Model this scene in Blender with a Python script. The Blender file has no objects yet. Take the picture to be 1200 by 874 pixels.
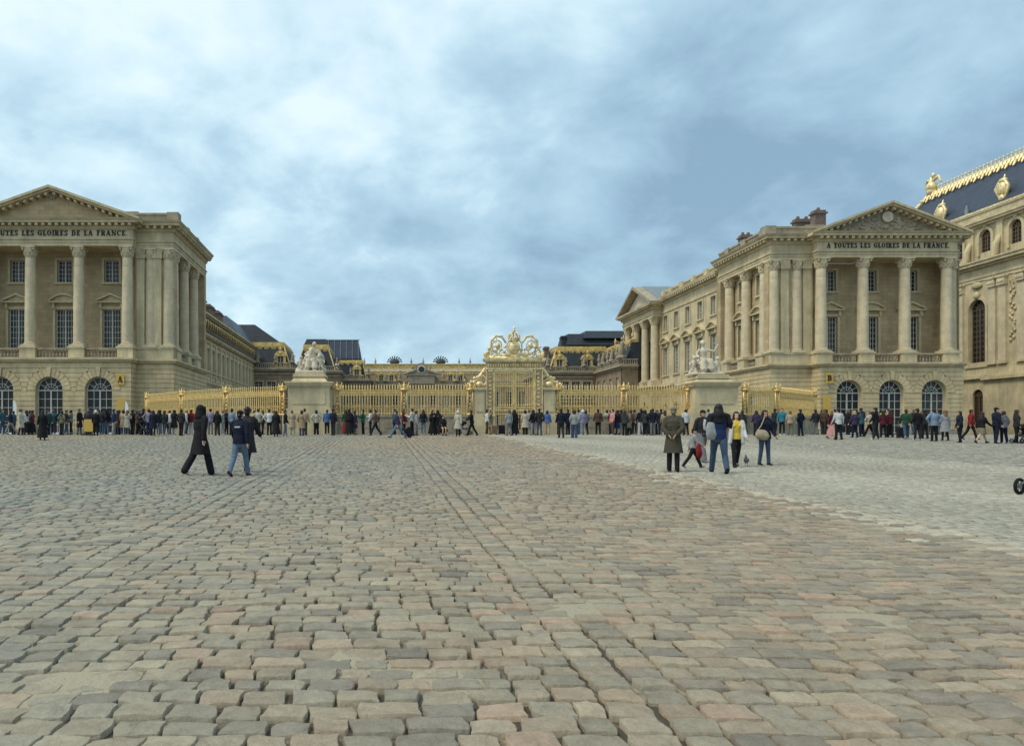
import bpy, bmesh, math, random
import numpy as np
from mathutils import Vector, Matrix
random.seed(7); rng = np.random.default_rng(11)
R = math.radians
SC = bpy.context.scene
COL = SC.collection
# ---------------------------------------------------------------- camera facts
VX, VY, FP, CZ = 447.0, 508.0, 870.0, 0.08     # vanishing point and focal length in photo pixels, eye height over the plateau
def X(px, d): return (px - VX) / FP * d
def Z(py, d): return (VY - py) / FP * d + CZ
def gz(y):                                      # the square rises to a flat plateau in front of the palace
    a = -1.55 + 0.0304 * y
    if y > 54: return 0.0
    if y < 46: return a
    t = (y - 46) / 8.0
    return a * (1 - t) + 0.0 * t if a > -0.5 else a
# ---------------------------------------------------------------- materials
MATS = {}
def mat(name, col, rough=.8, metal=0.0, var=0.0, vscale=2.0, bump=0.0, bscale=20.0, spec=.5, blocks=False, streak=0.0, vcol2=None):
    if name in MATS: return MATS[name]
    m = bpy.data.materials.new(name); m.use_nodes = True
    nt = m.node_tree; N = nt.nodes; L = nt.links
    b = N['Principled BSDF']
    b.inputs['Roughness'].default_value = rough
    b.inputs['Metallic'].default_value = metal
    b.inputs['Specular IOR Level'].default_value = spec
    c4 = (*col, 1)
    b.inputs['Base Color'].default_value = c4
    tc = N.new('ShaderNodeTexCoord')
    last = None
    if var > 0:
        nz = N.new('ShaderNodeTexNoise'); nz.inputs['Scale'].default_value = vscale; nz.inputs['Detail'].default_value = 6; nz.inputs['Roughness'].default_value = .62
        L.new(tc.outputs['Object'], nz.inputs['Vector'])
        mr = N.new('ShaderNodeMapRange'); mr.inputs[1].default_value = .3; mr.inputs[2].default_value = .7
        L.new(nz.outputs['Fac'], mr.inputs[0])
        mx = N.new('ShaderNodeMix'); mx.data_type = 'RGBA'
        c2 = vcol2 if vcol2 else tuple(v * (1 - var) for v in col)
        c1 = tuple(min(1, v * (1 + var * .6)) for v in col)
        mx.inputs[6].default_value = (*c2, 1); mx.inputs[7].default_value = (*c1, 1)
        L.new(mr.outputs[0], mx.inputs[0]); last = mx.outputs[2]
    if streak > 0:
        mp = N.new('ShaderNodeMapping'); mp.inputs['Scale'].default_value = (1.1, 1.1, .16); L.new(tc.outputs['Object'], mp.inputs[0])
        nz = N.new('ShaderNodeTexNoise'); nz.inputs['Scale'].default_value = 1.6; nz.inputs['Detail'].default_value = 7; nz.inputs['Roughness'].default_value = .7
        L.new(mp.outputs[0], nz.inputs['Vector'])
        mr = N.new('ShaderNodeMapRange'); mr.inputs[1].default_value = .42; mr.inputs[2].default_value = .72; mr.inputs[4].default_value = streak
        L.new(nz.outputs['Fac'], mr.inputs[0])
        mx = N.new('ShaderNodeMix'); mx.data_type = 'RGBA'; L.new(mr.outputs[0], mx.inputs[0])
        if last: L.new(last, mx.inputs[6])
        else: mx.inputs[6].default_value = c4
        mx.inputs[7].default_value = (col[0] * .42, col[1] * .43, col[2] * .48, 1); last = mx.outputs[2]
    hgt = None
    if blocks:
        sp = N.new('ShaderNodeSeparateXYZ'); L.new(tc.outputs['Object'], sp.inputs[0])
        ad = N.new('ShaderNodeMath'); ad.operation = 'ADD'; L.new(sp.outputs[0], ad.inputs[0]); L.new(sp.outputs[1], ad.inputs[1])
        cb = N.new('ShaderNodeCombineXYZ'); L.new(ad.outputs[0], cb.inputs[0]); L.new(sp.outputs[2], cb.inputs[1])
        br = N.new('ShaderNodeTexBrick'); br.inputs['Scale'].default_value = 1.0; br.inputs['Brick Width'].default_value = 1.05; br.inputs['Row Height'].default_value = .46
        br.inputs['Mortar Size'].default_value = .018; br.inputs['Mortar Smooth'].default_value = .3
        br.inputs['Color1'].default_value = (1, 1, 1, 1); br.inputs['Color2'].default_value = (.76, .77, .78, 1); br.inputs['Mortar'].default_value = (.62, .6, .58, 1)
        L.new(cb.outputs[0], br.inputs['Vector'])
        mx = N.new('ShaderNodeMix'); mx.data_type = 'RGBA'; mx.blend_type = 'MULTIPLY'; mx.inputs[0].default_value = .8
        if last: L.new(last, mx.inputs[6])
        else: mx.inputs[6].default_value = c4
        L.new(br.outputs['Color'], mx.inputs[7]); last = mx.outputs[2]
    if last: L.new(last, b.inputs['Base Color'])
    if bump > 0:
        nz = N.new('ShaderNodeTexNoise'); nz.inputs['Scale'].default_value = bscale; nz.inputs['Detail'].default_value = 5
        L.new(tc.outputs['Object'], nz.inputs['Vector'])
        bp = N.new('ShaderNodeBump'); bp.inputs['Strength'].default_value = min(1, bump); bp.inputs['Distance'].default_value = .03
        L.new(nz.outputs['Fac'], bp.inputs['Height']); L.new(bp.outputs[0], b.inputs['Normal'])
    MATS[name] = m
    return m
STONE = mat('limestone', (.56, .475, .295), .85, var=.30, vscale=.55, bump=.5, bscale=6, streak=.52)
STONEB = mat('limestone_blocks', (.48, .375, .22), .88, var=.26, vscale=.5, bump=.4, bscale=6, streak=.30, blocks=True)
STONER = mat('rusticated_limestone', (.57, .465, .275), .88, var=.28, vscale=.7, bump=.6, bscale=7, streak=.5)
STONEC = mat('column_limestone', (.58, .495, .33), .8, var=.22, vscale=1.2, bump=.4, bscale=8, streak=.35)
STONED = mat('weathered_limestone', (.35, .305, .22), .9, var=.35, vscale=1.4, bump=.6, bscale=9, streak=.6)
STONEP = mat('pale_statue_stone', (.58, .52, .40), .8, var=.25, vscale=3.0, bump=.4, bscale=14, streak=.35)
STONEF = mat('far_limestone', (.40, .32, .20), .9, var=.3, vscale=.8, streak=.4)
BRICK = mat('brick_and_stone', (.27, .20, .13), .9, var=.35, vscale=.9, streak=.4)
CHIM = mat('chimney_brick', (.17, .12, .10), .9, var=.3, vscale=2)
SLATE = mat('slate_roof', (.027, .036, .048), .6, spec=.25, var=.3, vscale=1.2, bump=.3, bscale=5)
SLATEB = mat('blue_slate_roof', (.028, .042, .072), .5, spec=.35, var=.3, vscale=1.0)
LEAD = mat('lead_roof', (.15, .19, .21), .55, var=.2, vscale=1)
GOLD = mat('gilded_iron', (.76, .55, .22), .5, metal=.5, var=.3, vscale=4)
GOLDL = mat('gilded_lead', (.66, .49, .19), .5, metal=.4, var=.5, vscale=2.2)
GOLDP = mat('gilt_ornament', (.76, .62, .34), .5, metal=.4, var=.5, vscale=3.5)
GLASS = mat('window_glass', (.014, .016, .018), .22, spec=.3, var=.5, vscale=.6)
def _curtain_reflection():
    nt = GLASS.node_tree; N = nt.nodes; L = nt.links; b = N['Principled BSDF']; oi = N.new('ShaderNodeObjectInfo'); cr = N.new('ShaderNodeValToRGB'); e = cr.color_ramp.elements; cr.color_ramp.interpolation = 'CONSTANT'
    e[0].position = 0; e[0].color = (.012, .014, .016, 1); e[1].position = .5; e[1].color = (.035, .038, .04, 1); q = e.new(.75); q.color = (.085, .085, .075, 1); q = e.new(.9); q.color = (.05, .07, .085, 1)  # random pane tones: dark glass, curtain grey, and blue reflection painted as colour
    L.new(oi.outputs['Random'], cr.inputs[0]); tc = N.new('ShaderNodeTexCoord'); nz = N.new('ShaderNodeTexNoise'); nz.inputs['Scale'].default_value = 1.7; ad = N.new('ShaderNodeVectorMath'); ad.operation = 'ADD'
    L.new(tc.outputs['Object'], ad.inputs[0]); L.new(oi.outputs['Location'], ad.inputs[1]); L.new(ad.outputs[0], nz.inputs[0]); mx = N.new('ShaderNodeMix'); mx.data_type = 'RGBA'; mx.inputs[7].default_value = (.02, .02, .018, 1); L.new(nz.outputs['Fac'], mx.inputs[0]); L.new(cr.outputs[0], mx.inputs[6]); L.new(mx.outputs[2], b.inputs['Base Color'])
_curtain_reflection()
FRAME = mat('painted_window_frame', (.50, .50, .46), .6, var=.1)
DFRAME = mat('dark_window_frame', (.12, .08, .05), .6, var=.1)
BLACK = mat('black_letter', (.02, .018, .015), .7)
YSIGN = mat('yellow_sign', (.55, .36, .07), .55, var=.12, vscale=2)
WSIGN = mat('white_sign', (.72, .74, .73), .5, var=.08)
DIRT = mat('steel_grey', (.20, .21, .22), .45, metal=.4, var=.1)
# ---------------------------------------------------------------- mesh builder
class MB:
    def __init__(s): s.v = []; s.f = []; s.sm = False
    def quad(s, *p):
        i = len(s.v); s.v += [tuple(q) for q in p]; s.f.append(tuple(range(i, i + len(p))))
    def hexa(s, p):       # 8 points: bottom 0-3, top 4-7
        i = len(s.v); s.v += [tuple(q) for q in p]
        for f in ((3, 2, 1, 0), (4, 5, 6, 7), (0, 1, 5, 4), (1, 2, 6, 5), (2, 3, 7, 6), (3, 0, 4, 7)):
            s.f.append(tuple(i + k for k in f))
    def box(s, x0, x1, y0, y1, z0, z1):
        s.hexa([(x0, y0, z0), (x1, y0, z0), (x1, y1, z0), (x0, y1, z0), (x0, y0, z1), (x1, y0, z1), (x1, y1, z1), (x0, y1, z1)])
    def lathe(s, cx, cy, prof, n=16, z=0):
        i = len(s.v)
        for r, h in prof:
            for k in range(n):
                a = 2 * math.pi * k / n; s.v.append((cx + r * math.cos(a), cy + r * math.sin(a), z + h))
        for j in range(len(prof) - 1):
            for k in range(n):
                s.f.append((i + j * n + k, i + j * n + (k + 1) % n, i + (j + 1) * n + (k + 1) % n, i + (j + 1) * n + k))
        s.f.append(tuple(i + k for k in range(n))[::-1]); s.f.append(tuple(i + (len(prof) - 1) * n + k for k in range(n)))
    def tube(s, pts, rad, n=8, side=None, closed_round=True):
        """loft along pts; rad = list of r or (ra, rb); side = reference direction for ra"""
        pts = [Vector(p) for p in pts]; m = len(pts)
        rad = [(r, r) if not isinstance(r, (tuple, list)) else r for r in (rad if isinstance(rad, (list, tuple)) else [rad] * m)]
        P, Q = [], []
        ref = Vector(side) if side else None
        if closed_round:
            d0 = (pts[0] - pts[1]).normalized(); d1 = (pts[-1] - pts[-2]).normalized()
            e0 = min(rad[0]); e1 = min(rad[-1])
            pts = [pts[0] + d0 * e0 * .85, pts[0] + d0 * e0 * .5] + pts + [pts[-1] + d1 * e1 * .5, pts[-1] + d1 * e1 * .85]
            rad = [(rad[0][0] * .4, rad[0][1] * .4), (rad[0][0] * .8, rad[0][1] * .8)] + rad + [(rad[-1][0] * .8, rad[-1][1] * .8), (rad[-1][0] * .4, rad[-1][1] * .4)]
            m = len(pts)
        i = len(s.v); prev = None
        for j in range(m):
            t = (pts[min(j + 1, m - 1)] - pts[max(j - 1, 0)])
            if t.length < 1e-9: t = Vector((0, 0, 1))
            t.normalize()
            if ref is not None: u = ref - t * ref.dot(t)
            elif prev is None:
                a = Vector((1, 0, 0)) if abs(t.x) < .8 else Vector((0, 1, 0)); u = a - t * a.dot(t)
            else: u = prev - t * prev.dot(t)
            if u.length < 1e-6: u = t.orthogonal()
            u.normalize(); w = t.cross(u); prev = u
            for k in range(n):
                a = 2 * math.pi * k / n
                q = pts[j] + u * (math.cos(a) * rad[j][0]) + w * (math.sin(a) * rad[j][1]); s.v.append(tuple(q))
        for j in range(m - 1):
            for k in range(n):
                s.f.append((i + j * n + k, i + j * n + (k + 1) % n, i + (j + 1) * n + (k + 1) % n, i + (j + 1) * n + k))
        s.f.append(tuple(i + k for k in range(n))[::-1]); s.f.append(tuple(i + (m - 1) * n + k for k in range(n)))
    def ell(s, c, r, n=12, m=8, rot=None):
        i = len(s.v); c = Vector(c)
        for j in range(1, m):
            th = math.pi * j / m
            for k in range(n):
                a = 2 * math.pi * k / n
                q = Vector((r[0] * math.sin(th) * math.cos(a), r[1] * math.sin(th) * math.sin(a), -r[2] * math.cos(th)))
                if rot is not None: q = rot @ q
                s.v.append(tuple(c + q))
        for q in ((0, 0, -r[2]), (0, 0, r[2])):
            q = Vector(q)
            if rot is not None: q = rot @ q
            s.v.append(tuple(c + q))
        lo, hi = len(s.v) - 2, len(s.v) - 1
        for j in range(m - 2):
            for k in range(n): s.f.append((i + j * n + k, i + j * n + (k + 1) % n, i + (j + 1) * n + (k + 1) % n, i + (j + 1) * n + k))
        for k in range(n):
            s.f.append((lo, i + (k + 1) % n, i + k)); s.f.append((hi, i + (m - 2) * n + k, i + (m - 2) * n + (k + 1) % n))
    def prism(s, poly, y0, y1, axis='y'):      # poly in (x,z), extruded between y0,y1
        i = len(s.v); n = len(poly)
        for y in (y0, y1):
            for a, b in poly: s.v.append((a, y, b) if axis == 'y' else (y, a, b))
        s.f.append(tuple(range(i, i + n))); s.f.append(tuple(range(i + 2 * n - 1, i + n - 1, -1)))
        for k in range(n): s.f.append((i + k, i + n + k, i + n + (k + 1) % n, i + (k + 1) % n))
    def add(s, o, M=None):
        i = len(s.v); s.v += [tuple(M @ Vector(q)) for q in o.v] if M is not None else o.v
        s.f += [tuple(i + k for k in f) for f in o.f]
    def mesh(s, name, smooth=None, recalc=True):
        me = bpy.data.meshes.new(name); me.from_pydata(s.v, [], s.f)
        if recalc:
            bm = bmesh.new(); bm.from_mesh(me); bmesh.ops.recalc_face_normals(bm, faces=bm.faces[:]); bm.to_mesh(me); bm.free()
        if smooth: me.shade_smooth() if smooth is True else me.set_sharp_from_angle(angle=R(smooth)) if hasattr(me, 'set_sharp_from_angle') else me.shade_smooth()
        if smooth and smooth is not True: 
            me.shade_smooth(); me.set_sharp_from_angle(angle=R(smooth))
        return me
    def build(s, name, m, parent=None, smooth=None, local=False):
        me = s.mesh(name, smooth); me.materials.append(m)
        return link(name, me, parent, local)
def link(name, me, parent=None, local=False):
    o = bpy.data.objects.new(name, me); COL.objects.link(o)
    if parent:
        o.parent = parent
        if not local: o.location = -WP(parent)
    return o
def WP(o):
    v = Vector(o.location); p = o.parent
    while p: v = v + Vector(p.location); p = p.parent
    return v
def tag(o, label=None, cat=None, group=None, kind=None):
    if label: o['label'] = label
    if cat: o['category'] = cat
    if group: o['group'] = group
    if kind: o['kind'] = kind
    return o
def empty(name, loc, label, cat, group=None):
    o = bpy.data.objects.new(name, None); COL.objects.link(o); o.location = loc; o.empty_display_size = .3
    return tag(o, label, cat, group)
# ---------------------------------------------------------------- facade frame
class F:
    def __init__(s, face, p): s.face = face; s.p = p; s.rot = {'front': 0, 'right': R(90), 'left': R(-90)}[face]
    def P(s, u, z, n=0):
        if s.face == 'front': return (u, s.p - n, z)
        if s.face == 'right': return (s.p + n, u, z)
        return (s.p - n, -u, z)
    def box(s, mb, u0, u1, z0, z1, n0, n1):
        P = s.P
        mb.hexa([P(u0, z0, n1), P(u1, z0, n1), P(u1, z0, n0), P(u0, z0, n0), P(u0, z1, n1), P(u1, z1, n1), P(u1, z1, n0), P(u0, z1, n0)])
def wall(mb, f, u0, u1, z0, z1, ops, n=0, depth=.4):
    """ops: (uc, w, zb, zt, arched)"""
    us = {u0, u1}; zs = {z0, z1}; rects = []
    for uc, w, zb, zt, arch in ops:
        us |= {uc - w / 2, uc + w / 2}; zs |= {zb, zt}; rects.append((uc - w / 2, uc + w / 2, zb, zt))
    us = sorted(u for u in us if u0 - 1e-6 <= u <= u1 + 1e-6); zs = sorted(z for z in zs if z0 - 1e-6 <= z <= z1 + 1e-6)
    for a, b in zip(us, us[1:]):
        for c, d in zip(zs, zs[1:]):
            m, k = (a + b) / 2, (c + d) / 2
            if any(r[0] < m < r[1] and r[2] < k < r[3] for r in rects): continue
            mb.quad(f.P(a, c, n), f.P(b, c, n), f.P(b, d, n), f.P(a, d, n))
    for uc, w, zb, zt, arch in ops:
        r = w / 2; a, b = uc - r, uc + r
        if not arch:
            pr = [(a, zb), (b, zb), (b, zt), (a, zt)]
        else:
            arc = [(uc + r * math.cos(t), zt - r + r * math.sin(t)) for t in [math.pi * k / 12 for k in range(13)]]
            pr = [(a, zb), (b, zb)] + arc
            for k in range(12):
                p, q = arc[k], arc[k + 1]
                corner = (b, zt) if k < 6 else (a, zt)
                mb.quad(f.P(*corner, n), f.P(*q, n), f.P(*p, n))
            mb.quad(f.P(b, zt, n), f.P(a, zt, n), f.P(uc, zt, n)) if False else None
        for p, q in zip(pr, pr[1:] + pr[:1]):
            if p == q: continue
            mb.quad(f.P(*p, n), f.P(*q, n), f.P(*q, n - depth), f.P(*p, n - depth))
def rust(mb, f, u0, u1, z0, z1, arches=(), rects=(), ch=.47, gap=.06, pr=.07, vw=.85):
    """rusticated courses standing proud of the wall; arches: (uc, r, zs)"""
    k = max(1, round((z1 - z0) / ch)); h = (z1 - z0) / k
    for j in range(k):
        a, b = z0 + j * h + gap / 2, z0 + (j + 1) * h - gap / 2; zm = (a + b) / 2
        cuts = []
        for uc, r, zs in arches:
            if zm < zs: cuts.append((uc - r - .02, uc + r + .02))
            elif zm < zs + r + vw:
                ww = math.sqrt(max(0, (r + vw) ** 2 - (zm - zs) ** 2)) + .05; cuts.append((uc - ww, uc + ww))
        for (p, q, c, d) in rects:
            if c - .01 < zm < d + .01: cuts.append((p, q))
        x = u0
        for c0, c1 in sorted(cuts):
            if c0 > x: f.box(mb, x, c0, a, b, -.02, pr)
            x = max(x, c1)
        if u1 > x: f.box(mb, x, u1, a, b, -.02, pr)
    for uc, r, zs in arches:
        nv = 13
        for k in range(nv):
            t0, t1 = math.pi * k / nv + .014, math.pi * (k + 1) / nv - .014
            key = k == nv // 2; ro = r + vw + (.12 if key else 0) ; ri = r + .02; pp = pr + (.1 if key else 0)
            pts = [(uc + ri * math.cos(t0), zs + ri * math.sin(t0)), (uc + ro * math.cos(t0), zs + ro * math.sin(t0)),
                   (uc + ro * math.cos(t1), zs + ro * math.sin(t1)), (uc + ri * math.cos(t1), zs + ri * math.sin(t1))]
            mb.hexa([f.P(*p, -.02) for p in pts] + [f.P(*p, pp) for p in pts])
def offs(pts, o):
    out = []; n = len(pts)
    for i, p in enumerate(pts):
        ns = []
        for a, b in ((i - 1, i), (i, i + 1)):
            if a < 0 or b >= n: continue
            d = Vector((pts[b][0] - pts[a][0], pts[b][1] - pts[a][1])).normalized(); ns.append(Vector((d.y, -d.x)))
        if len(ns) == 1: m = ns[0]
        else:
            m = ns[0] + ns[1]; m = m / (m.length_squared / 2) if m.length > .1 else ns[0]
        out.append((p[0] + m.x * o, p[1] + m.y * o))
    return out
def belt(mb, pts, z0, z1, o, back=-.35, o2=None):
    """moulding swept round a plan polyline; o = projection at the bottom, o2 at the top"""
    if o2 is None: o2 = o
    A, B, C = offs(pts, back), offs(pts, o), offs(pts, o2)
    n = len(pts)
    for i in range(n - 1):
        mb.hexa([(*B[i], z0), (*B[i + 1], z0), (*A[i + 1], z0), (*A[i], z0), (*C[i], z1), (*C[i + 1], z1), (*A[i + 1], z1), (*A[i], z1)])
def dentils(mb, pts, z0, z1, o0, o1, w=.28, step=.62):
    P0, P1 = offs(pts, o0), offs(pts, o1)
    for i in range(len(pts) - 1):
        a, b = Vector(P0[i]), Vector(P0[i + 1]); L = (b - a).length
        if L < .5: continue
        d = (b - a) / L; nn = Vector((d.y, -d.x)); k = max(1, int(L / step)); st = L / k
        for j in range(k):
            c = a + d * (st * (j + .5)); p = c - d * w / 2; q = c + d * w / 2; e = nn * (o1 - o0)
            mb.hexa([(*(p + e), z0), (*(q + e), z0), (*q, z0), (*p, z0), (*(p + e), z1), (*(q + e), z1), (*q, z1), (*p, z1)])
# ---------------------------------------------------------------- columns, windows (meshes shared)
CACHE = {}
def column_mesh(h, r, drums=True):
    key = ('col', round(h, 2), round(r, 2))
    if key in CACHE: return CACHE[key]
    mb = MB(); ch = r * 1.9
    mb.box(-r * 1.3, r * 1.3, -r * 1.3, r * 1.3, 0, r * .3)
    prof = [(r * 1.25, r * .3), (r * 1.28, r * .42), (r * 1.2, r * .52), (r * 1.05, r * .56), (r * 1.13, r * .68), (r * 1.03, r * .78)]
    z0, z1 = r * .8, h - ch; nd = 9
    for k in range(nd):
        a = z0 + (z1 - z0) * k / nd; b = z0 + (z1 - z0) * (k + 1) / nd
        ra = r * (1 - .13 * (k / nd) ** 1.6); rb = r * (1 - .13 * ((k + 1) / nd) ** 1.6)
        prof += [(ra * .985, a + .004), (ra, a + .02), (rb, b - .02), (rb * .985, b - .004)]
    rt = r * .87
    prof += [(rt * 1.1, z1), (rt * 1.1, z1 + r * .1), (rt, z1 + r * .12), (rt * 1.05, z1 + ch * .3), (rt * 1.15, z1 + ch * .55), (rt * 1.38, z1 + ch * .86)]
    mb.lathe(0, 0, prof, 20)
    mb.box(-r * 1.22, r * 1.22, -r * 1.22, r * 1.22, h - r * .26, h)
    for row, (zz, hh, rr) in enumerate(((.1, .36, 1.08), (.36, .4, 1.14))):
        for k in range(8):
            a = 2 * math.pi * (k + .5 * row) / 8; dx, dy = math.cos(a), math.sin(a); tx, ty = -dy, dx; w = r * .27
            zb, zt = z1 + ch * zz, z1 + ch * (zz + hh); ri = rt * rr; ro = ri + r * .26
            mb.hexa([(dx * (ri - .05) + tx * w, dy * (ri - .05) + ty * w, zb), (dx * (ri - .05) - tx * w, dy * (ri - .05) - ty * w, zb),
                     (dx * (ri + .04) - tx * w, dy * (ri + .04) - ty * w, zb), (dx * (ri + .04) + tx * w, dy * (ri + .04) + ty * w, zb),
                     (dx * (ri - .02) + tx * w * .8, dy * (ri - .02) + ty * w * .8, zt), (dx * (ri - .02) - tx * w * .8, dy * (ri - .02) - ty * w * .8, zt),
                     (dx * ro - tx * w * .6, dy * ro - ty * w * .6, zt - .05), (dx * ro + tx * w * .6, dy * ro + ty * w * .6, zt - .05)])
    for k in range(4):
        a = math.pi / 4 + k * math.pi / 2; dx, dy = math.cos(a), math.sin(a)
        mb.ell((dx * r * 1.35, dy * r * 1.35, h - r * .5), (r * .22, r * .22, r * .26), 8, 5)
    me = mb.mesh('column', 25); me.materials.append(STONEC); CACHE[key] = me
    return me
def place(name, me, loc, parent, rot=0):
    o = bpy.data.objects.new(name, me); COL.objects.link(o); o.parent = parent; o.location = Vector(loc) - WP(parent); o.rotation_euler = (0, 0, rot); return o
def window_meshes(w, h, arch, cols, rows, fm=None, bar=.05, fan=True, transom=None):
    key = ('win', round(w, 2), round(h, 2), arch, cols, rows, fm.name if fm else '', bar, transom)
    if key in CACHE: return CACHE[key]
    fm = fm or FRAME
    fr = MB(); r = w / 2; zs = h - r if arch else h; d0, d1 = -.06, .06
    fb = .09
    fr.box(-r, -r + fb, d0, d1, 0, zs); fr.box(r - fb, r, d0, d1, 0, zs); fr.box(-r + fb, r - fb, d0, d1, 0, fb)
    fr.box(-fb * .75, fb * .75, d0 - .02, d1, fb, zs)
    if not arch: fr.box(-r + fb, r - fb, d0, d1, h - fb, h)
    else: fr.box(-r, r, d0 - .03, d1, zs - fb * .6, zs + fb * .6)
    if transom: fr.box(-r + fb, r - fb, d0 - .01, d1, transom - .06, transom + .06)
    for c in range(1, cols):
        x = -r + fb + (w - 2 * fb) * c / cols
        if abs(x) < .03: continue
        fr.box(x - bar / 2, x + bar / 2, -.035, .035, fb, zs)
    for k in range(1, rows):
        z = zs * k / rows; fr.box(-r + fb, r - fb, -.03, .03, z - bar / 2, z + bar / 2)
    if arch:
        n = 16
        for k in range(n):
            t0, t1 = math.pi * k / n, math.pi * (k + 1) / n
            for ro, ri in ((r, r - fb), (r * .5 + bar / 2, r * .5 - bar / 2)):
                p = [(ri * math.cos(t0), zs + ri * math.sin(t0)), (ro * math.cos(t0), zs + ro * math.sin(t0)), (ro * math.cos(t1), zs + ro * math.sin(t1)), (ri * math.cos(t1), zs + ri * math.sin(t1))]
                fr.hexa([(a, d1 - .01, b) for a, b in p] + [(a, d0 + .01, b) for a, b in p])
        for k in range(1, 6):
            t = math.pi * k / 6; a, b = math.cos(t), math.sin(t); q = bar / 2
            p = [(a * r * .2 - b * q, b * r * .2 + a * q), (a * r * .2 + b * q, b * r * .2 - a * q), (a * r * .97 + b * q, b * r * .97 - a * q), (a * r * .97 - b * q, b * r * .97 + a * q)]
            fr.hexa([(u, .03, zs + v) for u, v in p] + [(u, -.03, zs + v) for u, v in p])
    g = MB()
    if arch: poly = [(-r, 0), (r, 0)] + [(r * math.cos(math.pi * k / 16), zs + r * math.sin(math.pi * k / 16)) for k in range(17)]
    else: poly = [(-r, 0), (r, 0), (r, h), (-r, h)]
    g.prism(poly, .045, .07)
    a = fr.mesh('window_frame'); a.materials.append(fm); b = g.mesh('pane'); b.materials.append(GLASS)
    CACHE[key] = (a, b); return CACHE[key]
def window(parent, f, uc, zb, w, h, n=-.3, arch=False, cols=4, rows=6, fm=None, name='window', bar=.05, transom=None):
    a, b = window_meshes(w, h, arch, cols, rows, fm, bar, transom=transom)
    o = place(name, a, f.P(uc, zb, n), parent, f.rot)
    p = bpy.data.objects.new('pane', b); COL.objects.link(p); p.parent = o
    return o
def surround_mesh(w, h, kind, m=None):
    m = m or STONE
    key = ('sur', round(w, 2), round(h, 2), kind, m.name)
    if key in CACHE: return CACHE[key]
    mb = MB(); r = w / 2; t = .26
    mb.box(-r - t, -r, -.09, .05, 0, h + t); mb.box(r, r + t, -.09, .05, 0, h + t); mb.box(-r, r, -.09, .05, h, h + t)
    mb.box(-r - t - .08, r + t + .08, -.2, .05, -.2, 0)
    if kind:
        zc = h + t + .38
        for s in (-1, 1): mb.box(s * (r + t * .5) - .13, s * (r + t * .5) + .13, -.32, .05, h + t * .2, zc)
        W = r + t + .3
        mb.box(-W, W, -.48, .05, zc, zc + .16)
        if kind == 'tri':
            for s in (-1, 1):
                mb.prism([(0, zc + .16 + .66), (0, zc + .16 + .86), (s * (W + .05), zc + .33), (s * (W + .05), zc + .13)], -.5, .05)
            mb.prism([(-W + .1, zc + .14), (W - .1, zc + .14), (0, zc + .8)], -.2, .04)
        elif kind == 'seg':
            N = 10; out = []; inn = []
            for k in range(N + 1):
                a = -1 + 2 * k / N; y = .72 * (1 - a * a)
                out.append((a * (W + .04), zc + .15 + y + .12)); inn.append((a * (W + .04), zc + .15 + y - .06))
            for k in range(N): mb.prism([inn[k], inn[k + 1], out[k + 1], out[k]], -.5, .05)
            mb.prism([(-W + .1, zc + .14)] + [(p[0] * .95, p[1]) for p in inn[1:-1]] + [(W - .1, zc + .14)], -.2, .04)
    me = mb.mesh('window_surround'); me.materials.append(m); CACHE[key] = me; return me
def surround(win, w, h, kind, m=None):
    o = bpy.data.objects.new('window_surround', surround_mesh(w, h, kind, m)); COL.objects.link(o); o.parent = win; o.location = (0, -.3, 0); return o
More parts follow.
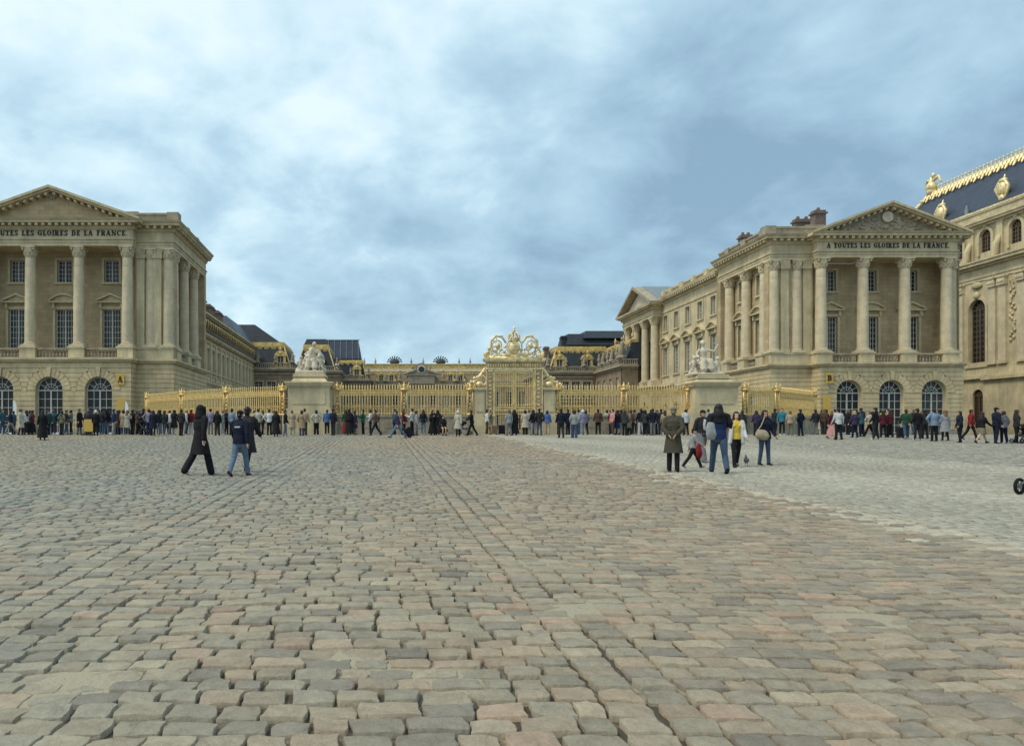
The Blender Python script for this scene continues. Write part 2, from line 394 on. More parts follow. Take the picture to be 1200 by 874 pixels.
# ---------------------------------------------------------------- slab serif lettering (own stroke font)
def glyph(ch):
    T, t = .27, .13   # thick and thin
    W = {'I': .34, 'L': .66, 'E': .68, 'F': .66, 'T': .74, 'S': .62, ' ': .42, '.': .25, 'A': .84, 'N': .86, 'R': .82, 'D': .78, 'B': .76, 'O': .80, 'G': .80, 'C': .76, 'U': .82}[ch]
    mb = []
    def rc(x0, x1, z0, z1): mb.append([(x0, z0), (x1, z0), (x1, z1), (x0, z1)])
    def st(x0, z0, x1, z1, w):
        d = Vector((x1 - x0, z1 - z0)).normalized(); nx, nz = -d.y * w / 2, d.x * w / 2
        mb.append([(x0 + nx, z0 + nz), (x0 - nx, z0 - nz), (x1 - nx, z1 - nz), (x1 + nx, z1 + nz)])
    def arc(cx, cz, rx, rz, a0, a1, n=14):
        for k in range(n):
            p = []
            for a, q in ((a0 + (a1 - a0) * k / n, 0), (a0 + (a1 - a0) * (k + 1) / n, 0)):
                c, s = math.cos(a), math.sin(a); w = t + (T - t) * abs(c)
                p.append(((cx + rx * c, cz + rz * s), (cx + (rx - w) * c, cz + (rz - t * 1.1) * s)))
            mb.append([p[0][0], p[0][1], p[1][1], p[1][0]])
    s = .08
    if ch == 'I': rc(.07, .07 + T, 0, 1); rc(0, T + .14, 0, t); rc(0, T + .14, 1 - t, 1)
    elif ch in 'LEF':
        rc(s, s + T, 0, 1); rc(0, W - .04 if ch in 'LE' else s + T + s, 0, t); rc(0, W - .04 if ch in 'EF' else s + T + s, 1 - t, 1)
        if ch in 'LE': rc(W - .04 - t, W - .04, 0, .3)
        if ch in 'EF': rc(W - .04 - t, W - .04, .7, 1); rc(s + T, W * .66, .47, .47 + t); rc(W * .66 - t, W * .66, .36, .68)
    elif ch == 'T': rc(W / 2 - T / 2, W / 2 + T / 2, 0, 1); rc(0, W, 1 - t, 1); rc(0, t, .7, 1); rc(W - t, W, .7, 1); rc(W / 2 - T, W / 2 + T, 0, t)
    elif ch == 'A': st(.12, 0, W / 2 - .03, 1, t); st(W - .18, 0, W / 2 - .03, 1, T); rc(.22, W - .25, .3, .3 + t); rc(0, .28, 0, t); rc(W - .36, W, 0, t)
    elif ch == 'N': rc(.1, .1 + t, 0, 1); rc(W - .1 - t, W - .1, 0, 1); st(.1, 1, W - .13, 0, T); rc(0, .3, 0, t); rc(0, .25, 1 - t, 1); rc(W - .28, W, 1 - t, 1)
    elif ch == 'U': rc(s, s + T, .35, 1); rc(W - s - t, W - s, .35, 1); arc(W / 2, .36, W / 2 - s, .36, math.pi, 2 * math.pi); rc(0, .36, 1 - t, 1); rc(W - .27, W, 1 - t, 1)
    elif ch == 'O': arc(W / 2, .5, W / 2, .5, 0, 2 * math.pi, 22)
    elif ch in 'CG':
        arc(W / 2, .5, W / 2, .5, .75, 2 * math.pi - .75, 20); rc(W - t - .03, W - .03, .66, .96)
        if ch == 'G': rc(W - .03 - T, W - .03, .06, .42); rc(W - .38, W + .03, .42, .42 + t)
    elif ch == 'D': rc(s, s + T, 0, 1); rc(0, .45, 0, t); rc(0, .45, 1 - t, 1); arc(.4, .5, W - .4, .5, -math.pi / 2, math.pi / 2)
    elif ch in 'RB':
        rc(s, s + T, 0, 1); rc(0, .45, 1 - t, 1); rc(0, .42, 0, t); rc(s, .45, .47, .47 + t); arc(.42, .735, W - .5, .265, -math.pi / 2, math.pi / 2)
        if ch == 'R': st(.46, .5, W - .14, 0, T); rc(W - .3, W, 0, t)
        else: arc(.42, .28, W - .45, .28, -math.pi / 2, math.pi / 2)
    elif ch == 'S':
        arc(W / 2, .735, W / 2 - .02, .265, .35, math.pi * 1.5, 12); arc(W / 2, .28, W / 2, .28, -math.pi + .35, math.pi / 2, 12)
        rc(W - t - .02, W - .02, .72, .97); rc(0, t, .03, .3)
    elif ch == '.': rc(.02, .17, 0, .15)
    return mb, W
def lettering(text, x0, x1, z, hgt, y, thick=.04):
    items = []; x = 0
    for ch in text:
        g, w = glyph(ch) if ch != ' ' else ([], .42)
        items.append((g, x)); x += w + .13
    tot = x - .13; sx = (x1 - x0) / tot; mb = MB()
    for i, (g, gx) in enumerate(items):
        for j, p in enumerate(g):
            e = .0015 * (j % 5)
            mb.prism([(x0 + (gx + a) * sx, z + b * hgt) for a, b in p], y - thick - e, y + .01 + e * .3)
    return mb
# ================================================================= GROUND
def und(x, y):
    return .012 * np.sin(x * .9 + 1.3 * np.sin(y * .35)) + .012 * np.sin(y * .8 + x * .31 + 2) + .006 * np.sin(2.3 * x - 1.7 * y)
def gzv(y):
    a = -1.55 + 0.0304 * y; t = np.clip((y - 46) / 8.0, 0, 1); return a * (1 - t)
def gfade(y): return np.clip((54 - y) / 8, 0, 1)
def ground_z(x, y): return float(gzv(np.array(y)) + und(np.array(x), np.array(y)) * gfade(np.array(y)) * 1.0)
def patch(x, y):      # 0..1, where sand and mortar rise between the stones
    v = np.sin(x * 1.7 + 2 * np.sin(y * .9)) * np.sin(y * 2.1 + 1.5 * np.sin(x * 1.1 + .5)) + .5 * np.sin(x * 4.1 + y * 1.3) * np.sin(y * 4.7 - x)
    return np.clip((v - .55) / .5, 0, 1)
def stone_material():
    m = bpy.data.materials.new('cobble_sandstone'); m.use_nodes = True; nt = m.node_tree; N = nt.nodes; L = nt.links; b = N['Principled BSDF']
    at = N.new('ShaderNodeAttribute'); at.attribute_name = 'stone_color'; tc = N.new('ShaderNodeTexCoord')
    n1 = N.new('ShaderNodeTexNoise'); n1.inputs['Scale'].default_value = 9; n1.inputs['Detail'].default_value = 8; n1.inputs['Roughness'].default_value = .68; L.new(tc.outputs['Object'], n1.inputs[0])
    n2 = N.new('ShaderNodeTexNoise'); n2.inputs['Scale'].default_value = 55; n2.inputs['Detail'].default_value = 4; n2.inputs['Roughness'].default_value = .7; L.new(tc.outputs['Object'], n2.inputs[0])
    mr = N.new('ShaderNodeMapRange'); mr.inputs[1].default_value = .25; mr.inputs[2].default_value = .75; mr.inputs[3].default_value = .76; mr.inputs[4].default_value = 1.24; L.new(n1.outputs['Fac'], mr.inputs[0])
    mr2 = N.new('ShaderNodeMapRange'); mr2.inputs[1].default_value = .3; mr2.inputs[2].default_value = .7; mr2.inputs[3].default_value = .85; mr2.inputs[4].default_value = 1.13; L.new(n2.outputs['Fac'], mr2.inputs[0])
    mu = N.new('ShaderNodeMath'); mu.operation = 'MULTIPLY'; L.new(mr.outputs[0], mu.inputs[0]); L.new(mr2.outputs[0], mu.inputs[1])
    vm = N.new('ShaderNodeVectorMath'); vm.operation = 'SCALE'; L.new(at.outputs['Color'], vm.inputs[0]); L.new(mu.outputs[0], vm.inputs['Scale'])
    # pale sand worked over the tops in patches
    n3 = N.new('ShaderNodeTexNoise'); n3.inputs['Scale'].default_value = 1.3; n3.inputs['Detail'].default_value = 9; n3.inputs['Roughness'].default_value = .7; n3.inputs['Distortion'].default_value = .6; L.new(tc.outputs['Object'], n3.inputs[0])
    mr3 = N.new('ShaderNodeMapRange'); mr3.inputs[1].default_value = .54; mr3.inputs[2].default_value = .66; mr3.inputs[4].default_value = .55; L.new(n3.outputs['Fac'], mr3.inputs[0])
    mx = N.new('ShaderNodeMix'); mx.data_type = 'RGBA'; L.new(mr3.outputs[0], mx.inputs[0]); L.new(vm.outputs[0], mx.inputs[6]); mx.inputs[7].default_value = (.31, .28, .20, 1)
    n4 = N.new('ShaderNodeTexNoise'); n4.inputs['Scale'].default_value = 3.2; n4.inputs['Detail'].default_value = 9; n4.inputs['Roughness'].default_value = .75; L.new(tc.outputs['Object'], n4.inputs[0])
    mr4 = N.new('ShaderNodeMapRange'); mr4.inputs[1].default_value = .58; mr4.inputs[2].default_value = .72; mr4.inputs[4].default_value = .5; L.new(n4.outputs['Fac'], mr4.inputs[0])
    mx2 = N.new('ShaderNodeMix'); mx2.data_type = 'RGBA'; L.new(mr4.outputs[0], mx2.inputs[0]); L.new(mx.outputs[2], mx2.inputs[6]); mx2.inputs[7].default_value = (.17, .165, .14, 1)
    L.new(mx2.outputs[2], b.inputs['Base Color'])
    b.inputs['Roughness'].default_value = .72; b.inputs['Specular IOR Level'].default_value = .35
    n5 = N.new('ShaderNodeTexNoise'); n5.inputs['Scale'].default_value = 10; n5.inputs['Detail'].default_value = 7; n5.inputs['Roughness'].default_value = .65; n5.inputs['Distortion'].default_value = .8; L.new(tc.outputs['Object'], n5.inputs[0])
    bp = N.new('ShaderNodeBump'); bp.inputs['Strength'].default_value = 1.0; bp.inputs['Distance'].default_value = .024; L.new(n5.outputs['Fac'], bp.inputs['Height']); L.new(bp.outputs[0], b.inputs['Normal'])
    return m
STONEM = stone_material()
def lay_stones(name, xs, ys, a, b, rot, h, cols, par, jit=.014, tilt=.02, dome=.0035):
    """one mesh of rounded setts; par = parameter row giving the level of detail"""
    n = len(xs); k = len(par); s = np.array(par)
    S, T = np.meshgrid(s, s, indexing='ij'); S = S.ravel()[None]; T = T.ravel()[None]
    cj = rng.uniform(-jit, jit, (n, 4, 2))
    w = [(1 - S) * (1 - T) / 4, (1 + S) * (1 - T) / 4, (1 + S) * (1 + T) / 4, (1 - S) * (1 + T) / 4]
    rnd = 1 - .035 * (S ** 2 * T ** 2) ** 1.5
    lx = a[:, None] * S * rnd; ly = b[:, None] * T * rnd
    for q in range(4): lx = lx + w[q] * cj[:, q, 0][:, None]; ly = ly + w[q] * cj[:, q, 1][:, None]
    wob = .007 if k > 4 else .004
    ph = rng.uniform(0, 6.28, (n, 4))
    lx = lx + wob * np.sin(3.1 * T + ph[:, 0:1]) * np.abs(S); ly = ly + wob * np.sin(3.3 * S + ph[:, 1:2]) * np.abs(T)
    c, d = np.cos(rot)[:, None], np.sin(rot)[:, None]
    gx = xs[:, None] + lx * c - ly * d; gy = ys[:, None] + lx * d + ly * c
    E = np.maximum(np.abs(S), np.abs(T)); r2 = (S ** 2 + T ** 2)
    edge = np.where(E > .99, -.065, np.where(E > .9, -.0022, 0.0))
    tx = rng.normal(0, tilt, (n, 1)); ty = rng.normal(0, tilt, (n, 1)) - tilt * .3
    z = gzv(gy) + und(gx, gy) * gfade(gy) + h[:, None] + edge + dome * (1 - r2 / 2) + lx * tx + ly * ty
    if k > 6: z = z + .0035 * np.sin(5 * S + ph[:, 2:3]) * np.cos(4 * T + ph[:, 3:4]) + rng.normal(0, .0012, z.shape)
    V = np.stack([gx, gy, z], -1).reshape(-1, 3)
    i = np.arange(k - 1); I, J = np.meshgrid(i, i, indexing='ij'); I = I.ravel(); J = J.ravel()
    q = np.stack([I * k + J, (I + 1) * k + J, (I + 1) * k + J + 1, I * k + J + 1], -1)
    Fa = (q[None] + (np.arange(n) * k * k)[:, None, None]).reshape(-1, 4)
    me = bpy.data.meshes.new(name); me.vertices.add(len(V)); me.vertices.foreach_set('co', V.astype(np.float32).ravel())
    me.loops.add(len(Fa) * 4); me.loops.foreach_set('vertex_index', Fa.astype(np.int32).ravel())
    me.polygons.add(len(Fa)); me.polygons.foreach_set('loop_start', (np.arange(len(Fa)) * 4).astype(np.int32)); me.polygons.foreach_set('loop_total', np.full(len(Fa), 4, np.int32))
    me.update(calc_edges=True)
    ca = me.color_attributes.new('stone_color', 'FLOAT_COLOR', 'POINT')
    C4 = np.concatenate([np.repeat(cols, k * k, 0), np.ones((n * k * k, 1))], 1); ca.data.foreach_set('color', C4.astype(np.float32).ravel())
    me.polygons.foreach_set('use_smooth', np.ones(len(Fa), bool)); me.materials.append(STONEM)
    o = bpy.data.objects.new(name, me); COL.objects.link(o); tag(o, kind='structure'); return o
PAL = np.array([(.25, .255, .21), (.31, .28, .21), (.36, .295, .215), (.345, .33, .25), (.15, .155, .145), (.20, .205, .18), (.29, .285, .225), (.385, .29, .22)])
PAL = PAL * np.array([.74, .70, .665])
PW = np.array([.21, .19, .12, .15, .05, .11, .12, .05])
def pave():
    L = {0: [], 1: [], 2: []}; y = 2.2; row = 0
    XA, XB = 7.8, 18.2
    lines = [(-3.25, -2.98), (-2.98, -2.71), (1.22, 1.5), (1.5, 1.76)]
    while y < 52.5:
        ph = .192 + rng.uniform(-.014, .02); x0 = -.56 * y - 3.0; x1 = min(.90 * y + 3.2, XA)
        x = x0 + rng.uniform(0, .2); yc = y + ph / 2; lod = 0 if y < 11 else 1 if y < 27 else 2
        while x < x1:
            wd = float(np.clip(rng.normal(.262, .035), .17, .36)); special = False
            for a, b in lines:
                if a - .09 < x < b - .02: 
                    wd = b - x if b - x > .12 else wd; special = True
            if not special:
                for a, b in lines:
                    if x < a - .09 and x + wd > a - .10: wd = a - x
            wd = max(wd, .1)
            wd = min(wd, XA - x) if XA - x < wd + .08 else wd
            L[lod].append((x + wd / 2, yc + (rng.normal(0, .004)), wd / 2 - ((.016 if x > 0 else .009) if special else .007) - rng.uniform(0, .006), ph / 2 - .009 - rng.uniform(0, .006), 0))
            x += wd
        y += ph; row += 1
    y = 2.2
    while y < 52.5:      # smoother, paler carriageway and the grey setts beyond it
        ph = .19 + rng.uniform(-.012, .015); x = XA + .02; x1 = .90 * y + 8
        while x < x1:
            k = 1 if x < XB + .6 * math.sin(y * .4) else 2
            wd = float(np.clip(rng.normal(.21 if k == 1 else .2, .03), .13, .3))
            lod = 1 if y < 20 else 2
            L[lod].append((x + wd / 2, y + ph / 2 + rng.normal(0, .004), wd / 2 - .008, ph / 2 - .007, k)); x += wd
        y += ph
    for lod, par in ((0, [-1, -.982, -.93, -.5, 0, .5, .93, .982, 1]), (1, [-1, -.97, -.5, .5, .97, 1]), (2, [-1, -.85, .85, 1])):
        A = np.array(L[lod]); n = len(A)
        col = PAL[rng.choice(len(PAL), n, p=PW)]; col = (col * .58 + np.array([.265, .243, .195]) * .42) * rng.uniform(.86, 1.14, (n, 1))
        tw = .5 + .5 * np.sin(A[:, 0] * .23 + 1.1 * np.sin(A[:, 1] * .21)); col = col * (1 + (tw[:, None] - .5) * np.array([.13, .03, -.10])[None])
        px_ = np.tanh(A[:, 0] / 4)[:, None]; col = col * (1 + px_ * np.array([.03, -.01, -.02])[None])
        z1, z2 = A[:, 4] == 1, A[:, 4] == 2
        col[z1] = np.array([.345, .33, .265]) * rng.uniform(.84, 1.14, (z1.sum(), 1)); col[z2] = np.array([.265, .255, .21]) * rng.uniform(.7, 1.25, (z2.sum(), 1))
        col[z1] = col[z1] * (.92 + .1 * np.sin(A[z1, 0:1] * .8 + A[z1, 1:2] * .3))
        eg = (A[:, 4] == 0) & (rng.uniform(0, 1, n) < np.clip(1 - (7.8 - A[:, 0]) / 1.3, 0, 1) ** 1.5); col[eg] = col[eg] * .35 + np.array([.45, .42, .33]) * .65
        eg = (A[:, 4] == 1) & (rng.uniform(0, 1, n) < .55 * np.clip(1 - (A[:, 0] - 7.8) / .9, 0, 1)); col[eg] = col[eg] * .5 + np.array([.33, .30, .23]) * .5
        h = np.where(A[:, 4] > 0, rng.normal(.004, .003, n), rng.normal(.002, .006, n) - .014 * patch(A[:, 0], A[:, 1]))
        lay_stones('cobblestone_paving', A[:, 0], A[:, 1], A[:, 2], A[:, 3], rng.normal(0, .018, n), h, col, par, jit=.017 if lod < 2 else .01, tilt=.022 if lod < 2 else .012)
    # bed of earth and sand under the setts, same relief
    gx = np.concatenate([np.arange(-420, -40, 20), np.arange(-40, -10, .35), np.arange(-10, 12, .12), np.arange(12, 56, .35), np.arange(56, 430, 20)]); gy = np.concatenate([np.arange(-200, 0, 20), np.arange(0, 15, .12), np.arange(15, 56, .35), np.arange(56, 640, 20)])
    GX, GY = np.meshgrid(gx, gy, indexing='ij'); inn = (GX > -40) & (GX < 56) & (GY > 0)
    GZ = gzv(GY) + und(GX, GY) * gfade(GY) * inn - .034 * gfade(GY) + .022 * patch(GX, GY) * gfade(GY) * inn
    V = np.stack([GX, GY, GZ], -1).reshape(-1, 3); nx, ny = GX.shape; I, J = np.meshgrid(np.arange(nx - 1), np.arange(ny - 1), indexing='ij'); I = I.ravel(); J = J.ravel()
    Fa = np.stack([I * ny + J, (I + 1) * ny + J, (I + 1) * ny + J + 1, I * ny + J + 1], -1)
    me = bpy.data.meshes.new('ground'); me.vertices.add(len(V)); me.vertices.foreach_set('co', V.astype(np.float32).ravel()); me.loops.add(len(Fa) * 4); me.loops.foreach_set('vertex_index', Fa.astype(np.int32).ravel())
    me.polygons.add(len(Fa)); me.polygons.foreach_set('loop_start', (np.arange(len(Fa)) * 4).astype(np.int32)); me.polygons.foreach_set('loop_total', np.full(len(Fa), 4, np.int32)); me.update(calc_edges=True)
    at_ = me.attributes.new('sand', 'FLOAT', 'POINT'); at_.data.foreach_set('value', (np.clip(patch(GX, GY) * 2.2, 0, 1) * inn).astype(np.float32).ravel())
    m = bpy.data.materials.new('sandy_bed'); m.use_nodes = True; nt = m.node_tree; N = nt.nodes; Lk = nt.links; b = N['Principled BSDF']; b.inputs['Roughness'].default_value = .9
    tc = N.new('ShaderNodeTexCoord'); n1 = N.new('ShaderNodeTexNoise'); n1.inputs['Scale'].default_value = 1.1; n1.inputs['Detail'].default_value = 10; n1.inputs['Roughness'].default_value = .7; Lk.new(tc.outputs['Object'], n1.inputs[0])
    cr = N.new('ShaderNodeValToRGB'); cr.color_ramp.elements[0].position = .5; cr.color_ramp.elements[0].color = (.06, .05, .035, 1); cr.color_ramp.elements[1].position = .64; cr.color_ramp.elements[1].color = (.36, .32, .22, 1); Lk.new(n1.outputs['Fac'], cr.inputs[0])
    sa = N.new('ShaderNodeAttribute'); sa.attribute_name = 'sand'; mxs = N.new('ShaderNodeMix'); mxs.data_type = 'RGBA'; Lk.new(sa.outputs['Fac'], mxs.inputs[0]); Lk.new(cr.outputs[0], mxs.inputs[6]); mxs.inputs[7].default_value = (.30, .27, .19, 1); Lk.new(mxs.outputs[2], b.inputs['Base Color'])
    n2 = N.new('ShaderNodeTexNoise'); n2.inputs['Scale'].default_value = 40; n2.inputs['Detail'].default_value = 5; Lk.new(tc.outputs['Object'], n2.inputs[0]); bp = N.new('ShaderNodeBump'); bp.inputs['Distance'].default_value = .02; Lk.new(n2.outputs['Fac'], bp.inputs['Height']); Lk.new(bp.outputs[0], b.inputs['Normal'])
    me.materials.append(m); o = bpy.data.objects.new('ground', me); COL.objects.link(o); tag(o, kind='structure')
pave()
# ================================================================= SKY, SUN, CAMERA
def sky():
    SEL, SAZ = 56, 248        # sun elevation and compass azimuth (from +Y, clockwise) : high on the camera's left
    wd = bpy.data.worlds.new('World'); SC.world = wd; wd.use_nodes = True; nt = wd.node_tree; N = nt.nodes; L = nt.links
    for n in list(N): N.remove(n)
    out = N.new('ShaderNodeOutputWorld'); bg = N.new('ShaderNodeBackground'); bg.inputs['Strength'].default_value = 1.0
    st = N.new('ShaderNodeTexSky'); st.sky_type = 'NISHITA'; st.sun_disc = False; st.sun_elevation = R(SEL); st.sun_rotation = R(SAZ); st.air_density = 1.2; st.dust_density = 2.0
    sc = N.new('ShaderNodeVectorMath'); sc.operation = 'SCALE'; sc.inputs['Scale'].default_value = .1; L.new(st.outputs[0], sc.inputs[0])
    tc = N.new('ShaderNodeTexCoord'); sp = N.new('ShaderNodeSeparateXYZ'); L.new(tc.outputs['Generated'], sp.inputs[0])
    def M(op, a, b=None, c=None):
        n = N.new('ShaderNodeMath'); n.operation = op
        for i, v in enumerate((a, b, c)):
            if v is None: continue
            if isinstance(v, (int, float)): n.inputs[i].default_value = v
            else: L.new(v, n.inputs[i])
        return n.outputs[0]
    z = M('MAXIMUM', sp.outputs[2], 0.0); den = M('ADD', z, .42)
    cx = M('DIVIDE', sp.outputs[0], den); cy = M('DIVIDE', sp.outputs[1], den)
    cb = N.new('ShaderNodeCombineXYZ'); L.new(cx, cb.inputs[0]); L.new(cy, cb.inputs[1]); cb.inputs[2].default_value = 3.7
    n1 = N.new('ShaderNodeTexNoise'); n1.inputs['Scale'].default_value = 1.5; n1.inputs['Detail'].default_value = 7; n1.inputs['Roughness'].default_value = .52; n1.inputs['Distortion'].default_value = .15; L.new(cb.outputs[0], n1.inputs[0])
    n2 = N.new('ShaderNodeTexNoise'); n2.inputs['Scale'].default_value = 4.2; n2.inputs['Detail'].default_value = 6; n2.inputs['Roughness'].default_value = .55; n2.inputs['Distortion'].default_value = .25; L.new(cb.outputs[0], n2.inputs[0])
    f = M('ADD', M('ADD', M('MULTIPLY', n1.outputs['Fac'], .72), M('MULTIPLY', n2.outputs['Fac'], .62)), -.172)
    # the overcast is thinner to the left and overhead, and near the horizon
    f = M('ADD', f, M('MULTIPLY', sp.outputs[0], -.22)); f = M('ADD', f, M('MULTIPLY', M('ABSOLUTE', M('SUBTRACT', sp.outputs[2], .2)), .42))
    cr = N.new('ShaderNodeValToRGB'); e = cr.color_ramp.elements
    e[0].position = .33; e[0].color = (.19, .30, .40, 1); e[1].position = .70; e[1].color = (.60, .72, .77, 1)
    q = e.new(.44); q.color = (.27, .41, .51, 1); q = e.new(.54); q.color = (.36, .515, .61, 1); q = e.new(.61); q.color = (.475, .625, .70, 1)
    L.new(f, cr.inputs[0])
    mx = N.new('ShaderNodeMix'); mx.data_type = 'RGBA'; mx.inputs[0].default_value = .88; L.new(sc.outputs[0], mx.inputs[6]); L.new(cr.outputs[0], mx.inputs[7])
    L.new(mx.outputs[2], bg.inputs['Color']); L.new(bg.outputs[0], out.inputs[0])
    sun = bpy.data.lights.new('sun', 'SUN'); sun.energy = 1.5; sun.angle = R(16); sun.color = (1, .90, .72)
    so = bpy.data.objects.new('sun', sun); COL.objects.link(so)
    az, el = R(SAZ), R(SEL); d = Vector((math.sin(az) * math.cos(el), math.cos(az) * math.cos(el), math.sin(el)))
    so.rotation_euler = d.to_track_quat('Z', 'Y').to_euler(); so.location = d * 200
    cam = bpy.data.cameras.new('camera'); co = bpy.data.objects.new('camera', cam); COL.objects.link(co); co.location = (0, 0, CZ); co.rotation_euler = (R(90), 0, 0)
    cam.sensor_width = 36; cam.lens = 36 * FP / 1200; cam.shift_x = (600 - VX) / 1200; cam.shift_y = (VY - 437) / 1200; cam.clip_end = 3000; cam.clip_start = .1
    SC.camera = co
    SC.view_settings.view_transform = 'Standard'; SC.view_settings.look = 'None'; SC.view_settings.exposure = 0.56; SC.view_settings.gamma = 1; SC.view_settings.use_curve_mapping = False
    SC.render.engine = 'CYCLES'
sky()
# ================================================================= BUILDINGS
def pavilion(name, label, c, s, Y0, xl, xr, wing_side, flank_end, text, text_span, med):
    """temple-fronted pavilion; c = centre x, s = column spacing, xl/xr = outer corners, flank visible on wing_side"""
    hw = 1.5 * s + .75; Y1 = Y0 + 1.8; YW = Y0 + 3.7
    b = empty(name, (c, Y0, 0), label, 'building')
    zL, zP, zC, zA, zT, zR = 7.45, 9.0, 19.3, 21.3, 21.95, 23.05   # ledge, pedestal top, column top, cornice underside, cornice top, parapet
    fe = flank_end
    plan = [(xl, Y1), (c - hw, Y1), (c - hw, Y0), (c + hw, Y0), (c + hw, Y1), (xr, Y1)]
    plan = [(xl, fe)] + plan + [(xr, fe)]
    ff, fs = F('front', Y0), F('front', Y1)
    fk = F('right', xr) if wing_side == 'right' else F('left', xl)
    bk = F('left', xl) if wing_side == 'right' else F('right', xr)
    # ground storey
    doors = [c - s, c, c + s]; rc = 1.4 if wing_side == 'right' else .95; dw, dh = 2.75, 5.85
    w = MB()
    wall(w, ff, c - hw, c + hw, 0, zL - .1, [(u, dw, 0, dh, True) for u in doors], depth=.7)
    wall(w, fs, xl, c - hw, 0, zL - .1, []); wall(w, fs, c + hw, xr, 0, zL - .1, [])
    for xx in (c - hw, c + hw): w.quad((xx, Y0, 0), (xx, Y1, 0), (xx, Y1, zL), (xx, Y0, zL))
    fu = (lambda y: y) if wing_side == 'right' else (lambda y: -y)
    ua, ub = sorted((fu(Y1), fu(fe)))
    nk = max(1, round((fe - Y1) / 4.25)); kc = [Y1 + 2.0 + 4.25 * k for k in range(nk + 1)]       # flank columns
    kc = [y for y in kc if y < fe - .3]
    bays = [(a + d) / 2 for a, d in zip(kc, kc[1:])]
    wall(w, fk, ua, ub, 0, zL - .1, [(fu(y), 1.7, 1.2, 4.6, False) for y in bays], depth=.4)
    bu = sorted(((-Y1 if wing_side == 'right' else Y1), (-fe if wing_side == 'right' else fe)))
    wall(w, bk, bu[0], bu[1], 0, zT, [])
    w.build('ground_floor_wall', STONER, b)
    w = MB()
    rust(w, ff, c - hw - .07, c + hw + .07, .5, zL - .25, [(u, dw / 2, dh - dw / 2) for u in doors])
    rust(w, fs, xl - .07, c - hw - .06, .5, zL - .25); rust(w, fs, c + hw + .06, xr + .07, .5, zL - .25)
    rust(w, fk, ua + .0, ub, .5, zL - .25, rects=[(fu(y) - .85, fu(y) + .85, 1.2, 4.6) for y in bays])
    for xx, fc in ((c - hw, 'left'), (c + hw, 'right')):
        q = F(fc, xx); aa = sorted(((-Y0, -Y1) if fc == 'left' else (Y0, Y1))); rust(w, q, aa[0], aa[1] - .08, .5, zL - .25)
    w.build('rusticated_courses', STONER, b)
    w = MB(); edges = []
    x = c - hw
    for u in doors: edges.append((x, u - dw / 2 - .02)); x = u + dw / 2 + .02
    edges.append((x, c + hw))
    for a, d in edges: ff.box(w, a, d, 0, .5, -.1, .14)
    fs.box(w, xl - .14, c - hw - .14, 0, .5, -.1, .14); fs.box(w, c + hw + .14, xr + .14, 0, .5, -.1, .14); fk.box(w, ua + .01, ub, 0, .5, -.1, .14)
    w.build('plinth', STONED, b)
    for u in doors: window(b, ff, u, .12, dw - .04, dh - .14, -.5, True, 4, 5, name='arched_door', bar=.055)
    for y in bays: window(b, fk, fu(y), 1.2, 1.7, 3.4, -.25, False, 4, 6)
    # ledge + upper storeys
    w = MB(); belt(w, plan, zL - .1, zL + .12, .22, back=-1.2, o2=.3); belt(w, plan, zL + .12, zL + .32, .42, back=-1.2)
    w.box(c - hw + .1, c + hw - .1, Y0 + .1, YW + .1, zL - .05, zL + .25)
    w.build('ledge', STONE, b)
    w = MB()
    big = (1.95, 4.25); sm = (1.55, 2.35); zb, zs = 9.05, 16.15
    fw = F('front', YW)
    wall(w, fw, c - hw + .1, c + hw - .1, zL, zC, [(u, big[0], zb, zb + big[1], False) for u in doors] + [(u, sm[0], zs, zs + sm[1], False) for u in doors])
    for sg in (-1, 1):
        x = c + sg * (hw - .1); w.quad((x, YW, zL), (x, Y1, zL), (x, Y1, zC), (x, YW, zC))
    up = .45      # upper walls step back from the plinth face
    fsu = F('front', Y1 + up)
    wall(w, fsu, xl + (1.75 if wing_side == 'left' else up), c - hw + .1, zL, zC, []); wall(w, fsu, c + hw - .1, xr - (1.75 if wing_side == 'right' else up), zL, zC, [])
    xe = xr - .02 if wing_side == 'right' else xl + .02
    w.box(min(xe, xe - 1.8 * (1 if wing_side == 'right' else -1)), max(xe, xe - 1.8 * (1 if wing_side == 'right' else -1)), Y1 + up + .02, Y1 + up + .9, zL, zC)
    w.box(min(xe, xe - 1.8 * (1 if wing_side == 'right' else -1)), max(xe, xe - 1.8 * (1 if wing_side == 'right' else -1)), fe - .8, fe, zL, zC)
    fku = F('right', xr - rc) if wing_side == 'right' else F('left', xl + rc)
    wall(w, fku, fu(Y1 + up) if wing_side == 'right' else ua, ub if wing_side == 'right' else fu(Y1 + up), zL, zC,
         [(fu(y), 1.8, zb, zb + big[1], False) for y in bays] + [(fu(y), 1.4, zs, zs + sm[1], False) for y in bays])
    w.build('upper_wall', STONEB, b)
    for k, u in enumerate(doors):
        o = window(b, fw, u, zb, big[0], big[1], -.3, cols=6, rows=7, bar=.045); surround(o, big[0], big[1], 'tri' if k != 1 else 'seg')
        o = window(b, fw, u, zs, sm[0], sm[1], -.3, cols=4, rows=5, bar=.045); surround(o, sm[0], sm[1], None)
    for k, y in enumerate(bays):
        o = window(b, fku, fu(y), zb, 1.8, big[1], -.3, cols=6, rows=7, bar=.045); surround(o, 1.8, big[1], ('seg', 'tri')[k % 2] if wing_side == 'right' else 'seg')
        o = window(b, fku, fu(y), zs, 1.4, sm[1], -.3, cols=4, rows=5, bar=.045); surround(o, 1.4, sm[1], None)
    # pedestals, columns, balustrades
    ped = MB()
    zq = zL + .32
    def pedestal(x, y, r=.82):
        ped = MB(); ped.box(x - r, x + r, y - r, y + r, zq, zP - .18); ped.box(x - r - .1, x + r + .1, y - r - .1, y + r + .1, zP - .18, zP); ped.build('pedestal', STONE, b)
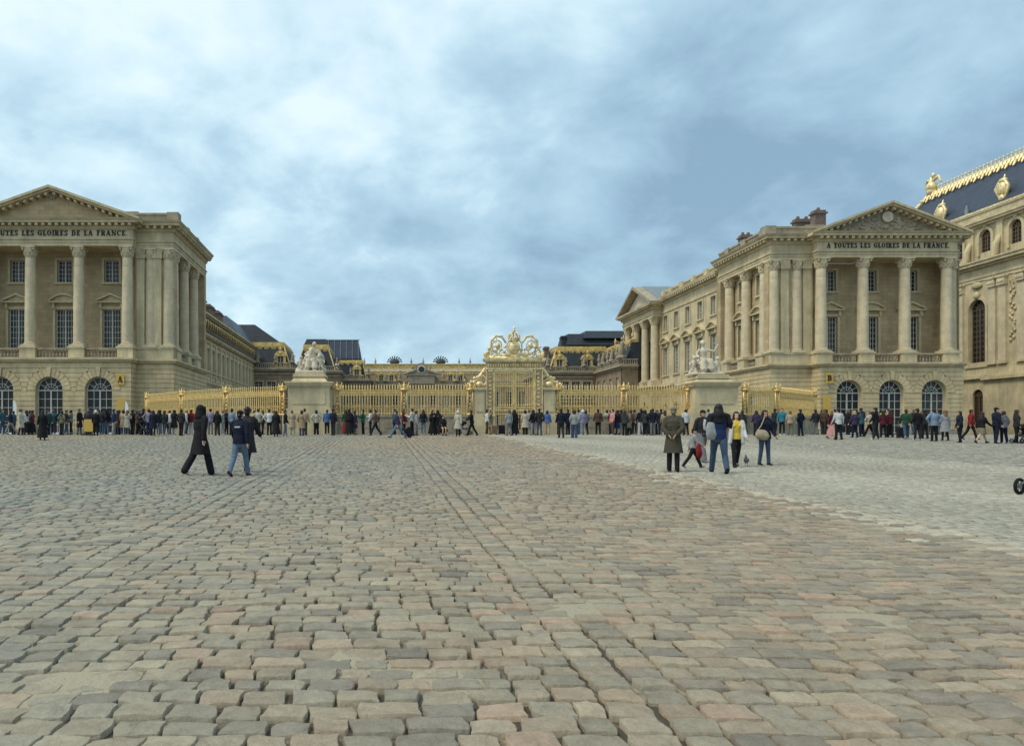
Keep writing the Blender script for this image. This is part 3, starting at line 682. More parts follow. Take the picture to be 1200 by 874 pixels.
    def balus(xa, ya, xb, yb):
        bal = MB()
        L = math.hypot(xb - xa, yb - ya); k = max(2, int(L / .34)); dx, dy = (xb - xa) / L, (yb - ya) / L
        for j in range(k):
            t = (j + .5) / k; bal.lathe(xa + (xb - xa) * t, ya + (yb - ya) * t, [(.06, .15), (.1, .3), (.11, .42), (.05, .7), (.07, .95)], 8, zq)
        for z0, z1, q in ((zq, zq + .16, .17), (zq + .93, zq + 1.1, .2)):
            nx, ny = -dy * q, dx * q
            bal.hexa([(xa - nx, ya - ny, z0), (xb - nx, yb - ny, z0), (xb + nx, yb + ny, z0), (xa + nx, ya + ny, z0), (xa - nx, ya - ny, z1), (xb - nx, yb - ny, z1), (xb + nx, yb + ny, z1), (xa + nx, ya + ny, z1)])
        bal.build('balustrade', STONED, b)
    YC = Y0 + 1.3; cr = .58
    cme = column_mesh(zC - zP, cr)
    cx = [c - 1.5 * s, c - .5 * s, c + .5 * s, c + 1.5 * s]
    for x in cx: pedestal(x, YC, .8); place('column', cme, (x, YC, zP), b)
    for a, d in zip(cx, cx[1:]): balus(a + .9, YC - .35, d - .9, YC - .35)
    xin, sg = (xr, 1) if wing_side == 'right' else (xl, -1)
    for sgn, xo in ((-1, xl), (1, xr)):
        ped = MB()
        xi = c + sgn * hw; wd = abs(xo - xi)
        spots = ([xo - sgn * .65] if wd > 1.5 else [xo - sgn * .5]) + ([xi + sgn * 1.35] if wd > 2.8 else [])
        for x in spots: place('column', cme, (x, Y1 + .62, zP), b)
        xs = [(xi + sgn * .35), (xo - sgn * 1.75)] if wd > 2.8 else [xi + sgn * .5]
        for x in xs:
            ped.box(x - .42, x + .42, Y1 + .2, Y1 + .5, zP, zC - 1.0); ped.box(x - .52, x + .52, Y1 + .08, Y1 + .52, zC - 1.0, zC); ped.box(x - .5, x + .5, Y1 + .12, Y1 + .5, zP, zP + .35)
        ped.box(min(xi + sgn * .01, xo - sgn * .05), max(xi + sgn * .01, xo - sgn * .05), Y1 + .04, Y1 + 1.3, zq, zP - .16)
        ped.box(min(xi, xo), max(xi, xo), Y1 - .06, Y1 + 1.36, zP - .16, zP); ped.build('corner_piers', STONE, b)
    for y in kc[0:]:
        x = xin - sg * (.58 if wing_side == 'right' else .42)
        if y > Y1 + 1.5: place('column', cme, (x, y, zP), b); pedestal(x + sg * -.1, y, .78)
    for a, d in zip([Y1 + .6] + kc, kc): 
        if d - a > 2.2: balus(xin - sg * .35, a + .9, xin - sg * .35, d - .9)
    # entablature
    ep = [(p[0], p[1] + (.72 if abs(p[1] - Y0) < .01 else .05)) for p in plan]; ep[0] = (xl + .03, fe); ep[1] = (xl + .03, ep[1][1]); ep[-1] = (xr - .03, fe); ep[-2] = (xr - .03, ep[-2][1])
    w = MB(); belt(w, ep, zC, zC + .32, 0, -1.8); belt(w, ep, zC + .32, zC + .62, .05, -1.3); belt(w, ep, zC + .62, zC + .76, .16, -1.3)
    belt(w, ep, zC + .76, zA - .32, .0, -1.3)
    w.box(c - hw + .2, c + hw - .2, Y0 + 1.5, YW, zC + .02, zC + .4)
    w.build('entablature', STONE, b)
    w = MB(); belt(w, ep, zA - .32, zA - .05, .12, -1.3, .25); dentils(w, ep, zA - .05, zA + .22, .2, .68, .3, .66)
    belt(w, ep, zA - .05, zA + .22, .18, -1.3); belt(w, ep, zA + .22, zA + .44, .78, -1.3); belt(w, ep, zA + .44, zT, .84, -1.3, 1.0)
    w.build('cornice', STONE, b)
    # pediment
    yf = Y0 + .72; zp = zT; H = 3.25; W = hw + .95
    w = MB()
    w.prism([(c - hw + .1, zp), (c + hw - .1, zp), (c, zp + H - .62)], yf + .12, yf + .5)
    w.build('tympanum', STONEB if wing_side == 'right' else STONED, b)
    w = MB()
    for sg2 in (-1, 1):
        tx = c + sg2 * W
        def band(d0, d1, pr):
            k = H / W; q = math.sqrt(1 + k * k)
            poly = [(c, zp + H + .05 - d0 * q), (tx, zp + .05 - d0 * q), (tx, zp + .05 - d1 * q), (c, zp + H + .05 - d1 * q)]
            w.prism(poly, yf - pr, yf + 5.2 if d0 < .05 else yf + .48)
        band(0, .24, 1.0); band(.24, .44, .8)
        k = H / W
        for j in range(12):
            u = (j + .6) / 12 * W * .93; xq = c + sg2 * u; zz = zp + H * (1 - u / W) - .47
            w.prism([(xq - .14, zz + .14 * k * sg2), (xq + .14, zz - .14 * k * sg2), (xq + .14, zz - .14 * k * sg2 - .24), (xq - .14, zz + .14 * k * sg2 - .24)], yf - .62, yf + .2)
    w.build('raking_cornice', STONE, b)
    if med:
        w = MB(); 
        for k in range(90):
            u = rng.uniform(-1, 1); zz = zp + .12 + rng.uniform(0, 1) * .75 * (H - .6) * (1 - abs(u)) ; w.ell((c + u * (hw - 1.3), yf + .1, zz), (rng.uniform(.12, .5), .16, rng.uniform(.08, .3)), 8, 5)
        w.build('tympanum_relief', STONED, b, True)
        w = MB(); w.lathe(0, 0, [(.56, -.12), (.6, -.05), (.6, .1), (.5, .14)], 20); 
        mb2 = MB(); M = Matrix.Translation((c, yf - .05, zp + 1.75)) @ Matrix.Rotation(R(90), 4, 'X'); mb2.add(w, M); mb2.build('medallion', STONEP, b)
    else:
        w = MB(); w.prism([(c - .3, zp + H - 1.1), (c + .3, zp + H - 1.1), (c + .35, zp + H - .5), (c - .35, zp + H - .5)], yf - .1, yf + .3); w.build('tympanum_block', STONED, b)
    # parapet & roof
    pp = [(p[0], p[1] + .25) for p in plan[:]]; 
    q = [(plan[0][0] + .15, fe), (plan[0][0] + .15, Y1 + .3), (c - hw + .8, Y1 + .3)]; q2 = [(c + hw - .8, Y1 + .3), (xr - .15, Y1 + .3), (xr - .15, fe)]
    for path in (q, q2):
        w = MB(); belt(w, path, zT, zT + .25, .05, -.5); belt(w, path, zT + .25, zR - .2, -.05, -.4); belt(w, path, zR - .2, zR, .08, -.5)
        for i, pt in enumerate(path):
            if 0 < i < len(path) - 1: w.box(pt[0] - .6, pt[0] + .6, pt[1] - .15, pt[1] + 1.0, zT, zR + .07)
        if (path is q2) == (wing_side == 'right'):
            for y in kc: x = xin - sg * .5; w.box(x - .5, x + .5, y - .5, y + .5, zT, zR + .06)
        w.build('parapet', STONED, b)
    w = MB(); w.box(c - hw + .3, c - hw + 2.3, Y0 + 3.2, Y0 + 5.2, zT - .2, zR + .5); w.build('attic_block', STONED, b); w = MB(); w.box(c + hw - 2.3, c + hw - .3, Y0 + 3.2, Y0 + 5.2, zT - .2, zR + .5)
    w.build('attic_block', STONED, b)
    w = MB(); zf = zT - .1
    w.hexa([(xl + .5, Y1 + .8, zf), (xr - .5, Y1 + .8, zf), (xr - .5, fe, zf), (xl + .5, fe, zf), (xl + 4, Y1 + 5, zf + 1.9), (xr - 4, Y1 + 5, zf + 1.9), (xr - 4, fe, zf + 1.9), (xl + 4, fe, zf + 1.9)])
    w.build('roof', LEAD, b)
    # inscription
    zt = zC + 1.02
    lettering(text, text_span[0], text_span[1], zt, .56, yf, .03).build('inscription', BLACK, b)
    return b, fu
pavA, _ = pavilion('temple_front_pavilion', 'columned stone pavilion with plain pediment and yellow A sign', -33.7, 5.0, 75.3, -45.9, -21.6, 'right', 91.5,
                   'A TOUTES LES GLOIRES DE LA FRANCE.', (-40.9, -26.0), False)
pavB, _ = pavilion('temple_front_pavilion', 'columned stone pavilion with carved medallion pediment and yellow B sign', 55.2, 4.6, 80.3, 43.0, 63.9, 'left', 95.0,
                   'A TOUTES LES GLOIRES DE LA FRANCE.', (48.6, 62.0), True)
def lettersign(par_name, ch, x, y, z, w, h, label):
    b = MB(); b.box(x - w / 2, x + w / 2, y - .06, y, z, z + h); o = b.build(par_name, YSIGN); tag(o, label, 'sign')
    if ch: lettering(ch, x - w * .32, x + w * .32, z + h * .22, h * .56, y - .06, .02).build('letter', BLACK, o)
    return o
lettersign('letter_sign', 'A', X(141, 75.1), 75.12, Z(451, 75.1), .82, 1.12, 'yellow square sign with black letter A high on the rusticated wall')
lettersign('letter_sign', 'B', X(972, 80.1), 80.12, Z(449, 80.1), .78, 1.12, 'yellow square sign with black letter B high on the rusticated wall')
lettersign('notice_board', '', X(141, 74), 74.4, Z(481, 74), .85, 1.25, 'yellow notice board low on the wall under the A sign')
lettersign('notice_board', '', X(973, 79), 79.6, Z(484, 79), .75, 1.9, 'yellow notice board low on the wall under the B sign')
# ---- Right wing (long facade behind pavilion B) with its end portico
def right_wing():
    b = empty('palace_wing', (45, 112, 0), 'long stone palace wing of tall windows running back to a gabled portico', 'building')
    XW = 43.6; f = F('left', XW); Ya, Yb = 95.0, 116.5
    bays = [97.4, 101.5, 105.6, 109.7, 113.8]
    w = MB(); g = [(-y, 1.8, 1.4, 4.6, False) for y in bays]
    wall(w, f, -Yb, -Ya, 0, 7.35, g); w.build('ground_floor_wall', STONER, b)
    w = MB(); rust(w, f, -Yb, -Ya, .4, 7.2, rects=[(-y - .9, -y + .9, 1.4, 4.6) for y in bays]); w.build('rusticated_courses', STONER, b)
    w = MB(); wall(w, f, -Yb, -Ya, 7.35, 20, [(-y, 1.8, 9.0, 13.2, False) for y in bays] + [(-y, 1.5, 15.7, 18.1, False) for y in bays])
    w.quad((XW, Ya + .01, 7.3), (42.9, Ya + .01, 7.3), (42.9, Ya + .01, 20), (XW, Ya + .01, 20)); w.build('upper_wall', STONE, b)
    for y in bays:
        window(b, f, -y, 1.4, 1.8, 3.2, -.25, cols=4, rows=5)
        o = window(b, f, -y, 9.0, 1.8, 4.2, -.3, cols=4, rows=7); surround(o, 1.8, 4.2, 'seg')
        o = window(b, f, -y, 15.7, 1.5, 2.4, -.3, cols=4, rows=5); surround(o, 1.5, 2.4, None)
    # end portico, projecting into the court
    Xp = 42.0; Yc, Yd = 115.2, 129.6; fp = F('left', Xp)
    w = MB(); wall(w, fp, -Yd, -Yc, 0, 7.3, [(-y, 1.9, .1, 5.0, True) for y in (118.3, 122.4, 126.5)]); w.box(Xp, XW + .5, Yc, Yc + .2, 0, 7.3); w.box(Xp, XW + .5, Yd - .2, Yd, 0, 7.3)
    w.build('portico_base_wall', STONER, b)
    for y in (118.3, 122.4, 126.5): window(b, fp, -y, .15, 1.85, 4.8, -.3, True, 4, 6, name='arched_door')
    w = MB(); rust(w, fp, -Yd, -Yc, .4, 7.2, arches=[(-y, .95, 4.05) for y in (118.3, 122.4, 126.5)], vw=.6); w.build('portico_courses', STONER, b)
    cme = column_mesh(10.0, .62)
    for y in (116.2, 120.3, 124.4, 128.5): place('column', cme, (Xp + .75, y, 8.2), b)
    for y in (116.2, 120.3, 124.4, 128.5): w = MB(); w.box(Xp - .05, Xp + 1.6, y - .85, y + .85, 7.6, 8.2); w.build('pedestal', STONE, b)
    w = MB(); wall(w, F('left', XW + 1.6), -Yd, -Yc, 7.3, 18.3, [(-y, 1.8, 9.0, 13.2, False) for y in (118.3, 122.4, 126.5)] + [(-y, 1.5, 14.9, 17.1, False) for y in (118.3, 122.4, 126.5)])
    w.box(XW - .2, XW + 2.2, Yc + .1, Yc + .8, 7.3, 18.3); w.box(XW - .2, XW + 2.2, Yd - .8, Yd - .1, 7.3, 18.3); w.build('portico_wall', STONEB, b)
    for y in (118.3, 122.4, 126.5):
        q = F('left', XW + 1.6); window(b, q, -y, 9.0, 1.8, 4.2, -.3, cols=4, rows=6); window(b, q, -y, 14.9, 1.5, 2.2, -.3, cols=4, rows=4)
    pl = [(XW + 1, Yd + .0), (Xp + .15, Yd), (Xp + .15, Yc), (XW + 1, Yc)]
    w = MB(); belt(w, [(XW, Yb), (XW, Ya)], 7.3, 7.65, .35); belt(w, [(XW + 1.5, Yd), (Xp, Yd), (Xp, Yc), (XW + 1.5, Yc)], 7.3, 7.6, .35, -1.8); w.build('ledge', STONE, b)
    w = MB(); belt(w, pl, 18.2, 18.6, .0, -1.4); belt(w, pl, 18.6, 18.9, .1, -1.4); belt(w, pl, 18.9, 19.4, .0, -1.4)
    w.box(Xp + .5, XW + 2, Yc + .2, Yd - .2, 18.25, 19.3)
    m = [(XW, Yc), (XW, Ya)]
    belt(w, m, 18.6, 18.9, .12); belt(w, m, 18.9, 20.0, .06); w.build('entablature', STONE, b)
    w = MB(); belt(w, pl, 19.4, 19.7, .25, -1.4); dentils(w, pl, 19.7, 19.95, .3, .8, .3, .68); belt(w, pl, 19.7, 19.95, .28, -1.4); belt(w, pl, 19.95, 20.3, .95, -1.4, 1.05)
    belt(w, m, 20.0, 20.3, .25); dentils(w, m, 20.3, 20.55, .3, .85, .3, .68); belt(w, m, 20.3, 20.55, .28); belt(w, m, 20.55, 20.95, .9, -.4, 1.0); w.build('cornice', STONE, b)
    ym = (Yc + Yd) / 2; hw = (Yd - Yc) / 2 + 1.0
    w = MB(); w.prism([(ym - hw + 1.2, 20.3), (ym + hw - 1.2, 20.3), (ym, 23.3)], Xp + .5, Xp + .9, axis='x'); w.build('tympanum', STONEP, b)
    w = MB()
    for s in (-1, 1): w.prism([(ym, 24.25), (ym + s * (hw + .1), 20.5), (ym + s * (hw + .1), 20.1), (ym, 23.75)], Xp - .7, Xp + .95, axis='x')
    w.build('raking_cornice', STONED, b)
    w = MB()
    for s in (-1, 1): w.prism([(ym, 24.3), (ym + s * (hw + .1), 20.55), (ym + s * (hw + .1), 20.3), (ym, 24.0)], Xp + .95, XW + 8, axis='x')
    w.hexa([(XW + .6, Ya, 20.8), (XW + 14, Ya, 20.8), (XW + 14, Yb + 13, 20.8), (XW + .6, Yb + 13, 20.8), (XW + 5, Ya, 22.3), (XW + 9, Ya, 22.3), (XW + 9, Yb + 13, 22.3), (XW + 5, Yb + 13, 22.3)])
    w.build('roof', LEAD, b)
    w = MB(); mp = [(XW + .1, Yc), (XW + .1, Ya)]
    belt(w, mp, 20.95, 21.15, .05); belt(w, mp, 21.15, 21.8, -.08); belt(w, mp, 21.8, 22.0, .08)
    for y in (95.6, 99.5, 103.6, 107.7, 111.8, 114.6): w.box(XW - .25, XW + .5, y - .5, y + .5, 20.95, 22.06)
    w.build('parapet', STONE, b)
    return b
rw = right_wing()
# chimneys standing on the roofs of the right pavilion and wing (parts of their buildings)
def chimney(parent, x0, x1, y, z0, z1, m=None, caps=True, dy=2.0):
    w = MB(); w.box(x0, x1, y, y + dy, z0, z1 - .45); w.box(x0 - .15, x1 + .15, y - .15, y + dy + .15, z1 - .45, z1 - .25); w.box(x0, x1, y, y + dy, z1 - .25, z1)
    o = w.build('chimney', m or CHIM, parent)
    if caps:
        w = MB(); k = max(1, int((x1 - x0) / .7))
        for j in range(k): w.lathe(x0 + (x1 - x0) * (j + .5) / k, y + dy / 2, [(.2, 0), (.23, .2), (.16, .4)], 8, z1)
        w.build('chimney_pot', CHIM, o)
chimney(pavB, X(955, 90), X(968, 90), 90, 21.5, Z(246, 90), dy=1.0); chimney(pavB, X(927, 94), X(946, 94), 93, 21.5, Z(259, 94), dy=.8)
chimney(rw, X(867, 98), X(880, 98), 97.5, 21, Z(276, 98), dy=1.0); chimney(rw, X(884, 99), X(892, 99), 101, 21, Z(276, 100), dy=1.0)
# ---- Left old wing (lower, gilt frieze) behind pavilion A
def left_wing():
    b = empty('palace_wing', (-25, 115, 0), 'lower pale stone wing with gilded frieze and brick chimneys behind the left pavilion', 'building')
    XW = -23.5; f = F('right', XW); Ya, Yb = 91.5, 137.0
    bays = [94.05 + 3.15 * k for k in range(14)]
    w = MB(); wall(w, f, Ya, Yb, 0, 13.1, [(y, 1.35, 1.2, 5.2, False) for y in bays] + [(y, 1.35, 8.5, 11.6, False) for y in bays]); w.build('wall', STONE, b)
    for y in bays:
        window(b, f, y, 1.2, 1.35, 4.0, -.25, cols=4, rows=6); o = window(b, f, y, 8.5, 1.35, 3.1, -.25, cols=4, rows=5); surround(o, 1.35, 3.1, None)
    w = MB(); p = [(XW, Ya), (XW, Yb)]
    w2 = []
    for z0, z1, o in ((6.6, 6.85, .15), (6.85, 7.1, .3), (7.9, 8.1, .12), (12.3, 12.5, .15), (12.9, 13.1, .4), (13.1, 13.3, .55)): belt(w, p, z0, z1, o)
    for y in bays: f.box(w, y + 1.25, y + 1.9, 7.1, 12.3, 0, .18); f.box(w, y - .7, y + .7, 7.25, 7.8, 0, .1)
    w.build('mouldings', STONE, b)
    w = MB(); wall(w, F('right', XW - .15), Ya, Yb, 13.3, 15.6, []); w.build('frieze_wall', STONED, b)
    w = MB(); g = MB()
    for k in range(32):
        y = 92.4 + k * 1.38
        f.box(w, y - .14, y + .14, 13.4, 15.2, -.15, .2)
        g.ell(f.P(y + .69, 15.1, .2), (.16, .4, .2), 8, 5); g.tube([f.P(y + .3, 15.3, .2), f.P(y + .5, 14.7, .25), f.P(y + .62, 14.2, .15)], [.14, .1, .05], 6)
        w.ell(f.P(y + .69, 13.75, .12), (.2, .34, .42), 8, 5)
    w.build('frieze_trophies', mat('dark_frieze', (.13, .105, .07), .8, var=.4), b); g.build('gilded_ornaments', GOLDL, b, True)
    w = MB(); belt(w, p, 15.6, 15.9, .3); w.build('cornice', STONED, b); w = MB(); belt(w, p, 15.9, 16.1, .5); w.build('gilded_cornice', GOLDL, b)
    w = MB(); w.hexa([(XW - .2, Ya, 16.0), (XW - 14, Ya, 16.0), (XW - 14, Yb, 16.0), (XW - .2, Yb, 16.0), (XW - 4, Ya, 17.6), (XW - 9, Ya, 17.6), (XW - 9, Yb, 17.6), (XW - 4, Yb, 17.6)]); w.build('roof', SLATE, b)
    for y, zt in ((100, 18.7), (105.5, 18.5), (111, 18.5)): chimney(b, XW - 3.2, XW - .9, y, 15.9, zt, caps=False, dy=3.2)
    # corner pavilion roof
    w = MB(); w.hexa([(XW - 9, 120, 16.1), (XW + .4, 120, 16.1), (XW + .4, 136, 16.1), (XW - 9, 136, 16.1), (XW - 7, 123, 19.6), (XW - 2.2, 123, 19.6), (XW - 2.2, 135, 19.6), (XW - 7, 135, 19.6)]); w.build('hipped_roof', SLATEB, b)
left_wing()
# ---- court blocks with mansard roofs
def scallop(w, f, u0, u1, z, hgt=.75, step=1.1, n=.0, th=.12):
    k = max(2, int((u1 - u0) / step)); st = (u1 - u0) / k
    f.box(w, u0, u1, z, z + hgt * .5, n - .05, n + th + .1)
    for j in range(k):
        a = u0 + st * j
        pts = [(a, z), (a + st, z), (a + st * .78, z - hgt * .35), (a + st * .5, z - hgt * .55), (a + st * .22, z - hgt * .35)]
        i0 = [f.P(p[0], p[1], n) for p in pts]; i1 = [f.P(p[0], p[1], n + th) for p in pts]
        i = len(w.v); w.v += i0 + i1; m = 5
        w.f.append(tuple(range(i, i + m))); w.f.append(tuple(range(i + m, i + 2 * m)))
        for q in range(m): w.f.append((i + q, i + m + q, i + m + (q + 1) % m, i + (q + 1) % m))
def dormer(parent, x, y, z, w_, h_, wall_m=None):
    d = MB(); d.box(x - w_ / 2, x - w_ * .28, y - .3, y + 1.6, z, z + h_ * .62); d.box(x + w_ * .28, x + w_ / 2, y - .3, y + 1.6, z, z + h_ * .62)
    d.box(x - w_ / 2 - .15, x + w_ / 2 + .15, y - .4, y + 1.6, z + h_ * .62, z + h_ * .7); d.box(x - w_ / 2 - .15, x + w_ / 2 + .15, y - .4, y + .5, z - .2, z)
    N = 8; out = [(x + w_ * .5 * math.cos(math.pi * k / N), z + h_ * .7 + h_ * .24 * math.sin(math.pi * k / N)) for k in range(N + 1)]
    d.prism(out, y - .36, y + 1.6)
    d.ell((x, y - .38, z + h_ * .78), (w_ * .16, .12, h_ * .1), 8, 6); d.ell((x, y - .2, z + h_ * 1.0), (w_ * .1, .1, h_ * .12), 8, 6)
    for s in (-1, 1): d.ell((x + s * w_ * .6, y - .3, z + h_ * .12), (w_ * .12, .12, h_ * .16), 8, 6)
    o = d.build('dormer', GOLDL, parent, 40)
    window(o, F('front', y), x, z + .02, w_ * .56, h_ * .6, -.05, cols=2, rows=4, bar=.05)
    return o
def balustrade_far(w, pts, z, h=1.0):
    belt(w, pts, z, z + .18, .1, -.25); belt(w, pts, z + h - .18, z + h, .12, -.25)
    dentils(w, pts, z + .18, z + h - .18, -.12, .04, .16, .34)
def urn(w, x, y, z, s=1.0):
    w.lathe(x, y, [(.28 * s, 0), (.28 * s, .3 * s), (.1 * s, .4 * s), (.26 * s, .7 * s), (.34 * s, 1.0 * s), (.18 * s, 1.25 * s), (.24 * s, 1.35 * s), (.1 * s, 1.7 * s), (.02, 1.95 * s)], 8, z)
def statue_small(w, x, y, z, s=1.0):
    w.box(x - .4 * s, x + .4 * s, y - .4 * s, y + .4 * s, z, z + .35 * s)
    w.tube([(x - .1 * s, y, z + .3 * s), (x, y, z + 1.1 * s), (x + .05 * s, y, z + 1.7 * s)], [(.34 * s, .28 * s), (.3 * s, .24 * s), (.2 * s, .16 * s)], 8)
    w.ell((x + .05 * s, y, z + 2.05 * s), (.15 * s, .15 * s, .19 * s), 8, 6)
    w.tube([(x + .2 * s, y, z + 1.6 * s), (x + .5 * s, y - .1, z + 1.3 * s), (x + .4 * s, y - .2, z + .9 * s)], [.09 * s, .08 * s, .06 * s], 6); w.tube([(x - .15 * s, y, z + 1.6 * s), (x - .45 * s, y, z + 1.8 * s)], [.09 * s, .06 * s], 6)
def mansard_block(label, x0, x1, y0, y1, zl, zg, zt, top, dorm, wins, wm, g_l=True, g_r=True, slope=1.6):
    """x0..x1 front at y0; zl ledge, zg gilt band, top=(inset,ztop,material)"""
    b = empty('palace_block', ((x0 + x1) / 2, y0, 0), label, 'building')
    f = F('front', y0)
    w = MB(); ops = [(u, 1.5, z0, z1, False) for u in wins for z0, z1 in ((1.2, 5.0), (6.6, 9.6)) if z1 < zl - .3]
    wall(w, f, x0, x1, 0, zl, ops); w.quad((x0, y0, 0), (x0, y1, 0), (x0, y1, zl), (x0, y0, zl)); w.quad((x1, y0, 0), (x1, y1, 0), (x1, y1, zl), (x1, y0, zl)); w.build('wall', wm, b)
    for u, ww, z0, z1, _ in ops:
        o = window(b, f, u, z0, 1.5, z1 - z0, -.25, cols=4, rows=6); surround(o, 1.5, z1 - z0, None, STONEF)
    plan = [(x0, y1), (x0, y0), (x1, y0), (x1, y1)]
    w = MB(); belt(w, plan, zl - .9, zl - .6, .15); belt(w, plan, zl - .3, zl, .4); belt(w, plan, zl, zl + .25, .6); belt(w, plan, 5.8, 6.1, .2)
    balustrade_far(w, [(x0 + .2, y1), (x0 + .2, y0 + .2), (x1 - .2, y0 + .2), (x1 - .2, y1)], zl + .25, 1.0); w.build('balustrade', STONED, b)
    k = max(1, int((x1 - x0) / 3.2))
    for j in range(k + 1):
        w = MB(); x = x0 + .5 + (x1 - x0 - 1) * j / k
        (urn if j % 2 else statue_small)(w, x, y0 + .1, zl + 1.25, .9); w.build('roofline_urn' if j % 2 else 'roofline_statue', STONED, b, True)
    s = slope
    w = MB(); w.hexa([(x0 + .8, y0 + .8, zl), (x1 - .8, y0 + .8, zl), (x1 - .8, y1, zl), (x0 + .8, y1, zl), (x0 + .8 + s, y0 + .8 + s, zg), (x1 - .8 - s, y0 + .8 + s, zg), (x1 - .8 - s, y1, zg), (x0 + .8 + s, y1, zg)]); w.build('mansard_roof', SLATE, b)
    w = MB(); scallop(w, F('front', y0 + .8 + s), x0 + .8 + s, x1 - .8 - s, zg - .15, (zt - zg) * 1.3, 1.15, .05)
    if g_l: scallop(w, F('left', x0 + .8 + s), -y1, -(y0 + .8 + s), zg - .15, (zt - zg) * 1.3, 1.15, .05)
    if g_r: scallop(w, F('right', x1 - .8 - s), y0 + .8 + s, y1, zg - .15, (zt - zg) * 1.3, 1.15, .05)
    w.box(x0 + .8 + s, x1 - .8 - s, y0 + .8 + s, y1, zg, zt)
    for sx in (x0 + .8, x1 - .8):
        d = s if sx < (x0 + x1) / 2 else -s
        w.tube([(sx, y0 + .8, zl), (sx + d, y0 + .8 + s, zg)], .14, 6)
    w.build('gilded_ridge', GOLDL, b)
    if top:
        ins, zz, m = top; w = MB()
        w.hexa([(x0 + .9 + s, y0 + 1 + s, zt), (x1 - .9 - s, y0 + 1 + s, zt), (x1 - .9 - s, y1, zt), (x0 + .9 + s, y1, zt), (x0 + .8 + s + ins, y0 + 1 + s + ins, zz), (x1 - .8 - s - ins, y0 + 1 + s + ins, zz), (x1 - .8 - s - ins, y1, zz), (x0 + .8 + s + ins, y1, zz)])
        w.build('upper_roof', m, b)
    for u in dorm: dormer(b, u, y0 + .95, zl + .5, 1.9, 3.3)
    return b
lb = mansard_block('left court block with dark slate mansard and gilded dormer beside the left wing', X(258, 136), X(346, 136), 136, 150, Z(433, 136), Z(404, 136), Z(399, 136), None, [X(328, 136)], [X(p, 136) for p in (303, 318, 334)], BRICK, g_l=False)
mansard_block('second left court block with flat slate top behind the left statue', X(340, 149), X(398, 149), 149, 163, Z(436, 149), Z(407, 149), Z(402, 149), (.6, Z(395, 149), SLATE), [X(374, 149)], [X(p, 149) for p in (352, 366, 380)], BRICK, g_l=False)
w = MB(); y = 138.5; zz = Z(399, 136)
w.hexa([(X(266, y), y, zz), (X(328, y), y, zz), (X(328, y), y + 11, zz), (X(266, y), y + 11, zz), (X(274, y), y + 1.5, Z(379, y)), (X(297, y), y + 1.5, Z(379, y)), (X(297, y), y + 11, Z(379, y)), (X(274, y), y + 11, Z(379, y))])
w.build('upper_roof', SLATE, lb)
bl = mansard_block('third left court block with tall blue slate roof and small gilded dormer', X(388, 165), X(434, 165), 165, 178, Z(446, 165), Z(424, 165), Z(421, 165), None, [X(418, 165)], [X(p, 165) for p in (397, 410, 423)], BRICK, g_l=False, slope=.9)
w = MB(); xa, xb = X(372, 170), X(424, 170)
w.hexa([(xa, 167, Z(421, 168)), (xb, 167, Z(421, 168)), (xb, 178, Z(421, 168)), (xa, 178, Z(421, 168)), (xa, 169, Z(399, 169)), (xb - .8, 169, Z(399, 169)), (xb - .8, 178, Z(399, 169)), (xa, 178, Z(399, 169))])
w.build('glazed_blue_roof', SLATEB, bl)
w = MB(); w.box(xa - .1, xb - .5, 168.9, 169.1, Z(399, 169), Z(398, 169))
for k in range(8): x = xa + (xb - xa) * k / 7.5; w.tube([(x, 166.9, Z(421, 168)), (x - .1 * k / 8, 168.9, Z(399, 169))], .09, 4)
w.build('roof_ribs', LEAD, bl)
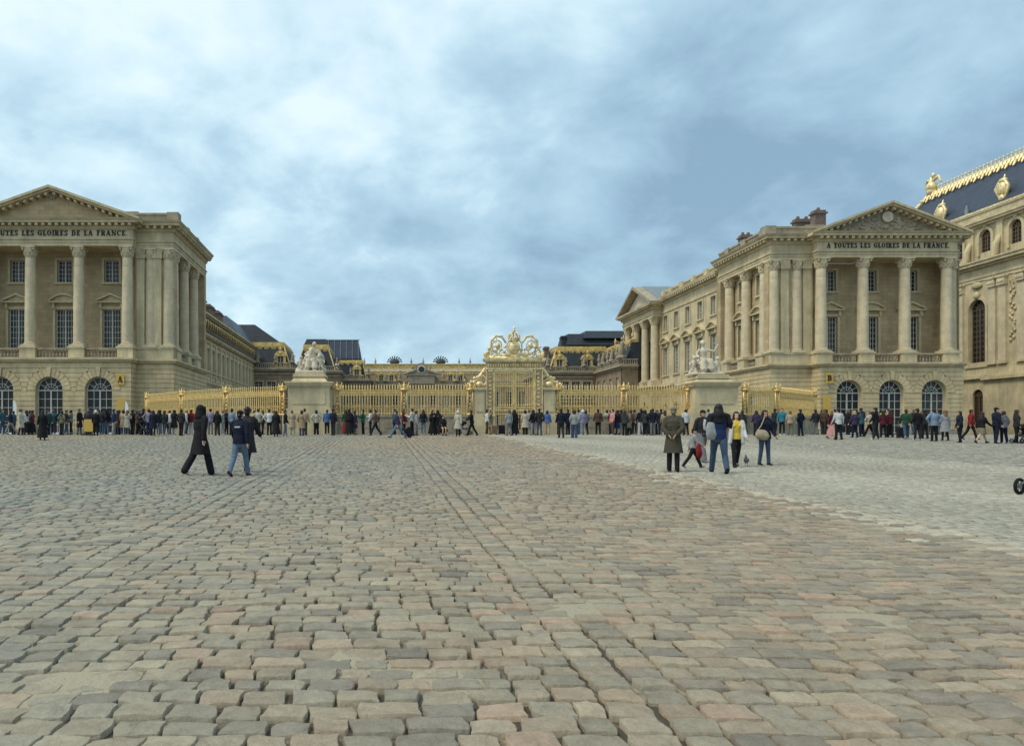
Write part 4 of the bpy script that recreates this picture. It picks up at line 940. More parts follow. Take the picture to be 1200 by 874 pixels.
# central marble-court facade
def central():
    y0 = 179; x0, x1 = X(424, y0), X(646, y0)
    b = empty('palace_block', ((x0 + x1) / 2, y0, 0), 'central brick and stone facade with clock pediment and gilded roof ridge', 'building')
    f = F('front', y0); zl = Z(450, y0); zg = Z(437, y0); zt = Z(425, y0)
    cols = [x0 + 2 + 3.05 * k for k in range(int((x1 - x0 - 3) / 3.05) + 1)]
    w = MB(); ops = [(u, 1.5, 1.0, 4.6, False) for u in cols] + [(u, 1.5, 6.2, 10.2, False) for u in cols]
    wall(w, f, x0, x1, 0, zl, ops); w.build('wall', STONEF, b)
    for u, ww, z0, z1, _ in ops: window(b, f, u, z0, 1.5, z1 - z0, -.25, cols=2, rows=5)
    w = MB()
    for u in cols: f.box(w, u + 1.05, u + 2.0, .5, zl - .6, 0, .12)
    w.build('brick_panels', BRICK, b)
    w = MB(); belt(w, [(x0, y0), (x1, y0)], zl - .4, zl, .4); belt(w, [(x0, y0), (x1, y0)], 5.3, 5.6, .25); balustrade_far(w, [(x0, y0 + .1), (x1, y0 + .1)], zl, .7); w.build('balustrade', STONED, b)
    w = MB(); w.hexa([(x0, y0 + .6, zl), (x1, y0 + .6, zl), (x1, y0 + 9, zl), (x0, y0 + 9, zl), (x0, y0 + 2, zg + .1), (x1, y0 + 2, zg + .1), (x1, y0 + 9, zg + .1), (x0, y0 + 9, zg + .1)]); w.build('mansard_roof', BRICK, b)
    w = MB(); scallop(w, F('front', y0 + 1.9), x0, x1, zg - .05, .8, 1.3); w.build('gilded_band', GOLDL, b)
    w = MB(); w.hexa([(x0, y0 + 2.0, zg + .5), (x1, y0 + 2.0, zg + .5), (x1, y0 + 9, zg + .5), (x0, y0 + 9, zg + .5), (x0, y0 + 4.2, zt - 1), (x1, y0 + 4.2, zt - 1), (x1, y0 + 7, zt - 1), (x0, y0 + 7, zt - 1)]); w.build('upper_roof', STONED, b)
    w = MB(); w.box(x0, x1, y0 + 4.0, y0 + 5.5, zt - 1.1, zt - .1); w.box(x0, x1, y0 + 3.8, y0 + 5.6, zt - .1, zt + .12); w.build('gilded_ridge', GOLDL, b)
    for p in (446.6, 458.6, 528, 540): dormer(b, X(p, y0), y0 + .9, zl + .6, 1.75, Z(437.5, y0) - zl)
    # clock pediment
    xc = X(493.8, y0); zc = Z(433.5, y0); w = MB()
    w.box(xc - 3.2, xc + 3.2, y0 - .4, y0 + 1.5, zl - .2, zc - 1.3); w.box(xc - 3.6, xc + 3.6, y0 - .6, y0 + 1.5, zc - 1.3, zc - 1.0)
    N = 10; w.prism([(xc + 1.9 * math.cos(math.pi * k / N), zc - 1.0 + 2.7 * math.sin(math.pi * k / N)) for k in range(N + 1)], y0 - .4, y0 + 1.5)
    for s in (-1, 1):
        w.tube([(xc + s * 1.6, y0 - .2, zc - .1), (xc + s * 2.6, y0 - .3, zc - .5), (xc + s * 3.9, y0 - .3, zc - .9)], [(.5, .5), (.55, .45), (.3, .3)], 8); w.ell((xc + s * 2.1, y0 - .4, zc + .6), (.28, .28, .34), 8, 6)
        for q, e in ((5.2, 1.25), (8.6, 1.1)): v = MB(); statue_small(v, xc + s * q, y0, zl + .6, e); v.build('roofline_statue', STONED, b, True)
    w.build('clock_pediment', STONED, b, 40)
    c = MB(); q = MB(); q.lathe(0, 0, [(1.0, 0), (1.0, .2), (.85, .25)], 20); c.add(q, Matrix.Translation((xc, y0 - .4, zc + .1)) @ Matrix.Rotation(R(90), 4, 'X')); co = c.build('clock', STONEP, b)
    c = MB(); q = MB(); q.lathe(0, 0, [(.72, 0), (.72, .04)], 20); c.add(q, Matrix.Translation((xc, y0 - .65, zc + .1)) @ Matrix.Rotation(R(90), 4, 'X')); c.build('clock_face', SLATEB, co)
    for k, p in enumerate((427, 440, 482, 496, 538, 551)):
        w = MB(); w.lathe(X(p, y0 + 5), y0 + 5, [(.25, 0), (.12, .2), (.3, .6), (.12, 1.1), (.03, 1.6)], 8, zt + .1); w.build('finial', STONED, b)
    for p in (462.5, 516.5):
        w = MB(); x = X(p, y0 + 5); w.ell((x, y0 + 5, zt + .6), (1.2, .5, .7), 10, 6)
        for k in range(9):
            a = R(10 + 20 * k); w.tube([(x, y0 + 5, zt + .4), (x + 1.0 * math.cos(a), y0 + 5, zt + .5 + .9 * math.sin(a)), (x + 1.75 * math.cos(a), y0 + 5, zt + .5 + 1.4 * math.sin(a))], [.18, .16, .1], 6)
            w.ell((x + 1.75 * math.cos(a), y0 + 5, zt + .5 + 1.45 * math.sin(a)), (.18, .18, .22), 6, 5)
        w.build('roof_crest', mat('dark_bronze', (.03, .04, .04), .6), b, True)
    return b
central()
# right court block and its return
rb = mansard_block('right court block with slate mansard, gilded ridge and two gilded dormers', X(639, 136), X(731, 136), 136, 155, Z(437, 136), Z(409, 136), Z(404, 136), None, [X(657, 136), X(690, 136)], [X(p, 136) for p in (649, 662, 675, 688)], BRICK, slope=1.7)
w = MB(); y = 141; w.hexa([(X(664, y), y, Z(404, y)), (X(735, y), y, Z(404, y)), (X(735, y), y + 8, Z(404, y)), (X(664, y), y + 8, Z(404, y)), (X(668, y), y + 1.5, Z(390, y)), (X(735, y), y + 1.5, Z(390, y)), (X(735, y), y + 8, Z(390, y)), (X(668, y), y + 8, Z(390, y))])
w.hexa([(X(684, y), y, Z(396, y)), (X(735, y), y, Z(396, y)), (X(735, y), y + 8, Z(396, y)), (X(684, y), y + 8, Z(396, y)), (X(690, y), y + 2, Z(386, y)), (X(735, y), y + 2, Z(386, y)), (X(735, y), y + 8, Z(386, y)), (X(690, y), y + 8, Z(386, y))])
w.build('upper_roof', SLATE, rb)
chimney(rb, X(658, 142), X(664, 142), 142, 14, Z(393.5, 142), SLATE, False, 1.2); chimney(rb, X(638, 142), X(643.5, 142), 142, 11, Z(406, 142), CHIM, False, 1.2)
def right_return():
    XW = 39.2; f = F('left', XW); Ya, Yb = 121.0, 136.0; zl = Z(427.5, 121)
    b = empty('palace_block', (XW, 128, 0), 'narrow court return with stone urns and gilded roof edge beside the end portico', 'building')
    w = MB(); bays = [123.4, 127.0, 130.6, 134.0]
    wall(w, f, -Yb, -Ya, 0, zl, [(-y, 1.4, 1.2, 4.8, False) for y in bays] + [(-y, 1.4, 6.6, 9.4, False) for y in bays]); w.box(XW, 41.8, Ya, Ya + .3, 0, zl); w.build('wall', BRICK, b)
    for y in bays: window(b, f, -y, 1.2, 1.4, 3.6, -.25, cols=4, rows=5); window(b, f, -y, 6.6, 1.4, 2.8, -.25, cols=4, rows=4)
    p = [(XW, Yb), (XW, Ya), (41.8, Ya)]
    w = MB(); belt(w, p, zl - .6, zl - .3, .2); belt(w, p, zl - .3, zl, .55); balustrade_far(w, p, zl, 1.0); w.build('balustrade', STONED, b)
    for k, y in enumerate((121.5, 124, 126.5, 129, 131.5, 134)): w = MB(); (statue_small if k % 2 == 0 else urn)(w, XW + .1, y, zl + 1.0, 1.15 if k else 1.6); w.build('roofline_urn' if k % 2 else 'roofline_statue', STONED, b, True)
    w = MB(); w.hexa([(XW + .6, Ya + .6, zl), (46, Ya + .6, zl), (46, Yb, zl), (XW + .6, Yb, zl), (XW + 2.2, Ya + 1.6, 15.2), (46, Ya + 1.6, 15.2), (46, Yb, 15.2), (XW + 2.2, Yb, 15.2)]); w.build('mansard_roof', SLATE, b)
    w = MB(); scallop(w, F('left', XW + 2.1), -Yb - 1, -Ya - 1.6, 15.0, .9, 1.2, .05); w.box(XW + 2.0, XW + 3, Ya + 1.6, Yb, 15.1, 15.7)
    for y in (123, 127.5, 132): w.lathe(XW + 2.4, y, [(.3, 0), (.12, .3), (.25, .7), (.05, 1.4)], 8, 15.6)
    w.build('gilded_ridge', GOLDL, b)
right_return()
# ---- chapel at the right edge
def chapel():
    XW = 80.0; f = F('left', XW); Ya, Yb = 84.0, 112.0
    b = empty('royal_chapel', (XW, 98, 0), 'tall stone chapel with steep slate roof and gilded ridge at the right edge', 'building')
    bays = [99.6, 89.2]
    zl, zc, za = 7.4, 22.6, 28.6
    lo = F('left', XW - .9)
    w = MB(); wall(w, f, -Yb, -97.6, 0, zl, [(-99.6, 1.7, 1.5, 6.0, True)]); wall(w, lo, -97.6, -Ya, 0, zl, []); w.quad((XW, 97.6, 0), (XW - .9, 97.6, 0), (XW - .9, 97.6, zl), (XW, 97.6, zl)); w.build('ground_floor_wall', STONE, b)
    window(b, f, -99.6, 1.5, 1.68, 4.5, -.25, True, 4, 7, DFRAME)
    w = MB(); wall(w, f, -Yb, -Ya, zl, zc, [(-y, 2.7, 9.6, 18.0, True) for y in bays + [109.5]], depth=.6); w.build('nave_wall', STONE, b)
    for y in bays + [109.5]: window(b, f, -y, 9.6, 2.65, 8.4, -.4, True, 4, 10, DFRAME, name='arched_window', bar=.1)
    w = MB()
    pil = [97.0, 95.4, 92.6, 91.2, 86.6, 85.2, 102.4, 103.8, 106.5]
    for y in pil:
        f.box(w, -y - .55, -y + .55, zl + 2.0, zc - 2.2, -.02, .3); f.box(w, -y - .62, -y + .62, zc - 3.4, zc - 2.4, 0, .5); f.box(w, -y - .72, -y + .72, zc - 2.4, zc - 2.2, 0, .62); f.box(w, -y - .68, -y + .68, zl + 1.7, zl + 2.1, 0, .42)
        for k in range(4): w.ell(f.P(-y - .4 + .27 * k, zc - 2.9, .5), (.14, .14, .3), 6, 5)
    w.build('pilasters', STONEC, b)
    w = MB(); N = 12
    for y in bays:
        for k in range(N):
            t0, t1 = math.pi * k / N, math.pi * (k + 1) / N; r0, r1 = 1.4, 1.75; zs = 18.0 - 1.35
            p = [(-y + r * math.cos(t), zs + r * math.sin(t)) for r, t in ((r0, t0), (r1, t0), (r1, t1), (r0, t1))]
            w.hexa([f.P(*q, 0) for q in p] + [f.P(*q, .16) for q in p])
        f.box(w, -y - 1.75, -y - 1.4, 9.2, 16.65, 0, .16); f.box(w, -y + 1.4, -y + 1.75, 9.2, 16.65, 0, .16); f.box(w, -y - 1.9, -y + 1.9, 8.9, 9.2, 0, .3)
        w.ell(f.P(-y, 18.6, .2), (.25, .5, .5), 8, 6); w.ell(f.P(-y, 19.9, .2), (.2, .9, .45), 8, 6)
    # relief panel between the pilaster pairs
    for k in range(26): w.ell(f.P(-94.0 + rng.uniform(-.35, .35), 12 + k * .3, .08), (.16, .22, .24), 6, 5)
    w.build('window_arches', STONE, b, 40)
    w = MB(); p = [(XW, Yb), (XW, Ya)]; pl = [(XW - .9, 97.6), (XW - .9, Ya)]
    belt(w, p, zl, zl + .5, .35, -.3); belt(w, pl, zl - .3, zl + .1, .4, -1.2); belt(w, p, zl + .5, zl + 1.6, .15)
    for z0, z1, o in ((zc - 2.2, zc - 1.8, .1), (zc - 1.8, zc - 1.5, .2), (zc - 1.5, zc - .5, .12), (zc - .5, zc - .2, .5), (zc - .2, zc + .2, 1.0), (zc + .2, zc + .4, 1.15)): belt(w, p, z0, z1, o, -.5)
    w.build('cornice', STONE, b)
    # attic set back, with round-headed windows and a sloping terrace
    w = MB(); fa = F('left', XW + 1.3)
    ab = [99.8, 95.0, 90.2, 85.5, 104.6, 109.4]
    wall(w, fa, -Yb, -Ya, zc, za, [(-y, 1.9, zc + 1.9, zc + 4.9, True) for y in ab]); w.build('attic_wall', STONE, b)
    for y in ab: window(b, fa, -y, zc + 1.9, 1.86, 3.0, -.25, True, 4, 4, DFRAME, name='arched_window', bar=.08)
    w = MB()
    for y in ab:
        for k in range(N):
            t0, t1 = math.pi * k / N, math.pi * (k + 1) / N; zs = zc + 4.9 - .95
            q = [(-y + r * math.cos(t), zs + r * math.sin(t)) for r, t in ((.97, t0), (1.35, t0), (1.35, t1), (.97, t1))]
            w.hexa([fa.P(*s, 0) for s in q] + [fa.P(*s, .22) for s in q])
        fa.box(w, -y - 1.35, -y - .97, zc + 1.5, zs, 0, .22); fa.box(w, -y + .97, -y + 1.35, zc + 1.5, zs, 0, .22); w.ell(fa.P(-y, zs + 1.45, .2), (.2, .3, .35), 8, 6)
        yy = y + 2.35
        fa.box(w, -yy - .45, -yy + .45, zc + .4, za - .6, 0, .3); w.tube([fa.P(-yy, zc + .6, .9), fa.P(-yy, zc + 2.2, .8), fa.P(-yy, zc + 3.4, .35)], [(.5, .35), (.4, .4), (.25, .3)], 8)
    q = [(XW + 1.3, Yb), (XW + 1.3, Ya)]
    for z0, z1, o in ((za - .6, za - .3, .3), (za - .3, za, .8), (za, za + .25, .95)): belt(w, q, z0, z1, o, -.4)
    w.build('attic_mouldings', STONE, b, 40)
    w = MB(); belt(w, q, za + .25, za + 1.3, .1, -.3); belt(w, q, za + 1.3, za + 1.5, .25, -.4); w.build('parapet', STONE, b)
    w = MB(); belt(w, q, za + 1.5, za + 1.78, .3, -.4); belt(w, [(XW + 2.0, Yb), (XW + 2.0, Ya)], za + 1.1, za + 2.1, .02, -.2); w.build('gilded_gutter', GOLDP, b)
    # roof
    xr, zr = XW + 7.5, 38.0; ye = 118.5
    w = MB(); w.hexa([(XW + 1.8, Ya, za + .3), (XW + 13.2, Ya, za + .3), (XW + 13.2, 125, za + .3), (XW + 1.8, 125, za + .3), (xr, Ya, zr), (xr + .2, Ya, zr), (xr + .2, ye, zr), (xr, ye, zr)]); w.build('roof', SLATEB, b)
    w = MB(); dz = zr - za - .3; dx = xr - XW - 1.8
    def RP(y, t, o=.15): return (XW + 1.8 + dx * t - o, y, za + .3 + dz * t + o * .6)
    for k in range(52):
        y = Ya + k * .68
        w.tube([RP(y, 1.0), RP(y, .93), RP(y, .86 + .03 * (k % 2))], [.26, .24, .14], 6)
        w.tube([(xr, y, zr + .1), (xr, y, zr + .9)], [.18, .08], 6); w.ell((xr, y, zr + .95), (.16, .2, .2), 6, 5)
    w.tube([(xr, Ya, zr), (xr, ye, zr)], .42, 8); w.tube([RP(Ya, .93), RP(ye, .93)], .22, 6)
    w.tube([(xr - .1, ye, zr), (XW + 1.7, 125, za + .4)], .34, 8); 
    for k in range(9): t = k / 9; w.ell((xr - .2 - (dx) * t, ye + 6.5 * t, zr - dz * t + .15), (.3, .4, .3), 6, 5)
    w.build('gilded_ridge', GOLDP, b)
    w = MB()
    w.ell((xr, ye - .5, zr + 1.2), (.9, .9, .9), 10, 7); w.tube([(xr, ye - .5, zr + .4), (xr, ye - .4, zr + 2.6)], [(.9, .7), (.3, .3)], 8); w.ell((xr, ye - .8, zr + 3.0), (.32, .32, .4), 8, 6)
    for s in (-1, 1): w.tube([(xr, ye - .5, zr + 2.1), (xr + .2, ye - .5 + s * 1.2, zr + 2.6), (xr + .2, ye - .5 + s * 1.6, zr + 1.6)], [.25, .22, .14], 6)
    w.build('gilded_statue', GOLDP, b, True)
    for y in (111.0, 100.0, 89.5):
        w = MB(); c0 = Vector(RP(y, .42, .5))
        w.ell(c0, (.55, .75, 1.0), 12, 8); w.ell(c0 + Vector((.1, 0, 1.1)), (.5, .62, .38), 10, 6); w.ell(c0 + Vector((-.1, 0, -1.2)), (.38, .45, .5), 10, 6)
        for s in (-1, 1):
            w.tube([c0 + Vector((-.1, s * .5, .9)), c0 + Vector((-.1, s * 1.0, .2)), c0 + Vector((0, s * .6, -.8)), c0 + Vector((0, s * .2, -1.5))], [.22, .26, .22, .12], 6)
        w.tube([c0 + Vector((.2, 0, 1.2)), c0 + Vector((.3, 0, 1.9))], [.25, .1], 6)
        w.build('gilded_cartouche', GOLDP, b, True)
    for y in (105.5, 94.8):
        w = MB(); w.lathe(XW + 3.2, y, [(.7, 0), (.5, .5), (.25, .9), (.3, 1.5), (.08, 2.3)], 10, za + 1.6); w.build('lead_vent', LEAD, b, 40)
    # east end wall so the block is closed
    w = MB(); w.box(XW + 1.5, XW + 13, Ya - .3, Ya, 0, za); w.box(XW + 1.5, XW + 13, Yb - .3, Yb, 0, za); w.build('end_walls', STONE, b)
    # low link wall between the pavilion and the chapel
chapel()
# ================================================================= GOLD FENCE, GATE, PIERS
def spiral(cx, cz, r0, r1, a0, a1, n=18):
    return [(cx + (r0 + (r1 - r0) * k / n) * math.cos(a0 + (a1 - a0) * k / n), cz + (r0 + (r1 - r0) * k / n) * math.sin(a0 + (a1 - a0) * k / n)) for k in range(n + 1)]
def mesh_post():
    """gilded fence pilaster with a lyre-like crest, local origin at its foot"""
    mb = MB(); h0, h1 = 1.45, 3.35
    mb.box(-.27, -.21, -.12, .12, h0, h1); mb.box(.21, .27, -.12, .12, h0, h1); mb.box(-.3, .3, -.15, .15, h0, h0 + .12); mb.box(-.32, .32, -.17, .17, h1 - .08, h1 + .06)
    for k in range(6):
        z = h0 + .25 + k * .29; mb.ell((0, 0, z), (.07 if k % 2 else .12, .06, .1), 8, 6)
    for s in (-1, 1):
        mb.tube([(s * .19, 0, h0 + .2), (s * .06, 0, h0 + .75), (s * .2, 0, h0 + 1.1), (s * .06, 0, h0 + 1.6)], .028, 5)
        p = spiral(s * .34, h1 + .26, .24, .07, R(-90), R(-90) + s * R(420)); mb.tube([(a, 0, b) for a, b in p], [.05 - .0012 * i for i in range(len(p))], 6)
        mb.tube([(s * .1, 0, h1 + .05), (s * .42, 0, h1 + .3), (s * .52, 0, h1 + .66)], [.06, .06, .035], 6)
    mb.ell((0, 0, h1 + .32), (.17, .12, .24), 10, 7); mb.ell((0, 0, h1 + .62), (.08, .08, .12), 8, 6); mb.tube([(0, 0, h1), (0, 0, h1 + .2)], .14, 8)
    mb.v = [(x * .72, y * .8, z if z < h1 + .06 else h1 + .06 + (z - h1 - .06) * .72) for x, y, z in mb.v]
    me = mb.mesh('fence_post', True); me.materials.append(GOLD); return me
POST = mesh_post()
def fence(a, b, label, posts=(True, False)):
    a, b = Vector((*a, 0)), Vector((*b, 0)); d = b - a; L = d.length; ang = math.atan2(d.y, d.x)
    t = empty('gilded_fence', a, label, 'fence', 'gilded railings in front of the palace'); t.rotation_euler = (0, 0, ang)
    w = MB(); w.box(0, L, -.32, .32, 0, .35); w.box(0, L, -.24, .24, .35, 1.3); w.box(0, L, -.32, .32, 1.3, 1.45)
    k = max(1, round(L / 1.8))
    for j in range(k): w.box(L * j / k + .2, L * (j + 1) / k - .2, -.27, -.24, .5, 1.15)
    w.build('stone_base', STONED, t, local=True)
    w = MB(); z0, z1 = 1.45, 3.28
    w.box(.2, L - .2, -.035, .035, z0 + .1, z0 + .16); w.box(.2, L - .2, -.04, .04, z1 - .38, z1 - .33); w.box(.2, L - .2, -.045, .045, z1 - .04, z1 + .02)
    n = int((L - .5) / .2); st = (L - .5) / n
    for j in range(n + 1):
        x = .25 + j * st; q = .03
        w.box(x - q, x + q, -q, q, z0, z1 + .1)
        w.lathe(x, 0, [(.02, 0), (.055, .06), (.03, .14), (.06, .2), (.005, .36)], 5, z1 + .06)
        if j < n:
            xm = x + st / 2; w.ell((xm, 0, z1 - .18), (.065, .03, .11), 6, 5); w.tube([(xm, 0, z0 + .16), (xm, 0, z0 + .62)], .014, 4); w.ell((xm, 0, z0 + .66), (.03, .03, .07), 5, 4)
            w.box(xm - .012, xm + .012, -.012, .012, z1 - .36, z1 - .02)
    w.build('railing', GOLD, t, local=True)
    for flag, x in zip(posts, (0, L)):
        if flag:
            o = bpy.data.objects.new('fence_post', POST); COL.objects.link(o); o.parent = t; o.location = (x, 0, 0)
    return t
def xy(px, d): return (X(px, d), d)
segs = [((172, 67.5), (213, 62.5), 'oblique railing touching the left pavilion corner', (1, 0)), ((213, 62.5), (265, 58.5), 'gilded railing curving forward just off the left pavilion', (1, 0)), ((265, 58.5), (331, 55.8), 'gilded railing ending at the left statue pedestal', (1, 1)),
        ((395, 55), (473.5, 55), 'gilded railing right after the left statue pedestal', (1, 0)), ((473.5, 55), (551, 55), 'gilded railing under the palace clock left of the gate', (1, 1)),
        ((653, 55), (731, 55), 'gilded railing directly right of the royal gate', (1, 0)), ((731, 55), (807, 55.4), 'gilded railing ending at the right statue pedestal', (1, 1)),
        ((873, 55.6), (910, 56.6), 'short gilded railing right of the right statue pedestal', (1, 1)), ((910, 56.6), (955, 62.5), 'gilded railing turning back toward the pavilion with the B sign', (0, 1))]
for a, b, l, p in segs: fence(xy(*a), xy(*b), l, p)
# stone piers either side of the gate
def gate_pier(px0, px1, label):
    x0, x1 = X(px0, 55), X(px1, 55); w = MB()
    t = empty('gate_pier', ((x0 + x1) / 2, 55.2, 0), label, 'pier', 'stone piers beside the gate')
    w.box(x0, x1, 54.85, 55.7, 1.4, 3.3); w.box(x0 + .12, x1 - .12, 54.8, 54.86, 1.7, 3.1); w.box(x0 - .1, x1 + .1, 54.7, 55.85, 0, 1.4); w.box(x0 - .1, x1 + .1, 54.72, 55.8, 3.3, 3.5); w.build('pier_body', STONE, t)
    w = MB(); s = 1 if px0 > 600 else -1; xc = (x0 + x1) / 2
    p = spiral(xc - s * .1, 3.95, .5, .12, R(90), R(90) + s * R(430)); w.tube([(a, 55.2, b) for a, b in p], [.11 - .003 * i for i in range(len(p))], 6)
    w.tube([(x0 if s > 0 else x1, 55.2, 4.9), (xc - s * .05, 55.2, 4.35), (xc + s * .4, 55.2, 3.9), (xc + s * .95, 55.2, 3.62)], [.1, .14, .14, .1], 6)
    for k in range(7): w.ell((xc + s * (-.5 + .22 * k), 55.15, 4.75 - .16 * k + .08 * math.sin(k * 2)), (.14, .12, .13), 7, 5)
    w.ell((xc, 55.1, 3.75), (.3, .2, .22), 8, 6); w.build('gilded_scroll', GOLDP, t, True)
gate_pier(556, 568.5, 'narrow stone pier with gilded scroll at the left side of the gate'); gate_pier(637, 650, 'narrow stone pier with gilded scroll at the right side of the gate')
def gate():
    x0, x1 = X(569.5, 55), X(636, 55); xc = (x0 + x1) / 2; y = 55.1; zt = Z(421.5, 55)
    t = empty('royal_gate', (xc, y, 0), 'tall gilded royal gate topped by a crowned crest', 'gate')
    w = MB(); pw = .62
    for s in (0, 1):
        a = x0 if s == 0 else x1 - pw; b = a + pw
        w.box(a, a + .07, y - .2, y + .2, .1, zt - .6); w.box(b - .07, b, y - .2, y + .2, .1, zt - .6); w.box(a - .03, b + .03, y - .24, y + .24, 0, .4)
        for k in range(14):
            z = .6 + k * (zt - 1.5) / 14; xm = (a + b) / 2; w.ell((xm, y, z + .15), (.12 + .04 * (k % 2), .07, .13), 7, 5)
            for q in (-1, 1): w.tube([(xm + q * .2, y, z), (xm + q * .08, y, z + .15), (xm + q * .2, y, z + .3)], .024, 4)
        w.box(a - .04, b + .04, y - .24, y + .24, 1.35, 1.5)
    w.box(x0 - .05, x1 + .05, y - .25, y + .25, zt - .72, zt - .62); w.box(x0 - .12, x1 + .12, y - .32, y + .32, zt - .16, zt - .04); w.box(x0 - .2, x1 + .2, y - .38, y + .38, zt - .04, zt + .1)
    n = 22
    for k in range(n): x = x0 + .1 + (x1 - x0 - .2) * (k + .5) / n; w.ell((x, y - .1, zt - .4), (.075, .06, .17), 7, 5)
    w.box(x0, x1, y + .05, y + .08, zt - .62, zt - .16)
    w.build('gate_frame', GOLDP, t)
    for s in (-1, 1):
        g = MB(); a, b = (x0 + pw, xc - .02) if s < 0 else (xc + .02, x1 - pw); q = .05
        g.box(a, a + 2 * q, y - q, y + q, .15, zt - .8); g.box(b - 2 * q, b, y - q, y + q, .15, zt - .8)
        for z in (.18, 1.5, 2.0, 3.55, zt - .9): g.box(a, b, y - .04, y + .04, z, z + .08)
        m = 9
        for k in range(1, m): x = a + (b - a) * k / m; g.box(x - .02, x + .02, y - .02, y + .02, .2, zt - .9)
        for k in range(m - 1): x = a + (b - a) * (k + 1) / m; g.ell((x, y, 1.78), (.07, .04, .12), 6, 5); g.ell((x, y, 3.75), (.05, .04, .1), 6, 5); g.lathe(x, y, [(.02, 0), (.05, .08), (.005, .3)], 5, 2.08)
        if False: g.tube([((a + b) / 2 + .25 * math.cos(R(20 * k)), y - .03, 2.9 + .32 * math.sin(R(20 * k))) for k in range(19)], .03, 5); pass
        g.build('gate_leaf', GOLD, t)
    # crest: globe shield, crown and scrolls
    c = MB(); z = zt + .1
    c.ell((xc, y, z + .82), (.44, .28, .5), 16, 10); c.tube([(xc - .85, y, z + .2), (xc - .5, y, z + .35), (xc, y, z + .1), (xc + .5, y, z + .35), (xc + .85, y, z + .2)], [.12, .16, .18, .16, .12], 7)
    c.tube([(xc + .56 * math.cos(R(15 * k)), y - .1, z + .85 + .66 * math.sin(R(15 * k))) for k in range(25)], .06, 6)
    c.build('crest_globe', GOLDP, t, True)
    c = MB(); zc = 0
    c.tube([(xc + .4 * math.cos(R(20 * k)), y + .4 * math.sin(R(20 * k)), zc) for k in range(19)], .07, 6)
    for k in range(8):
        a = R(45 * k); ca, sa = math.cos(a), math.sin(a)
        c.tube([(xc + .4 * ca, y + .4 * sa, zc), (xc + .5 * ca, y + .5 * sa, zc + .35), (xc + .34 * ca, y + .34 * sa, zc + .62), (xc, y, zc + .7)], [.055, .055, .05, .05], 6); c.ell((xc + .45 * ca, y + .45 * sa, zc + .18), (.09, .09, .13), 6, 5)
        c.ell((xc + .5 * ca, y + .5 * sa, zc + .4), (.05, .05, .05), 6, 4)
    c.ell((xc, y, zc + .84), (.13, .13, .13), 8, 6); c.box(xc - .03, xc + .03, y - .03, y + .03, zc + .9, zc + 1.22); c.box(xc - .11, xc + .11, y - .03, y + .03, zc + 1.04, zc + 1.1)
    c2 = MB(); c2.add(c, Matrix.Translation((xc, y, z + 1.34)) @ Matrix.Scale(.86, 4) @ Matrix.Translation((-xc, -y, 0))); c2.build('crown', GOLDP, t, True)
    c = MB()
    for k in range(18): c.ell((xc + rng.uniform(-2.3, 2.3), y + rng.uniform(-.1, .1), z + rng.uniform(.08, .35)), (.16, .1, .12), 7, 5)
    for s in (-1, 1):
        for (cx, cz, r0, r1, a0, sweep, th) in ((1.35, .95, .55, .14, -90, 460, .1), (.95, .38, .3, .06, 90, -400, .08), (2.05, .35, .3, .08, 90, 420, .08), (1.55, 1.42, .26, .08, -120, 380, .06)):
            p = spiral(s * cx, cz, r0, r1, R(a0) if s > 0 else math.pi - R(a0), (R(a0) + R(sweep)) if s > 0 else math.pi - R(a0) - R(sweep), 22)
            c.tube([(xc + a, y, z + b) for a, b in p], [th * .72 * (1 - .5 * i / len(p)) for i in range(len(p))], 6)
        c.tube([(xc + s * .7, y, z + 1.2), (xc + s * 1.0, y, z + 1.62), (xc + s * 1.5, y, z + 1.7), (xc + s * 1.9, y, z + 1.3), (xc + s * 1.95, y, z + .8), (xc + s * 2.35, y, z + .25)], [.08, .1, .1, .1, .09, .06], 6)
        for k in range(16): c.ell((xc + s * rng.uniform(.6, 2.2), y + rng.uniform(-.12, .12), z + rng.uniform(.1, .9)), (rng.uniform(.07, .16), .1, rng.uniform(.06, .15)), 7, 5)
        c.ell((xc + s * 2.35, y, z + .3), (.16, .14, .26), 8, 6); c.ell((xc + s * 1.35, y - .02, z + .95), (.2, .12, .24), 8, 6)
    c.box(x0 + .1, x1 - .1, y - .12, y + .12, z - .02, z + .14)
    c.v = [(xc + (x - xc) * .9, yy, zz) for x, yy, zz in c.v]
    c.build('crest_scrollwork', GOLDP, t, True)
gate()
